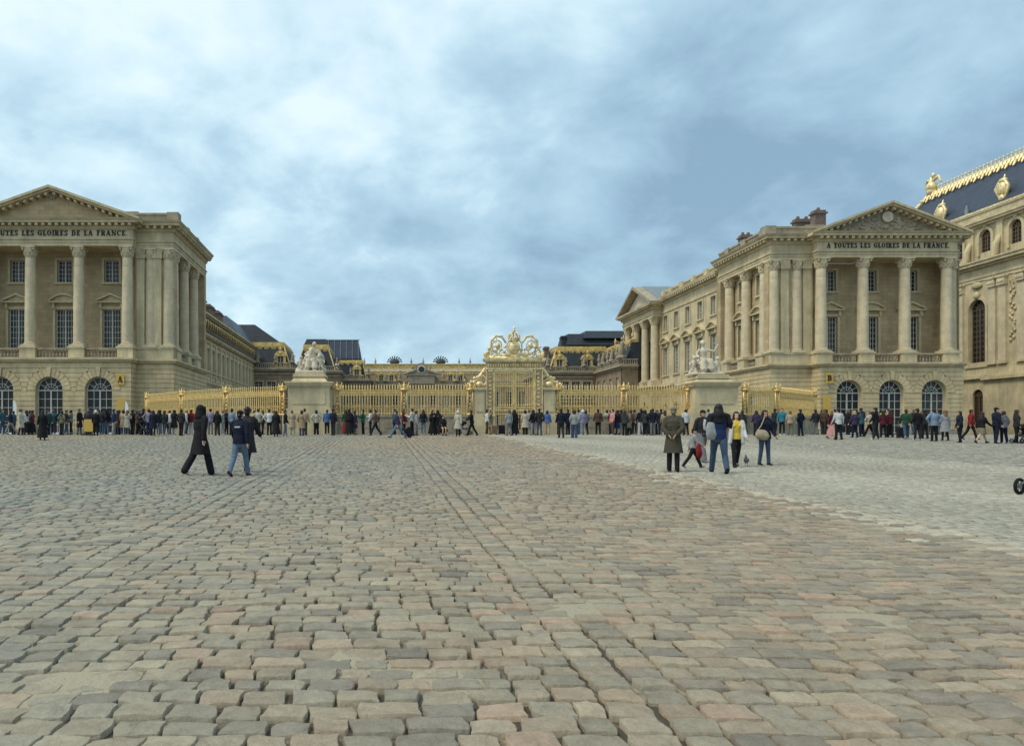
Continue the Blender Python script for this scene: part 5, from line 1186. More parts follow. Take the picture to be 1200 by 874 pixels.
# ---------------------------------------------------------------- remeshed figures
def remesh(mb, name, vox, smooth=2, m=None, noise=0):
    me = mb.mesh(name + '_src', None, False); ob = bpy.data.objects.new(name, me); COL.objects.link(ob)
    md = ob.modifiers.new('r', 'REMESH'); md.mode = 'VOXEL'; md.voxel_size = vox; md.use_smooth_shade = True
    if smooth: s = ob.modifiers.new('s', 'SMOOTH'); s.iterations = smooth; s.factor = .5
    dg = bpy.context.evaluated_depsgraph_get(); out = bpy.data.meshes.new_from_object(ob.evaluated_get(dg)); out.name = name
    bpy.data.objects.remove(ob); bpy.data.meshes.remove(me)
    out.materials.clear()
    if m: out.materials.append(m)
    return out
def statue_pedestal(px0, px1, ptop, label):
    d = 54.2; x0, x1 = X(px0, d), X(px1, d); D = x1 - x0
    t = empty('statue_pedestal', ((x0 + x1) / 2, d, 0), label, 'pedestal', 'stone pedestals carrying statue groups')
    w = MB(); i = .18; y0, y1 = d, d + D * .95; zt = Z(447, d); zb = Z(478, d); z3 = Z(ptop, d)
    w.box(x0 + i, x1 - i, y0 + i, y1 - i, zb, zt - .42); w.box(x0 + .5, x1 - .5, y0 + i - .04, y0 + i + .02, zb + .3, zt - .7)
    for z0, z1, o in ((0, zb - .35, -.18), (zb - .35, zb - .2, -.02), (zb - .2, zb, .06), (zt - .42, zt - .3, .1), (zt - .3, zt - .12, 0), (zt - .12, zt, -.08)): w.box(x0 + o, x1 - o, y0 + o, y1 - o, z0, z1)
    a = .62; w.hexa([(x0 + .35, y0 + .35, zt), (x1 - .35, y0 + .35, zt), (x1 - .35, y1 - .35, zt), (x0 + .35, y1 - .35, zt), (x0 + a, y0 + a, z3 - .3), (x1 - a, y0 + a, z3 - .3), (x1 - a, y1 - a, z3 - .3), (x0 + a, y1 - a, z3 - .3)])
    w.box(x0 + a - .12, x1 - a + .12, y0 + a - .12, y1 - a + .12, z3 - .3, z3 - .1); w.box(x0 + a, x1 - a, y0 + a, y1 - a, z3 - .1, z3)
    w.build('pedestal_block', STONE, t)
    return (x0 + x1) / 2, (y0 + y1) / 2, z3
def seated(mb, o, s=1.0, arm='up', lean=0, mir=1):
    """draped seated figure facing -y"""
    V = lambda x, y, z: (o[0] + mir * x * s, o[1] + y * s, o[2] + z * s)
    T = lambda pts, r, n=10: mb.tube([V(*p) for p in pts], [tuple(q * s for q in rr) if isinstance(rr, tuple) else rr * s for rr in r], n)
    T([(0, .1, .5), (lean * .3, .05, .85), (lean * .8, 0, 1.15), (lean, 0, 1.32)], [(.27, .22), (.2, .16), (.24, .16), (.1, .09)])
    T([(lean, 0, 1.3), (lean * 1.1, -.02, 1.48)], [.075, .07]); mb.ell(V(lean * 1.15, -.04, 1.6), (.12 * s, .14 * s, .16 * s)); mb.ell(V(lean * 1.15, .06, 1.66), (.14 * s, .14 * s, .13 * s))
    for sx, kx, fx in ((.12, .24, .2), (-.12, -.16, -.3)):
        T([(sx, .05, .5), (kx, -.5, .58), (fx, -.5, .15), (fx, -.62, .04)], [.17, .13, .09, .06])
    T([(-.3, -.1, .42), (0, -.3, .45), (.35, -.2, .35)], [.16, .2, .14]); T([(.2, -.45, .5), (.25, -.5, .1)], [.17, .2]); T([(-.2, -.42, .48), (-.2, -.48, .05)], [.15, .2])
    T([(0, .3, .0), (0, .3, .45)], [.42, .36])
    if arm == 'up': T([(lean + .2, 0, 1.22), (.55, -.12, 1.12), (.72, -.2, 1.42), (.74, -.2, 1.52)], [.085, .07, .05, .045])
    else: T([(lean + .2, 0, 1.22), (.45, -.15, .95), (.3, -.38, .78)], [.085, .07, .05])
    T([(lean - .2, 0, 1.22), (-.45, -.05, .95), (-.42, -.35, .75)], [.085, .07, .05])
    for k in range(7): T([(-.3 + .1 * k, -.05, .72), (-.35 + .12 * k, -.4, .42), (-.38 + .13 * k, -.5, .1)], [.035, .045, .05], 6)
def child(mb, o, s, mir=1, up=True):
    V = lambda x, y, z: (o[0] + mir * x * s, o[1] + y * s, o[2] + z * s)
    T = lambda pts, r: mb.tube([V(*p) for p in pts], [q * s for q in r], 8)
    T([(0, 0, .42), (.03, 0, .6), (.05, 0, .78)], [.14, .15, .13]); mb.ell(V(.08, -.03, 1.0), (.13 * s, .14 * s, .15 * s))
    T([(.07, 0, .42), (.12, -.12, .22), (.1, 0, 0)], [.1, .075, .05]); T([(-.07, 0, .42), (-.12, -.08, .22), (-.15, .05, 0)], [.1, .075, .05])
    T([(.18, 0, .74), (.35, -.1, .8 if up else .6), (.42, -.15, 1.0 if up else .5)], [.06, .05, .04]); T([(-.1, 0, .74), (-.28, -.1, .6), (-.2, -.2, .5)], [.06, .05, .04])
def statues():
    x, y, z = statue_pedestal(334, 389, 436, 'large pale stone pedestal under the huddled statue group')
    mb = MB(); mb.box(x - 1.05, x + 1.05, y - .85, y + .85, z, z + .2)
    for k in range(26):
        u = rng.uniform(-1, 1); mb.ell((x + u * .85, y + rng.uniform(-.3, .5), z + rng.uniform(.15, 1.5 * (1.15 - abs(u)))), (rng.uniform(.2, .42), .32, rng.uniform(.18, .4)), 10, 7)
    seated(mb, (x + .12, y - .05, z + .35), 1.16, 'down', -.12, -1); child(mb, (x - .75, y - .4, z + .2), 1.0, 1, True); child(mb, (x + .78, y - .3, z + .2), 1.12, -1, False)
    mb.tube([(x + .3, y + .2, z + .6), (x + .85, y, z + 1.35), (x + .6, y - .1, z + 1.75)], [.3, .2, .1], 8)
    me = remesh(mb, 'statue_group', .045, 1, STONEP); o = bpy.data.objects.new('statue_group', me); COL.objects.link(o); tag(o, 'pale stone statue group huddled together on the left pedestal', 'statue', 'stone statue groups on the pedestals')
    x, y, z = statue_pedestal(813, 869, 438, 'large pale stone pedestal under the seated woman statue'); x -= .25
    mb = MB(); mb.box(x - 1.15, x + 1.15, y - .85, y + .85, z, z + .16)
    for k in range(20):
        u = rng.uniform(-1, .9); mb.ell((x + u * .85, y + rng.uniform(-.2, .5), z + rng.uniform(.1, 1.15 * (1.1 - abs(u)))), (rng.uniform(.2, .4), .32, rng.uniform(.15, .35)), 10, 7)
    seated(mb, (x - .05, y, z + .35), 1.3, 'up', -.05); child(mb, (x - .95, y - .25, z + .1), 1.2, 1, False); child(mb, (x + .75, y - .3, z + .1), 1.15, 1, False)
    mb.tube([(x - .3, y + .1, z + .5), (x - .75, y, z + 1.1), (x - .85, y, z + 1.5)], [.25, .16, .1], 8); mb.tube([(x + .4, y - .5, z + .25), (x + 1.1, y - .4, z + .2)], [.16, .1], 8)
    me = remesh(mb, 'statue_group', .04, 1, STONEP); o = bpy.data.objects.new('statue_group', me); COL.objects.link(o); tag(o, 'pale stone seated woman with raised arm and children on the right pedestal', 'statue', 'stone statue groups on the pedestals')
statues()
# ================================================================= PEOPLE
CL = {}
def cloth(name, col, rough=.85):
    return mat('cloth_' + name, col, rough, var=.18, vscale=9, bump=.3, bscale=30, spec=.2)
SKIN = [mat('skin_light', (.52, .33, .24), .6, spec=.3), mat('skin_medium', (.36, .21, .14), .6, spec=.3), mat('skin_dark', (.13, .07, .045), .6, spec=.3)]
COLR = {'black': (.012, .012, .014), 'navy': (.010, .013, .03), 'dark blue': (.012, .028, .085), 'blue': (.06, .12, .30), 'light blue': (.17, .24, .33), 'teal': (.03, .09, .11), 'turquoise': (.03, .17, .23),
        'blue jeans': (.045, .075, .125), 'light jeans': (.11, .16, .23), 'grey': (.15, .15, .16), 'light grey': (.26, .27, .275), 'white': (.50, .51, .51), 'cream': (.42, .39, .31), 'beige': (.36, .29, .20),
        'tan': (.30, .21, .13), 'brown': (.08, .05, .035), 'olive': (.06, .055, .04), 'khaki': (.16, .15, .10), 'dark green': (.02, .06, .035), 'green': (.02, .11, .06), 'mint': (.30, .48, .42), 'yellow': (.60, .42, .06),
        'neon yellow': (.5, .55, .05), 'red': (.20, .015, .02), 'maroon': (.08, .015, .025), 'purple': (.045, .03, .075), 'lilac': (.22, .20, .31), 'pink': (.48, .24, .24), 'dark grey': (.04, .04, .045), 'charcoal': (.025, .025, .028),
        'blond': (.40, .27, .12), 'dark brown': (.03, .018, .012), 'light brown': (.16, .09, .045)}
def cm(c): return cloth(c.replace(' ', '_'), COLR[c])
HAIRM = {c: mat('hair_' + c.replace(' ', '_'), COLR[c], .5, var=.3, vscale=25, spec=.3) for c in ('black', 'dark brown', 'light brown', 'blond', 'grey')}
def joints(pose, female=False, z0=0.0):
    """joint positions of a 1.75 m figure facing -y ; returns dict"""
    P = dict(legs=((0, 2), (0, 2)), arms=((4, 12, 8), (4, 12, 8)), lean=0, drop=0)
    Q = {'stand': {}, 'rest': dict(legs=((4, 2), (-3, 8)), arms=((8, 10, 25), (-4, 12, 20))),
         'walk': dict(legs=((26, 4), (-22, 14)), arms=((-20, 8, 12), (24, 8, 28)), lean=3), 'walk2': dict(legs=((-18, 16), (20, 6)), arms=((16, 8, 20), (-16, 8, 10)), lean=2),
         'stride': dict(legs=((34, 6), (-30, 12)), arms=((-10, 8, 10), (-28, 14, 4)), lean=7), 'phone': dict(legs=((2, 2), (-2, 4)), arms=((38, 12, 85), (34, 14, 90))),
         'pocket': dict(legs=((2, 3), (-4, 6)), arms=((-14, 20, 40), (-14, 20, 40))), 'behind': dict(legs=((3, 2), (-3, 4)), arms=((-22, 12, -2), (-22, 14, -2)), lean=4),
         'fold': dict(legs=((3, 2), (-3, 4)), arms=((22, 8, 95), (20, 8, 100))), 'oneup': dict(legs=((2, 2), (-4, 6)), arms=((10, 12, 20), (60, 20, 95))),
         'hips': dict(legs=((0, 2), (0, 3)), arms=((-8, 42, 62), (-8, 42, 62))), 'push': dict(legs=((24, 6), (-20, 12)), arms=((34, 8, 30), (34, 8, 30)), lean=6),
         'sit': dict(legs=((82, 84), (82, 84)), arms=((18, 10, 55), (18, 10, 55)))}[pose]
    P.update(Q); J = {}
    sw = .175 if female else .195
    th, sh = .43, .43; hipz = .92
    feet = []
    for i, s in enumerate((1, -1)):
        a, k = R(P['legs'][i][0]), R(P['legs'][i][1]); h = Vector((s * .09, 0, hipz)); ab = R(2.5)
        kn = h + Vector((s * math.sin(ab) * th * .5, -math.sin(a) * th, -math.cos(a) * th)); b = a - k
        an = kn + Vector((s * .01, -math.sin(b) * sh, -math.cos(b) * sh)); J['hip%d' % i], J['knee%d' % i], J['ank%d' % i] = h, kn, an; J['fa%d' % i] = b; feet.append(an.z)
    low = min(feet) - .075
    if pose == 'sit': low = min(feet) - .075
    lean = R(P['lean'])
    def up(x, z): return Vector((x, -math.sin(lean) * (z - .92), .92 + math.cos(lean) * (z - .92)))
    J['pelv'] = Vector((0, 0, .94)); J['waist'] = up(0, 1.1); J['chest'] = up(0, 1.29); J['neck'] = up(0, 1.47); J['head'] = up(0, 1.62) + Vector((0, -.02, 0))
    for i, s in enumerate((1, -1)):
        f, c, e = P['arms'][i]; f, c, e = R(f), R(c), R(e); S = up(s * sw, 1.42)
        d = Vector((s * math.sin(c) * math.cos(f), -math.sin(f), -math.cos(c) * math.cos(f))).normalized(); E = S + d * .29
        c2 = c * (.2 if abs(e) > R(30) else .7) - (R(16) if e > R(30) else 0); g = f + e
        if pose == 'behind': c2 = -R(42)
        if pose == 'hips': c2 = -R(30); g = f + R(15)
        d2 = Vector((s * math.sin(c2) * max(.35, abs(math.cos(g))), -math.sin(g), -math.cos(g) * math.cos(c2))).normalized(); W = E + d2 * .25
        J['sh%d' % i], J['el%d' % i], J['wr%d' % i], J['hd%d' % i] = S, E, W, d2
    for k in list(J):
        if isinstance(J[k], Vector) and not k.startswith('hd'): J[k] = J[k] - Vector((0, 0, low))
    J['low'] = low; J['sw'] = sw
    return J
def torso(mb, J, infl=0.0, female=False, hem=None, flare=0.0, n=16):
    hx = .165 + (.01 if female else 0); wx = .125 if female else .145; cx = .165 if female else .185
    ne = J['neck']; ch = J['chest']; wa = J['waist']; pe = J['pelv']
    pts = []; rad = []
    if hem is not None:
        hz = hem - J['low'] if False else hem
        z = pe.z - .06
        st = [z - (z - hz) * t for t in ((1, .66, .33) if z - hz > .2 else (1,))]
        for q in st:
            t = (z - q) / max(.01, z - hz); pts.append(Vector((0, pe.y + .0, q))); rad.append((hx + infl + flare * t, .115 + infl + flare * t))
    pts += [pe - Vector((0, 0, .05)), pe + Vector((0, 0, .04)), wa, ch - Vector((0, 0, .06)), ch + Vector((0, 0, .06)), ne - Vector((0, 0, .045)), ne + Vector((0, 0, .0))]
    rad += [(hx + infl, .118 + infl), (hx - .01 + infl, .115 + infl), (wx + infl, .10 + infl), (cx - .01 + infl, .118 + infl), (cx + infl, .115 + infl), (J['sw'] * .78 + infl * .6, .085 + infl * .6), (.07 + infl * .4, .07 + infl * .4)]
    mb.tube(pts, rad, n, side=(1, 0, 0), closed_round=False)
    if female: 
        for s in (-1, 1): mb.ell(ch + Vector((s * .075, -.085 - infl * .6, .01)), (.07, .06, .065), 10, 7)
def hand(mb, W, d, side, s=1.0, seg=5, curl=.5):
    """palm and five separate fingers, thumb from the side of the palm"""
    d = d.normalized(); fwd = Vector((0, -1, 0)); across = (fwd - d * fwd.dot(d))
    if across.length < .2: across = Vector((0, 0, 1)) - d * d.z
    across.normalize(); nrm = d.cross(across).normalized() * (1 if side > 0 else -1)      # palm faces the thigh
    c = W + d * .045
    mb.tube([W - d * .02, W + d * .02, c, W + d * .09], [(.028, .02), (.034, .018), (.042, .016), (.038, .014)], 8, side=tuple(across))
    for k, L in enumerate((.068, .078, .073, .056)):
        o = across * (.028 - k * .0185); b = W + d * (.088 - abs(k - 1) * .003) + o
        p1 = b + (d * .96 - nrm * .25 * curl * 1.0) * L * .45; p2 = p1 + (d * .75 - nrm * .7 * curl * 1.2) * L * .33; p3 = p2 + (d * .5 - nrm * .9 * curl * 1.2) * L * .25
        mb.tube([b, p1, p2, p3], [.0095, .009, .008, .0065], seg)
    b = W + d * .03 + across * .034; p1 = b + (across * .62 + d * .7 - nrm * .2) * .036; p2 = p1 + (across * .25 + d * .95 - nrm * .3) * .034
    mb.tube([b, p1, p2], [.012, .0105, .008], seg)
def head_mesh(mb, J, n=14):
    h = J['head']; ne = J['neck']
    mb.tube([ne - Vector((0, 0, .06)), ne + Vector((0, -.005, .04)), h + Vector((0, .01, -.06))], [.062, .054, .055], 12)
    mb.ell(h + Vector((0, .015, .03)), (.076, .098, .098), n, 10); mb.ell(h + Vector((0, -.03, -.045)), (.056, .062, .072), n, 9); mb.ell(h + Vector((0, -.055, -.095)), (.03, .028, .022), 8, 6)
    mb.tube([h + Vector((0, -.083, .012)), h + Vector((0, -.098, -.012)), h + Vector((0, -.108, -.03))], [.009, .012, .014], 8)
    for s in (-1, 1):
        mb.ell(h + Vector((s * .077, .008, -.012)), (.012, .022, .033), 8, 6)
        mb.ell(h + Vector((s * .033, -.078, .022)), (.022, .014, .008), 8, 5)
    mb.tube([h + Vector((-.024, -.088, -.062)), h + Vector((0, -.094, -.06)), h + Vector((.024, -.088, -.062))], [.006, .009, .006], 6)
def body_key(pose, fem, near):
    k = ('body', pose, fem, near)
    if k in CACHE: return CACHE[k]
    J = joints(pose, fem); mb = MB(); torso(mb, J, -.012, fem)
    mb.ell(J['pelv'] - Vector((0, 0, .05)), (.15, .11, .1), 12, 8)
    for i in (0, 1):
        mb.tube([J['hip%d' % i], J['hip%d' % i].lerp(J['knee%d' % i], .5), J['knee%d' % i]], [.085, .075, .055], 10); mb.tube([J['knee%d' % i], J['knee%d' % i].lerp(J['ank%d' % i], .35), J['ank%d' % i]], [.053, .052, .036], 10)
        an = J['ank%d' % i]; mb.tube([an + Vector((0, .02, -.035)), an + Vector((0, -.05, -.048)), an + Vector((0, -.11, -.055))], [(.026, .022), (.026, .016), (.022, .01)], 8, side=(1, 0, 0))
        s = 1 if i == 0 else -1
        mb.tube([J['sh%d' % i] + Vector((-s * .03, 0, .0)), J['sh%d' % i], J['sh%d' % i].lerp(J['el%d' % i], .5), J['el%d' % i]], [.05, .05, .043, .037], 10); mb.tube([J['el%d' % i], J['el%d' % i].lerp(J['wr%d' % i], .35), J['wr%d' % i], J['wr%d' % i] + J['hd%d' % i] * .03], [.037, .036, .026, .025], 10)
    head_mesh(mb, J)
    for i in (0, 1): 
        if near: hand(mb, J['wr%d' % i], J['hd%d' % i], 1 if i == 0 else -1, seg=7)
    me = remesh(mb, 'person', .0075 if near else .016, 1)
    if not near:      # fingers this small are added after remeshing so that they stay apart
        src = MB(); src.v = [tuple(v.co) for v in me.vertices]; src.f = [tuple(p.vertices) for p in me.polygons]
        for i in (0, 1): hand(src, J['wr%d' % i], J['hd%d' % i], 1 if i == 0 else -1, seg=4)
        me2 = src.mesh('person', True, False); bpy.data.meshes.remove(me); me = me2
    me.materials.append(SKIN[0]); CACHE[k] = (me, J); return CACHE[k]
def top_mesh(pose, fem, kind, near):
    k = ('top', pose, fem, kind, near)
    if k in CACHE: return CACHE[k]
    J = joints(pose, fem); mb = MB(); infl = {'shirt': .019, 'jacket': .032, 'coat': .036, 'cloak': .05, 'hoodie': .026, 'longshirt': .022, 'tee': .02}[kind]
    hem = {'shirt': .86, 'tee': .86, 'jacket': .84, 'hoodie': .85, 'coat': .50, 'cloak': .10, 'longshirt': .74}[kind]
    if pose == 'sit': hem = J['pelv'].z - .08
    else: hem = hem - .0
    torso(mb, J, infl, fem, hem=hem, flare={'coat': .06, 'cloak': .16, 'jacket': .008}.get(kind, 0.004))
    thick = {'shirt': .010, 'tee': .012, 'jacket': .024, 'hoodie': .020, 'coat': .027, 'cloak': .05, 'longshirt': .014}[kind]
    for i in (0, 1):
        s = 1 if i == 0 else -1; S, E, W = J['sh%d' % i], J['el%d' % i], J['wr%d' % i]
        mb.tube([S + Vector((-s * .09, 0, -.01)), S + Vector((-s * .03, 0, .008)), S.lerp(E, .08), S.lerp(E, .5), E if kind != 'tee' else S.lerp(E, .8)], [.07 + thick, .056 + thick, .053 + thick, .047 + thick, .042 + thick], 12)
        if kind != 'tee': mb.tube([E, E.lerp(W, .4), W - J['hd%d' % i] * .01], [.042 + thick, .038 + thick, .031 + thick * .9], 12)
        if kind == 'cloak': mb.tube([S, E, W, W.lerp(Vector((W.x, W.y + .05, .45)), .7)], [.07, .11, .10, .05], 10)
    if kind in ('jacket', 'coat', 'hoodie'):
        ne = J['neck']; mb.tube([ne + Vector((0, .005, -.03)), ne + Vector((0, 0, .02))], [(.085, .085), (.078, .08)], 12, side=(1, 0, 0))
        if kind == 'hoodie': mb.ell(ne + Vector((0, .085, .0)), (.10, .06, .08), 10, 7)
    for q in range(6 if near else 3):      # folds
        a = rng.uniform(0, 6.28); z = rng.uniform(J['waist'].z - .1, J['chest'].z); mb.tube([(math.cos(a) * (.14 + infl), math.sin(a) * (.1 + infl), z), (math.cos(a + .5) * (.145 + infl), math.sin(a + .5) * (.105 + infl), z - .05)], .016, 6)
    me = remesh(mb, kind, .009 if near else .018, 2); me.materials.append(MATS['cloth_black']); CACHE[k] = me; return me
def bottom_mesh(pose, fem, kind, near):
    k = ('bot', pose, fem, kind, near)
    if k in CACHE: return CACHE[k]
    J = joints(pose, fem); mb = MB(); infl = {'trousers': .012, 'slim': .004, 'wide': .03, 'skirt': .02, 'shortskirt': .02}[kind]; pe = J['pelv']
    if kind in ('skirt', 'shortskirt'):
        zb = .14 if kind == 'skirt' else .48
        if pose == 'sit': zb = .3
        fl = .11 if kind == 'skirt' else .05
        cy = (J['ank0'].y + J['ank1'].y) / 2 * .6
        mb.tube([pe + Vector((0, 0, .1)), pe - Vector((0, 0, .03)), Vector((0, cy * .5, (pe.z + zb) / 2)), Vector((0, cy, zb))], [(.15, .11), (.185, .14), (.19 + fl * .5, .15 + fl * .6), (.2 + fl, .16 + fl)], 18, side=(1, 0, 0), closed_round=False)
    else:
        mb.tube([pe + Vector((0, 0, .12)), pe + Vector((0, 0, .0)), pe - Vector((0, 0, .08))], [(.145 + infl, .105 + infl), (.165 + infl, .12 + infl), (.15 + infl, .11 + infl)], 14, side=(1, 0, 0))
        for i in (0, 1):
            H, K, A = J['hip%d' % i], J['knee%d' % i], J['ank%d' % i]
            mb.tube([H + Vector((0, 0, -.02)), H.lerp(K, .4), K], [.092 + infl, .082 + infl, .06 + infl], 12)
            mb.tube([K, K.lerp(A, .4), A + (A - K) * .06], [.06 + infl, .056 + infl * 1.2, .044 + infl * 1.5], 12)
    if near:
        for i in (0, 1):
            K, A = J['knee%d' % i], J['ank%d' % i]
            for q in range(3): mb.ell(A.lerp(K, .06 + .07 * q), (.056 + infl, .058 + infl, .014), 12, 5)
            mb.ell(K + Vector((0, .02, .03)), (.06 + infl, .06 + infl, .018), 12, 5)
    me = remesh(mb, kind, .009 if near else .018, 1); me.materials.append(MATS['cloth_black']); CACHE[k] = me; return me
def shoe_mesh(pose, fem, near):
    k = ('shoe', pose, fem, near)
    if k in CACHE: return CACHE[k]
    J = joints(pose, fem); out = []
    for i in (0, 1):
        mb = MB(); an = J['ank%d' % i]; b = J['fa%d' % i]; lift = max(0, -b) * .8
        rot = Matrix.Rotation(lift if b < -.12 else (-.22 if b > .25 else 0), 4, 'X'); M = Matrix.Translation(an) @ rot @ Matrix.Translation(-an)
        t = MB(); t.tube([an + Vector((0, .045, -.035)), an + Vector((0, -.02, -.03)), an + Vector((0, -.09, -.045)), an + Vector((0, -.165, -.055))], [(.04, .038), (.044, .04), (.047, .03), (.04, .018)], 12, side=(1, 0, 0))
        t.tube([an + Vector((0, 0, -.02)), an + Vector((0, .0, .03))], .046, 10)
        t.tube([an + Vector((0, .05, -.062)), an + Vector((0, -.06, -.062)), an + Vector((0, -.17, -.062))], [(.038, .013), (.05, .013), (.038, .013)], 10, side=(1, 0, 0))
        mb.add(t, M); me = mb.mesh('shoe', True); me.materials.append(MATS['cloth_black']); out.append(me)
    CACHE[k] = out; return out
def hair_mesh(pose, fem, style, near):
    k = ('hair', pose, fem, style, near)
    if k in CACHE: return CACHE[k]
    J = joints(pose, fem); h = J['head']; mb = MB()
    if style in ('short', 'long', 'bun', 'bob'):
        mb.ell(h + Vector((0, .032, .045)), (.088, .098, .098), 14, 9); mb.ell(h + Vector((0, .065, -.02)), (.08, .06, .08), 12, 8)
        mb.ell(h + Vector((0, -.045, .095)), (.065, .05, .03), 10, 6)
        for s in (-1, 1): mb.ell(h + Vector((s * .072, -.005, .03)), (.022, .05, .05), 8, 6)
    if style == 'long':
        mb.tube([h + Vector((0, .06, .05)), h + Vector((0, .09, -.1)), h + Vector((0, .12, -.25)), h + Vector((0, .12, -.40))], [(.08, .05), (.095, .055), (.11, .05), (.07, .03)], 12, side=(1, 0, 0))
        for s in (-1, 1): mb.tube([h + Vector((s * .07, .0, .05)), h + Vector((s * .09, .01, -.1)), h + Vector((s * .11, -.02, -.26)), h + Vector((s * .1, -.06, -.36))], [.03, .034, .036, .018], 8)
    if style == 'bob':
        mb.tube([h + Vector((0, .05, .03)), h + Vector((0, .07, -.1))], [(.095, .06), (.1, .06)], 12, side=(1, 0, 0))
        for s in (-1, 1): mb.tube([h + Vector((s * .075, .0, .03)), h + Vector((s * .088, .0, -.09))], [.03, .028], 8)
    if style == 'bun': mb.ell(h + Vector((0, .12, .09)), (.05, .05, .05), 10, 7)
    if style == 'hood':
        mb.ell(h + Vector((0, .035, .03)), (.11, .115, .125), 14, 9); mb.tube([h + Vector((0, .06, -.04)), h + Vector((0, .06, -.16))], [(.12, .1), (.15, .12)], 12, side=(1, 0, 0))
        for s in (-1, 1): mb.tube([h + Vector((s * .07, -.045, .08)), h + Vector((s * .085, -.045, -.02)), h + Vector((s * .06, -.05, -.12))], [.03, .03, .04], 8)
    if style == 'veil':
        mb.ell(h + Vector((0, .03, .035)), (.1, .11, .115), 14, 9); mb.tube([h + Vector((0, .04, -.03)), h + Vector((0, .06, -.2)), h + Vector((0, .05, -.38)), h + Vector((0, .05, -.62))], [(.11, .1), (.2, .14), (.27, .17), (.3, .19)], 14, side=(1, 0, 0))
    if style == 'cap':
        mb.ell(h + Vector((0, .02, .06)), (.09, .105, .078), 14, 9); mb.tube([h + Vector((0, -.07, .055)), h + Vector((0, -.16, .045))], [(.07, .014), (.05, .008)], 10, side=(1, 0, 0)); mb.ell(h + Vector((0, .065, -.02)), (.075, .05, .06), 12, 8)
    if style == 'hat':
        mb.ell(h + Vector((0, .02, .07)), (.1, .11, .1), 14, 9); mb.tube([h + Vector((0, .02, .03)), h + Vector((0, .02, .055))], [(.125, .135), (.11, .12)], 16, side=(1, 0, 0)); mb.ell(h + Vector((0, .02, .19)), (.035, .035, .035), 8, 6)
    me = remesh(mb, 'hair', .009 if near else .014, 2); me.materials.append(HAIRM['black']); CACHE[k] = me; return me
def addp(par, name, me, m=None, loc=(0, 0, 0)):
    o = bpy.data.objects.new(name, me); COL.objects.link(o); o.parent = par; o.location = loc
    if m is not None:
        o.material_slots[0].link = 'OBJECT'; o.material_slots[0].material = m
    return o
ALLP = []
def person(px, hpx, face, pose, hair, hcol, top, tcol, bot, bcol, fem=False, shoe='black', skin=0, label=None, group='people queueing in front of the palace', near=False, height=None, gz_=None):
    """px, hpx: where the feet are and how tall the figure is in the photograph, used to find its distance"""
    H = height or (1.66 if fem else 1.76) * rng.uniform(.97, 1.03)
    d = H * FP / hpx; x = X(px, d); z = ground_z(x, d) if d < 54 else 0.0
    z += .008
    bm_, J = body_key(pose, fem, near)
    o = bpy.data.objects.new('person', bm_); COL.objects.link(o); sc = H / (1.755 if pose != 'sit' else 1.755)
    o.location = (x, d, z); o.rotation_euler = (0, 0, R(face)); o.scale = (sc,) * 3
    o.material_slots[0].link = 'OBJECT'; o.material_slots[0].material = SKIN[skin]
    addp(o, {'tee': 'shirt', 'longshirt': 'shirt'}.get(top, top), top_mesh(pose, fem, top, near), cm(tcol))
    if top != 'cloak': addp(o, 'skirt' if 'skirt' in bot else 'trousers', bottom_mesh(pose, fem, bot, near), cm(bcol))
    hn = {'hood': 'hood', 'veil': 'headscarf', 'cap': 'cap', 'hat': 'hat'}.get(hair, 'hair')
    addp(o, hn, hair_mesh(pose, fem, hair, near), HAIRM[hcol] if hn == 'hair' and hcol in HAIRM else cm(hcol))
    for me in shoe_mesh(pose, fem, near): addp(o, 'shoe', me, cm(shoe))
    if near:
        h = J['head']
        for s in (-1, 1):
            e = MB(); e.ell(h + Vector((s * .033, -.083, .008)), (.013, .008, .007), 8, 6); addp(o, 'eye', (lambda m_: (m_.materials.append(HAIRM['dark brown']), m_)[1])(e.mesh('eye', True)))
        e = MB(); e.tube([h + Vector((-.024, -.094, -.062)), h + Vector((0, -.1, -.06)), h + Vector((.024, -.094, -.062))], [.004, .006, .004], 6); addp(o, 'mouth', (lambda m_: (m_.materials.append(mat('lip', (.30, .10, .09), .5)), m_)[1])(e.mesh('mouth', True)))
    o['category'] = 'person'; o['group'] = group
    if not label: ALLP.append((px, d, o, dict(hair=hair, hcol=hcol, top=top, tcol=tcol, bot=bot, bcol=bcol, fem=fem, pose=pose, face=face)))
    else: o['label'] = label
    return o
cm('black')
S_, T_ = 'stand', 'trousers'
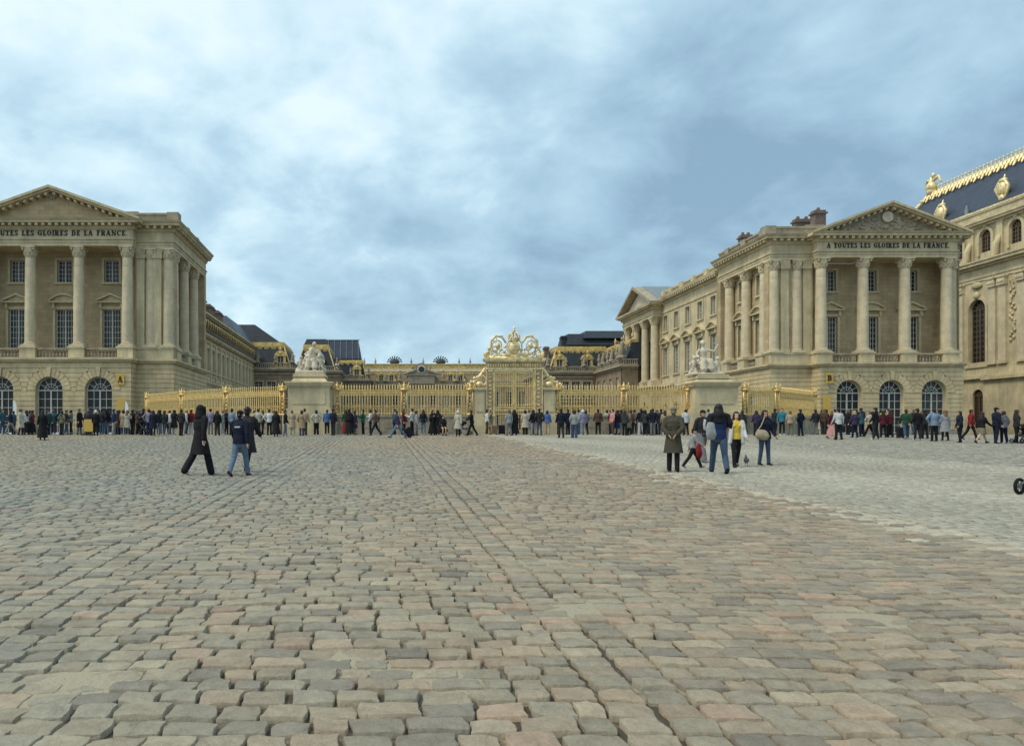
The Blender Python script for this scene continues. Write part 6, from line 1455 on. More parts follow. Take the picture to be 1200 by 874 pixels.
# px, height px, facing(0 = towards camera, 180 = away, 90 = right, -90 = left), pose, hair, hair colour, top, colour, bottom, colour, female, shoe colour
Q = [
 (3, 29, 90, 'rest', 'short', 'dark brown', 'jacket', 'teal', T_, 'blue jeans', 0, 'white'), (13, 28.5, -90, 'walk', 'short', 'black', 'jacket', 'navy', T_, 'light grey', 0, 'white'), (25, 29.5, 90, 'rest', 'bun', 'black', 'coat', 'cream', 'slim', 'black', 1, 'black'),
 (31, 28, -100, 'fold', 'long', 'black', 'shirt', 'white', 'skirt', 'black', 1, 'black'), (38, 28, 150, 'rest', 'bob', 'dark brown', 'jacket', 'maroon', 'skirt', 'black', 1, 'black'),
 (49.5, 33.5, 185, 'rest', 'long', 'black', 'coat', 'black', 'skirt', 'black', 1, 'black'), (57, 28, 170, S_, 'short', 'dark brown', 'jacket', 'dark blue', T_, 'blue jeans', 0, 'grey'), (63, 28.5, -160, 'pocket', 'short', 'light brown', 'jacket', 'teal', T_, 'dark grey', 0, 'white'),
 (72, 28.5, 185, 'hips', 'short', 'black', 'jacket', 'black', T_, 'light grey', 0, 'black'), (78, 28, 90, 'rest', 'short', 'dark brown', 'jacket', 'brown', T_, 'blue jeans', 0, 'grey'), (83, 28, -90, 'phone', 'short', 'black', 'hoodie', 'grey', T_, 'black', 0, 'grey'),
 (93, 29.5, 95, 'rest', 'short', 'dark brown', 'coat', 'black', T_, 'grey', 0, 'black'), (103, 29.5, 180, S_, 'short', 'grey', 'jacket', 'dark grey', T_, 'black', 0, 'black'), (112, 28.5, 180, 'rest', 'hat', 'white', 'jacket', 'black', T_, 'black', 1, 'black'),
 (119, 29.5, 170, 'pocket', 'short', 'black', 'jacket', 'charcoal', T_, 'blue jeans', 0, 'grey'), (125, 28.5, -150, 'rest', 'hood', 'black', 'jacket', 'navy', T_, 'light jeans', 0, 'white'), (133, 29.5, 110, 'rest', 'short', 'black', 'jacket', 'dark blue', T_, 'light grey', 0, 'brown'),
 (138, 28, -120, 'phone', 'long', 'dark brown', 'coat', 'brown', 'slim', 'black', 1, 'black'), (144, 28.5, 180, 'rest', 'bob', 'black', 'coat', 'beige', 'slim', 'blue jeans', 1, 'white'), (149, 28, 160, 'fold', 'long', 'light brown', 'coat', 'cream', 'slim', 'grey', 1, 'white'),
 (155, 28.5, 180, 'rest', 'short', 'black', 'jacket', 'black', T_, 'dark grey', 0, 'black'), (160.5, 27.5, 95, 'phone', 'long', 'black', 'jacket', 'brown', T_, 'black', 1, 'white'), (168, 30, -90, 'rest', 'short', 'black', 'jacket', 'navy', T_, 'black', 0, 'black'),
 (174.5, 30, 175, 'hips', 'short', 'black', 'shirt', 'lilac', T_, 'dark blue', 0, 'black'), (180, 29, 160, 'rest', 'long', 'black', 'coat', 'navy', 'slim', 'black', 1, 'black'), (186.5, 28, -170, S_, 'long', 'black', 'jacket', 'black', 'slim', 'light jeans', 1, 'white'),
 (192.5, 28, 170, 'pocket', 'bob', 'dark brown', 'jacket', 'charcoal', T_, 'blue jeans', 1, 'white'), (198.5, 27.5, 95, 'rest', 'short', 'dark brown', 'hoodie', 'white', T_, 'grey', 0, 'white'), (204.5, 28.5, 180, 'fold', 'long', 'black', 'coat', 'black', 'slim', 'white', 1, 'white'),
 (212, 30, 190, 'pocket', 'short', 'black', 'jacket', 'charcoal', T_, 'black', 0, 'black'), (218, 28.5, 90, 'rest', 'short', 'blond', 'shirt', 'white', T_, 'light jeans', 0, 'white'), (223.5, 28.5, -170, 'pocket', 'short', 'black', 'hoodie', 'red', T_, 'white', 0, 'white'),
 (247, 29.5, 180, 'fold', 'short', 'black', 'shirt', 'lilac', T_, 'grey', 0, 'black'), (255, 28.5, 180, 'rest', 'long', 'black', 'jacket', 'black', T_, 'charcoal', 1, 'black'), (260.5, 27.5, -90, 'rest', 'bun', 'light brown', 'hoodie', 'light grey', T_, 'light grey', 1, 'white'),
 (266, 28.5, 95, 'phone', 'short', 'dark brown', 'jacket', 'black', T_, 'black', 0, 'black'), (271.5, 30, 180, S_, 'short', 'black', 'shirt', 'light blue', T_, 'black', 0, 'black'),
 (302, 29.5, 180, 'hips', 'short', 'dark brown', 'jacket', 'cream', T_, 'charcoal', 0, 'black'), (308, 28, 120, 'rest', 'short', 'light brown', 'hoodie', 'dark green', T_, 'black', 0, 'grey'), (315.5, 29.5, 175, 'hips', 'short', 'black', 'shirt', 'white', T_, 'black', 0, 'black'), (323.5, 29, 185, 'rest', 'long', 'black', 'coat', 'black', 'skirt', 'black', 1, 'black'),
 (335, 29.5, 120, 'rest', 'short', 'black', 'jacket', 'black', 'slim', 'light jeans', 1, 'white'), (342.5, 27.5, 170, 'fold', 'bun', 'light brown', 'coat', 'beige', 'wide', 'cream', 1, 'white'), (349.5, 27.5, 90, 'phone', 'short', 'black', 'jacket', 'charcoal', T_, 'black', 0, 'black'),
 (354, 29, -170, 'pocket', 'bob', 'black', 'coat', 'tan', T_, 'blue jeans', 1, 'black'), (357.5, 30.5, 180, S_, 'short', 'dark brown', 'jacket', 'beige', T_, 'dark grey', 0, 'black'), (371, 28, 180, 'hips', 'bob', 'black', 'jacket', 'cream', 'wide', 'black', 1, 'white'),
 (383.5, 28.5, 180, 'rest', 'short', 'dark brown', 'hoodie', 'blue', T_, 'black', 0, 'white'), (390, 30, 175, 'rest', 'cap', 'black', 'jacket', 'navy', T_, 'charcoal', 0, 'black'), (405, 28.5, 190, 'rest', 'long', 'dark brown', 'longshirt', 'dark green', 'skirt', 'red', 1, 'white'),
 (409.5, 29, 170, 'fold', 'veil', 'black', 'cloak', 'black', T_, 'black', 1, 'black'), (416.5, 27.5, 100, 'rest', 'bob', 'black', 'coat', 'purple', 'slim', 'grey', 1, 'brown'), (425, 29, -110, 'phone', 'short', 'black', 'jacket', 'green', T_, 'black', 0, 'white'),
 (433.5, 28.5, -90, 'fold', 'short', 'black', 'shirt', 'white', T_, 'navy', 0, 'white'), (440, 30.5, -60, 'walk', 'short', 'black', 'jacket', 'brown', T_, 'navy', 0, 'black'), (462, 29, -90, 'rest', 'short', 'dark brown', 'jacket', 'teal', T_, 'navy', 0, 'black'),
 (473, 28.5, 100, 'rest', 'long', 'dark brown', 'jacket', 'maroon', T_, 'black', 1, 'black'), (482.5, 30.5, -95, 'fold', 'short', 'black', 'shirt', 'white', T_, 'black', 0, 'black'), (488, 28, 90, 'rest', 'long', 'black', 'hoodie', 'light grey', 'wide', 'grey', 1, 'black'),
 (496, 28.5, 170, 'rest', 'long', 'dark brown', 'shirt', 'navy', 'slim', 'light jeans', 1, 'white'), (507, 28.5, 10, 'fold', 'veil', 'black', 'cloak', 'black', T_, 'black', 1, 'black'), (512.5, 28, 150, 'rest', 'veil', 'black', 'cloak', 'charcoal', T_, 'black', 1, 'black'),
 (536.5, 29.5, 185, 'walk2', 'hat', 'white', 'coat', 'cream', 'slim', 'black', 1, 'black'), (552.5, 30, -90, 'push', 'short', 'black', 'jacket', 'black', T_, 'black', 0, 'black'), (570.5, 28.5, 90, 'rest', 'short', 'black', 'shirt', 'white', T_, 'brown', 0, 'white'), (575, 28, -90, 'phone', 'short', 'light brown', 'coat', 'khaki', T_, 'brown', 0, 'brown'),
 (596, 29.5, 180, 'rest', 'bob', 'light brown', 'jacket', 'light grey', T_, 'grey', 1, 'black'), (602, 29, 180, 'rest', 'veil', 'black', 'cloak', 'black', T_, 'black', 1, 'black'), (615.5, 28, 160, 'rest', 'bob', 'black', 'coat', 'cream', 'slim', 'black', 1, 'black'), (620.5, 28.5, 180, 'pocket', 'short', 'light brown', 'coat', 'light grey', T_, 'light grey', 0, 'white'),
 (625, 29, -160, 'rest', 'long', 'black', 'jacket', 'black', 'slim', 'light grey', 1, 'black'), (632, 30.5, 180, 'pocket', 'short', 'black', 'jacket', 'charcoal', T_, 'blue jeans', 0, 'black'), (641.5, 27.5, 175, 'rest', 'bob', 'dark brown', 'jacket', 'blue', 'wide', 'beige', 1, 'black'),
 (665, 29, 180, S_, 'short', 'black', 'jacket', 'navy', T_, 'navy', 0, 'black'), (678, 28.5, 150, 'rest', 'short', 'black', 'hoodie', 'light grey', T_, 'blue jeans', 0, 'black'), (682.5, 28.5, 180, 'rest', 'hat', 'white', 'jacket', 'lilac', 'slim', 'light grey', 1, 'white'),
 (686.5, 28, 185, 'pocket', 'bob', 'black', 'jacket', 'grey', T_, 'black', 1, 'black'), (700.5, 29, 175, 'rest', 'short', 'black', 'jacket', 'brown', T_, 'black', 0, 'black'), (711.5, 28, 180, 'fold', 'short', 'black', 'shirt', 'mint', T_, 'black', 0, 'white'),
 (717.5, 29.5, -100, 'rest', 'short', 'black', 'shirt', 'pink', T_, 'brown', 0, 'white'), (722.5, 28, 180, 'rest', 'long', 'dark brown', 'jacket', 'black', 'shortskirt', 'dark blue', 1, 'black'), (728, 28.5, 180, 'pocket', 'short', 'black', 'jacket', 'charcoal', T_, 'light jeans', 0, 'black'),
 (732.5, 28.5, 120, 'rest', 'long', 'black', 'jacket', 'dark grey', T_, 'black', 1, 'black'), (736.5, 29, 90, 'pocket', 'long', 'light brown', 'coat', 'khaki', 'slim', 'black', 1, 'black'), (744, 28.5, 180, 'rest', 'short', 'black', 'hoodie', 'grey', T_, 'dark grey', 0, 'white'),
 (751, 29.5, 180, 'rest', 'short', 'black', 'jacket', 'black', T_, 'white', 0, 'white'), (755.5, 29, 170, 'rest', 'bob', 'black', 'jacket', 'dark grey', T_, 'black', 1, 'grey'), (765, 30.5, 180, 'hips', 'short', 'black', 'jacket', 'navy', T_, 'grey', 0, 'black'),
 (770.5, 28.5, -90, 'rest', 'short', 'light brown', 'hoodie', 'light grey', 'wide', 'light grey', 0, 'white'), (774.5, 29.5, 180, S_, 'short', 'black', 'jacket', 'charcoal', T_, 'charcoal', 0, 'black'), (779, 28, 180, 'rest', 'long', 'dark brown', 'coat', 'beige', 'slim', 'white', 1, 'white'),
 (803.5, 29.5, 180, 'rest', 'short', 'black', 'jacket', 'white', T_, 'black', 0, 'black'), (830, 30, 180, 'rest', 'short', 'dark brown', 'hoodie', 'light grey', T_, 'grey', 0, 'white'), (870, 28.5, 180, 'rest', 'long', 'black', 'jacket', 'dark grey', 'slim', 'light jeans', 1, 'white'), (886, 29, 180, 'rest', 'bob', 'dark brown', 'jacket', 'purple', T_, 'black', 1, 'black'),
 (908.5, 29.5, 90, 'rest', 'short', 'black', 'jacket', 'charcoal', T_, 'black', 0, 'black'), (916.5, 30, -30, 'rest', 'short', 'dark brown', 'hoodie', 'turquoise', 'slim', 'black', 0, 'white'), (926, 28, 180, 'rest', 'bob', 'light brown', 'jacket', 'beige', T_, 'khaki', 1, 'brown'), (937.5, 30.5, -150, 'pocket', 'short', 'black', 'jacket', 'navy', T_, 'navy', 0, 'black'),
 (955.5, 28.5, 180, 'rest', 'short', 'black', 'jacket', 'charcoal', T_, 'grey', 0, 'black'), (963, 28.5, 120, 'rest', 'short', 'dark brown', 'hoodie', 'navy', T_, 'blue jeans', 0, 'black'), (968.5, 28.5, -140, 'pocket', 'short', 'black', 'jacket', 'black', T_, 'dark grey', 0, 'black'),
 (975, 33, 30, 'walk2', 'long', 'light brown', 'longshirt', 'maroon', 'skirt', 'pink', 1, 'brown'), (983, 36, 180, 'rest', 'short', 'black', 'shirt', 'white', T_, 'black', 0, 'black'),
 (1002, 30.5, 180, 'rest', 'bob', 'blond', 'jacket', 'purple', T_, 'navy', 1, 'black'), (1009, 31, 90, 'rest', 'short', 'dark brown', 'jacket', 'navy', T_, 'black', 0, 'white'), (1018.5, 30.5, -90, 'walk', 'long', 'light brown', 'jacket', 'cream', T_, 'black', 1, 'white'), (1026.5, 36.5, -160, 'rest', 'short', 'black', 'hoodie', 'black', T_, 'charcoal', 0, 'white'),
 (1034.5, 29.5, 180, 'rest', 'short', 'light brown', 'jacket', 'neon yellow', T_, 'grey', 0, 'black'), (1042.5, 31, 180, 'rest', 'long', 'dark brown', 'jacket', 'maroon', T_, 'black', 1, 'black'), (1062, 34.5, 175, 'walk2', 'short', 'dark brown', 'jacket', 'dark green', T_, 'blue jeans', 0, 'white'),
 (1075, 36, 180, 'rest', 'short', 'black', 'jacket', 'black', T_, 'charcoal', 0, 'white'), (1083.5, 33, -170, 'pocket', 'short', 'black', 'hoodie', 'charcoal', T_, 'black', 0, 'black'), (1094, 37, 185, 'hips', 'short', 'black', 'jacket', 'light blue', T_, 'black', 0, 'black'),
 (1107.5, 34.5, 180, 'rest', 'long', 'light brown', 'coat', 'light grey', 'slim', 'black', 1, 'black'), (1125, 36, -90, 'rest', 'bob', 'black', 'jacket', 'navy', T_, 'black', 1, 'black'), (1138, 35, 95, 'walk2', 'short', 'dark brown', 'jacket', 'red', T_, 'black', 0, 'black'),
 (1150, 37, 90, 'walk', 'long', 'dark brown', 'jacket', 'black', 'shortskirt', 'khaki', 1, 'black'), (1167, 41, 80, 'rest', 'cap', 'black', 'jacket', 'navy', T_, 'navy', 0, 'black'), (1176, 37, -170, 'pocket', 'bob', 'dark brown', 'hoodie', 'grey', T_, 'navy', 1, 'white'), (1192, 38, 90, 'rest', 'long', 'dark brown', 'jacket', 'charcoal', T_, 'black', 1, 'black'),
]
for t in Q:
    person(t[0] + rng.uniform(-.6, .6), t[1] * (1.76 / 1.72), t[2] + rng.uniform(-28, 28), t[3], t[4], t[5], t[6], t[7], t[8], t[9], bool(t[10]), t[11], skin=int(rng.choice(3, p=[.6, .28, .12])))
BK = []
for (p0, p1, n) in ((6, 88, 4), (98, 226, 11), (246, 328, 4), (336, 392, 2), (610, 645, 3), (664, 690, 2), (712, 782, 8), (958, 1000, 3), (1005, 1048, 4), (1064, 1112, 4)):
    for k in range(n):
        px = p0 + (p1 - p0) * (k + rng.uniform(.15, .85)) / n; fem = bool(rng.random() < .5)
        hp = 27.6 if px < 940 else 30
        BK.append(person(px, hp * rng.uniform(.98, 1.05), rng.uniform(90, 270), str(rng.choice(['rest', 'stand', 'pocket', 'phone', 'fold'])), str(rng.choice(['long', 'bob', 'short'] if fem else ['short', 'short', 'cap', 'hood'])), str(rng.choice(['black', 'black', 'dark brown', 'light brown'])),
            str(rng.choice(['jacket', 'jacket', 'hoodie', 'coat'])), str(rng.choice(['black', 'navy', 'charcoal', 'dark grey', 'brown', 'dark green', 'maroon', 'teal', 'beige', 'khaki'])), 'trousers', str(rng.choice(['black', 'navy', 'blue jeans', 'dark grey', 'charcoal'])), fem, 'black'))
G2 = 'visitors crossing the square'
# nearer figures
person(657.5, 34, 182, 'rest', 'short', 'black', 'jacket', 'navy', T_, 'charcoal', False, 'black', 0, 'person in navy jacket standing in front of the queue right of the gate', G2)
person(673, 32.5, 165, 'pocket', 'bob', 'dark brown', 'jacket', 'light grey', 'wide', 'blue jeans', True, 'white', 0, 'person in pale grey jacket and wide blue jeans seen from behind right of the gate', G2)
person(466, 34, -88, 'stride', 'short', 'black', 'jacket', 'purple', T_, 'light jeans', False, 'black', 0, 'person in purple top striding left and pulling a black suitcase', G2, height=1.74)
o = person(234.5, 82.5, 140, 'walk2', 'hood', 'black', 'coat', 'black', 'wide', 'black', False, 'white', 0, 'person in long black coat and white shoes walking away across the cobbles', G2, True, 1.78)
person(281, 78, 165, 'walk2', 'cap', 'navy', 'jacket', 'navy', T_, 'light jeans', False, 'maroon', 0, 'person in navy jacket with white back stripe and blue jeans walking away', G2, True, 1.68)
person(289.5, 79, 172, 'walk', 'short', 'black', 'coat', 'charcoal', 'slim', 'black', False, 'black', 0, 'tall person in long dark coat beside the one in blue jeans', G2, True, 1.82)
person(789, 75, 150, 'behind', 'cap', 'khaki', 'coat', 'olive', T_, 'black', False, 'black', 0, 'older person in olive coat and tan cap with hands behind the back', G2, True, 1.70)
person(812, 47.5, 80, 'walk', 'cap', 'black', 'hoodie', 'light grey', T_, 'black', False, 'grey', 0, 'small child in pale grey hoodie carrying a red jacket', G2, True, 1.16)
person(823, 62, 12, 'walk2', 'cap', 'black', 'jacket', 'charcoal', 'wide', 'grey', False, 'grey', 1, 'person in black cap and open dark jacket over a white shirt behind the child', G2, True, 1.70)
person(842.5, 84, 165, 'walk', 'long', 'black', 'tee', 'dark blue', T_, 'blue jeans', False, 'black', 0, 'tall person with long dark hair in blue shirt and jeans', G2, True, 1.86)
person(862.5, 66, -12, 'walk2', 'long', 'dark brown', 'shirt', 'yellow', 'slim', 'black', True, 'black', 0, 'person in yellow top and open white cardigan facing the camera', G2, True, 1.66)
person(896, 64, 5, 'rest', 'long', 'black', 'jacket', 'navy', 'slim', 'blue jeans', True, 'black', 1, 'person in navy jacket and blue jeans with a beige shoulder bag facing the camera', G2, True, 1.66)
for o in bpy.data.objects:
    if o.name.startswith('person') and o.get('label', '').startswith('person in black cap and open dark'):
        J = body_key('walk2', False, True)[1]; c = J['chest']; w = MB(); w.tube([c + Vector((0, -.135, -.2)), c + Vector((0, -.152, -.02)), c + Vector((0, -.12, .13))], [(.06, .02), (.085, .02), (.04, .02)], 10, side=(1, 0, 0)); me = w.mesh('white_shirt', True); me.materials.append(cm('white')); addp(o, 'shirt_front', me)
    if o.name.startswith('person') and o.get('label', '').startswith('person in yellow'):
        J = body_key('walk2', True, True)[1]
        w = MB(); c = J['chest']
        for s in (-1, 1): w.tube([c + Vector((s * .12, -.02, .1)), c + Vector((s * .15, -.06, -.05)), c + Vector((s * .165, -.06, -.3)), c + Vector((s * .19, -.05, -.52))], [(.07, .09), (.06, .10), (.06, .11), (.06, .1)], 10)
        w.tube([c + Vector((0, .06, .12)), c + Vector((0, .07, -.1)), c + Vector((0, .08, -.52))], [(.15, .07), (.15, .07), (.19, .07)], 12, side=(1, 0, 0))
        for i in (0, 1): S, E, W = J['sh%d' % i], J['el%d' % i], J['wr%d' % i]; w.tube([S, S.lerp(E, .5), E, W], [.07, .066, .058, .05], 10)
        me = remesh(w, 'cardigan', .009, 2); me.materials.append(cm('white')); addp(o, 'cardigan', me)
    if o.name.startswith('person') and o.get('label', '').startswith('person in navy jacket with white'):
        J = body_key('walk2', False, True)[1]; c = J['chest']; w = MB(); w.box(-.075, .085, c.y + .142, c.y + .155, c.z - .0, c.z + .035); me = w.mesh('back_stripe'); me.materials.append(cm('white')); addp(o, 'back_stripe', me)
    if o.name.startswith('person') and o.get('label', '').startswith('tall person with long dark hair'):
        J = body_key('walk', False, True)[1]; ne = J['neck']; w = MB(); w.tube([ne + Vector((-.2, .04, -.03)), ne + Vector((0, .1, .0)), ne + Vector((.2, .04, -.03))], [.07, .1, .07], 12); w.tube([ne + Vector((.2, .05, -.04)), ne + Vector((.24, .09, -.25)), ne + Vector((.22, .1, -.42))], [.07, .08, .04], 10); w.tube([ne + Vector((-.19, .05, -.04)), ne + Vector((-.25, .07, -.2)), ne + Vector((-.26, .06, -.3))], [.06, .07, .04], 10); w.tube([ne + Vector((0, .1, .02)), ne + Vector((0, .13, -.18))], [(.16, .06), (.12, .04)], 12, side=(1, 0, 0))
        me = remesh(w, 'shawl', .01, 2); me.materials.append(cm('black')); addp(o, 'shawl', me)
# labels for the queue: what each wears, then the neighbours that single it out
def words():
    BKS = set(BK); used = {}; PX = sorted(ALLP, key=lambda t: t[0]); hn = {'short': 'short-haired', 'long': 'long-haired', 'bob': 'bob-haired', 'bun': 'bun-haired', 'hood': 'hooded', 'veil': 'veiled', 'cap': 'capped', 'hat': 'pale-hatted'}
    tn = {'longshirt': 'tunic', 'tee': 'shirt', 'cloak': 'robe'}
    def marker(px):
        for lim, t in ((45, 'at the far left doors'), (98, 'left of the yellow board'), (131, 'right of the yellow board'), (172, 'under the A sign'), (232, 'before the oblique left railing'), (331, 'before the left railing'), (395, 'before the left pedestal'), (473, 'just right of the left pedestal'), (556, 'left of the gate'), (640, 'before the gate'), (731, 'right of the gate'), (812, 'before the far right railing'), (872, 'before the right pedestal'), (950, 'beside the short right railing'), (1000, 'under the B sign'), (1060, 'before the middle doors of B'), (1120, 'before the right door of B'), (1300, 'near the right edge')):
            if px < lim: return t
    base = []
    for px, d, o, q in PX:
        tp = tn.get(q['top'], q['top']); b = 'skirt' if 'skirt' in q['bot'] else ('' if 'jeans' in q['bcol'] else 'trousers')
        if q['top'] == 'cloak': s = f"{hn[q['hair']]} person in long {q['tcol']} {tp}"
        else: s = f"{hn[q['hair']]} person in {q['tcol']} {tp}, {q['bcol']} {b}".strip()
        base.append(s + ' ' + marker(px))
    from collections import Counter
    cnt = Counter(base)
    for i, (px, d, o, q) in enumerate(PX):
        s = base[i]
        if o in BKS: s = s.replace('person in', 'back-row person in')
        if cnt[s.replace('back-row person', 'person')] > 1: s += ', next to ' + PX[i - 1][3]['tcol'] + ' ' + tn.get(PX[i - 1][3]['top'], PX[i - 1][3]['top'])
        if len(s.replace('-', ' ').split()) > 16: s = s.replace(' trousers', '').replace('back-row person', 'back-row figure')
        if len(s.replace('-', ' ').split()) > 16: s = s.replace('just right of', 'after')
        if len(s.replace('-', ' ').split()) > 16: s = s.split('-haired ')[-1]
        used[s] = used.get(s, 0) + 1; o['label'] = s
    for s, k in used.items():
        if k > 1 or len(s.replace('-', ' ').split()) > 16: print('LABEL', k, len(s.split()), s)
words()
# ================================================================= THINGS CARRIED AND STANDING
def at(px, d, dz=0): x = X(px, d); return Vector((x, d, (ground_z(x, d) if d < 54 else 0) + dz))
def suitcase(px, d, col, label, tilt=0, face=0):
    t = empty('suitcase', at(px, d), label, 'suitcase'); t.rotation_euler = (0, R(tilt), R(face))
    w = MB(); w.box(-.22, .22, -.13, .13, .06, .66); o = w.build('shell', cm(col), t, local=True); m = o.modifiers.new('b', 'BEVEL'); m.width = .04; m.segments = 3
    w = MB()
    for k in range(5): w.box(-.17 + k * .08, -.145 + k * .08, -.142, .142, .1, .62)
    w.build('ribs', cm('charcoal'), t, local=True)
    w = MB(); w.tube([(-.12, .08, .6), (-.12, .08, 1.02), (.12, .08, 1.02), (.12, .08, .6)], .014, 6); w.build('handle', DIRT, t, local=True)
    for x in (-.18, .18):
        for y in (-.1, .1): w = MB(); w.add((lambda q: (q.lathe(0, 0, [(.035, -.015), (.035, .015)], 10), q)[1])(MB()), Matrix.Translation((x, y, .035)) @ Matrix.Rotation(R(90), 4, 'X')); w.build('wheel', cm('black'), t, local=True)
suitcase(483, 45.2, 'black', 'black wheeled suitcase pulled by the striding person', -32)
suitcase(588, 51.5, 'navy', 'navy suitcase standing before the gate'); suitcase(579, 51, 'tan', 'tan bag-like suitcase standing left of the gate')
suitcase(1056, 44, 'black', 'small black suitcase beside the person in dark green')
def bag(px, d, z, col, label, w_=.34, h_=.24, strap=None):
    p = at(px, d, z); t = empty('shoulder_bag', p, label, 'bag'); w = MB(); w.tube([(0, 0, .02), (.01, -.01, h_ * .3), (-.01, 0, h_ * .7), (0, 0, h_)], [(w_ * .42, .05), (w_ * .52, .08), (w_ * .46, .065), (w_ * .34, .03)], 14, side=(1, 0, 0)); w.ell((w_ * .2, -.04, h_ * .35), (w_ * .22, .05, h_ * .25), 10, 7); w.build('bag_body', cm(col), t, True, local=True)
    if strap: w = MB(); w.tube(strap, .016, 6); w.build('strap', cm(col), t, local=True)
dw = 1.66 * FP / 64
bag(893, dw - .19, .80, 'beige', 'beige shoulder bag on the front of the person in navy jacket', .42, .26, [(-.16, 0, .22), (-.02, .02, .4), (.12, .1, .64), (.16, .2, .72)])
bag(833, 18.9, .90, 'light grey', 'pale grey cloth bag behind the tall person in blue shirt', .26, .4); bag(819, 20.6, .34, 'red', 'red jacket hanging from the hand of the small child', .16, .36)
def backpack(px, d, z, col, label):
    t = empty('backpack', at(px, d, z), label, 'backpack'); w = MB(); w.tube([(0, 0, .05), (0, -.02, .2), (0, 0, .4)], [(.14, .08), (.16, .1), (.12, .08)], 12, side=(1, 0, 0)); w.build('pack_body', cm(col), t, True, local=True)
    w = MB(); w.tube([(0, -.09, .08), (0, -.1, .2)], [(.1, .04), (.1, .04)], 10, side=(1, 0, 0)); w.build('front_pocket', cm('charcoal'), t, True, local=True)
backpack(384, 52.3 - .25, 1.0, 'blue', 'blue backpack on the back of the person in blue hoodie'); backpack(983, 42.6 - .25, 1.02, 'grey', 'grey backpack worn over the white shirt under the B sign'); backpack(443, 50.1 - .1, 1.0, 'grey', 'grey backpack worn by the walking person in brown jacket')
def stroller(px, d, face, label, s=1.0):
    t = empty('stroller', at(px, d), label, 'stroller', 'strollers on the square'); t.rotation_euler = (0, 0, R(face)); t.scale = (s,) * 3
    w = MB()
    for y in (-.24, .24): w.tube([(-.38, y, .17), (.1, y, .5), (.52, y, 1.02)], .018, 6); w.tube([(.34, y, .15), (.12, y, .5), (-.02, y, .75)], .016, 6)
    w.tube([(.52, -.24, 1.02), (.56, 0, 1.03), (.52, .24, 1.02)], .024, 8); w.tube([(-.1, -.24, .35), (-.1, .24, .35)], .014, 6); w.build('frame', DIRT, t, local=True)
    w = MB(); w.tube([(-.2, 0, .42), (.1, 0, .42), (.28, 0, .85)], [(.2, .05), (.21, .06), (.2, .05)], 12, side=(0, 1, 0)); w.build('seat', cm('charcoal'), t, True, local=True)
    w = MB(); w.ell((.12, 0, .82), (.3, .24, .2), 14, 8); w.build('canopy', cm('black'), t, True, local=True)
    for x, y, r in ((-.4, -.26, .13), (-.4, .26, .13), (.36, -.28, .17), (.36, .28, .17)):
        Mw = Matrix.Translation((x, y, r)) @ Matrix.Rotation(R(90), 4, 'X')
        w = MB(); q = MB(); q.tube([(math.cos(R(20 * k)) * (r - .025), math.sin(R(20 * k)) * (r - .025), 0) for k in range(19)], .025, 8, closed_round=False); w.add(q, Mw); tw = w.build('wheel', cm('black'), t, True, local=True)
        w = MB(); q = MB(); q.lathe(0, 0, [(.03, -.02), (.03, .02)], 10)
        for k in range(6): q.tube([(0, 0, 0), ((r - .03) * math.cos(R(60 * k)), (r - .03) * math.sin(R(60 * k)), 0)], .009, 4)
        w.add(q, Mw); o = w.build('spokes', DIRT, tw, local=True)
stroller(1238, 14.6, 20, 'black stroller with large wheel cut by the right edge of the photo', 1.3)
stroller(544, 51, 180, 'dark stroller beside the person in cream coat'); stroller(1199, 38, 10, 'dark stroller at the right end of the queue'); stroller(170, 50.5, 180, 'dark stroller standing under the A sign')
# seated visitor in black
t = person(519, 29, 10, 'sit', 'veil', 'black', 'jacket', 'black', 'skirt', 'black', True, 'black', 0, 'veiled person in black sitting low beside the standing veiled people')
def stool(px, d):
    t = empty('folding_stool', at(px, d), 'small folding stool under the seated veiled person', 'stool'); w = MB(); w.box(-.2, .2, -.16, .16, .40, .43); w.build('seat', cm('charcoal'), t, local=True)
    for s in (-1, 1):
        for q in (-1, 1): w = MB(); w.tube([(s * .17, q * .14, .4), (s * -.0 + s * .2, q * .14, 0)], .014, 5); w.build('leg', DIRT, t, local=True)
stool(519, 49.9)
# yellow board on a foot, white flags, barriers, pigeon
def board():
    d = 49.5; p = at(104, d); t = empty('sign_board', p, 'yellow information board with dark frame standing before the left door', 'sign'); k = d / FP
    w = MB(); w.box(-5.6 * k, 5.6 * k, -.05, .04, .18, 1.10); w.build('frame', cm('charcoal'), t, local=True)
    w = MB(); w.box(-5.2 * k, 5.2 * k, -.06, -.052, .24, 1.06); w.build('yellow_panel', YSIGN, t, local=True)
    w = MB(); w.box(-6.6 * k, 6.6 * k, -.25, .25, 0, .1); w.box(-.1, .1, -.04, .04, .1, .2); w.build('foot', cm('charcoal'), t, local=True)
board()
def banner(px, d, z0, z1, label):
    t = empty('beach_flag', (X(px, d), d, 0), label, 'flag', 'narrow white banners by the left pavilion'); w = MB(); w.lathe(0, 0, [(.2, 0), (.2, .05), (.03, .06), (.025, z1)], 8, 0); w.build('pole', DIRT, t, local=True)
    w = MB(); w.prism([(.03, z0), (.34, z0), (.36, z1 - .5), (.2, z1), (.03, z1)], -.01, .01); w.build('cloth', WSIGN, t, local=True)
banner(15, 70, 1.3, 3.2, 'narrow white banner near the leftmost arched door'); banner(146, 70, 1.4, 3.1, 'narrow white banner beside the yellow notice board')
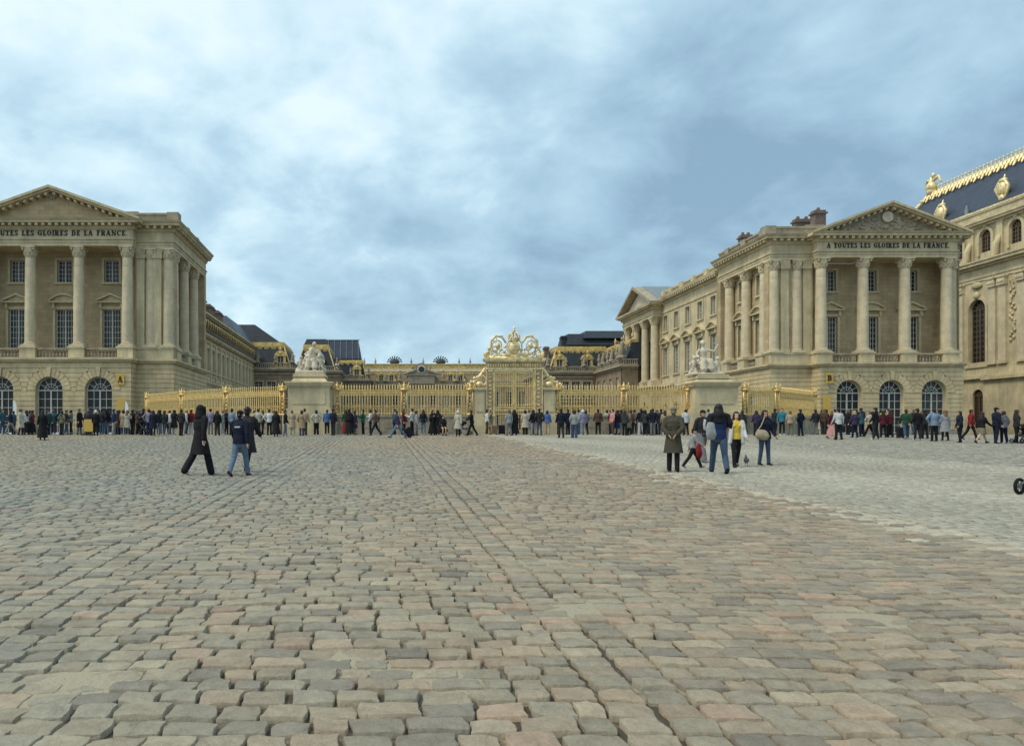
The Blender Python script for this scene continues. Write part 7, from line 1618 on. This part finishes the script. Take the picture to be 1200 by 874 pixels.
def barrier(px, d, label, face=0):
    t = empty('crowd_barrier', at(px, d), label, 'barrier', 'metal crowd barriers'); t.rotation_euler = (0, 0, R(face)); w = MB()
    w.tube([(-1, 0, .12), (-1, 0, 1.05), (1, 0, 1.05), (1, 0, .12), (-1, 0, .12)], .022, 6)
    for k in range(1, 12): w.tube([(-1 + k / 6, 0, .12), (-1 + k / 6, 0, 1.05)], .009, 4)
    w.build('barrier_frame', DIRT, t, local=True)
    for x in (-.7, .7): w = MB(); w.tube([(x, -.3, .02), (x, 0, .12), (x, .3, .02)], .02, 6); w.build('foot', DIRT, t, local=True)
barrier(1116, 52, 'metal crowd barrier behind the queue below the right arched door', 5); barrier(1085, 53, 'metal crowd barrier left of the other one before building B', -4); barrier(90, 52, 'metal crowd barrier between the two left arched doors', 0)
def pigeon(px, d):
    t = at(px, d, .0); o = empty('pigeon', t, 'dark pigeon standing on the cobbles by the walking group', 'bird'); 
    mb = MB(); s = 1.25
    mb.tube([(.0, .09, .13), (0, .03, .125), (0, -.04, .14), (0, -.08, .19), (0, -.09, .235)], [.028, .05, .055, .034, .02], 12); mb.ell((0, -.098, .25), (.021, .026, .022), 10, 7); mb.tube([(0, .08, .13), (0, .17, .10)], [(.035, .015), (.028, .006)], 8, side=(1, 0, 0)); mb.tube([(0, -.115, .248), (0, -.138, .242)], [.006, .003], 6)
    for q in (-1, 1):
        mb.tube([(q * .03, -.03, .155), (q * .05, .04, .15), (q * .03, .13, .12)], [(.015, .03), (.014, .035), (.008, .012)], 8); mb.tube([(q * .022, -.0, .1), (q * .024, .0, .03), (q * .024, .0, .008)], [.012, .006, .006], 6)
        for a in (-.5, 0, .5): mb.tube([(q * .024, 0, .006), (q * .024 + .03 * math.sin(a), -.035, .005)], .004, 4)
    me = remesh(mb, 'pigeon_body', .0055, 1, mat('pigeon_feather', (.035, .04, .05), .6, var=.4, vscale=20)); b = bpy.data.objects.new('bird_body', me); COL.objects.link(b); b.parent = o; o.scale = (s,) * 3; o.rotation_euler = (0, 0, R(160))
pigeon(874.5, 22.3)
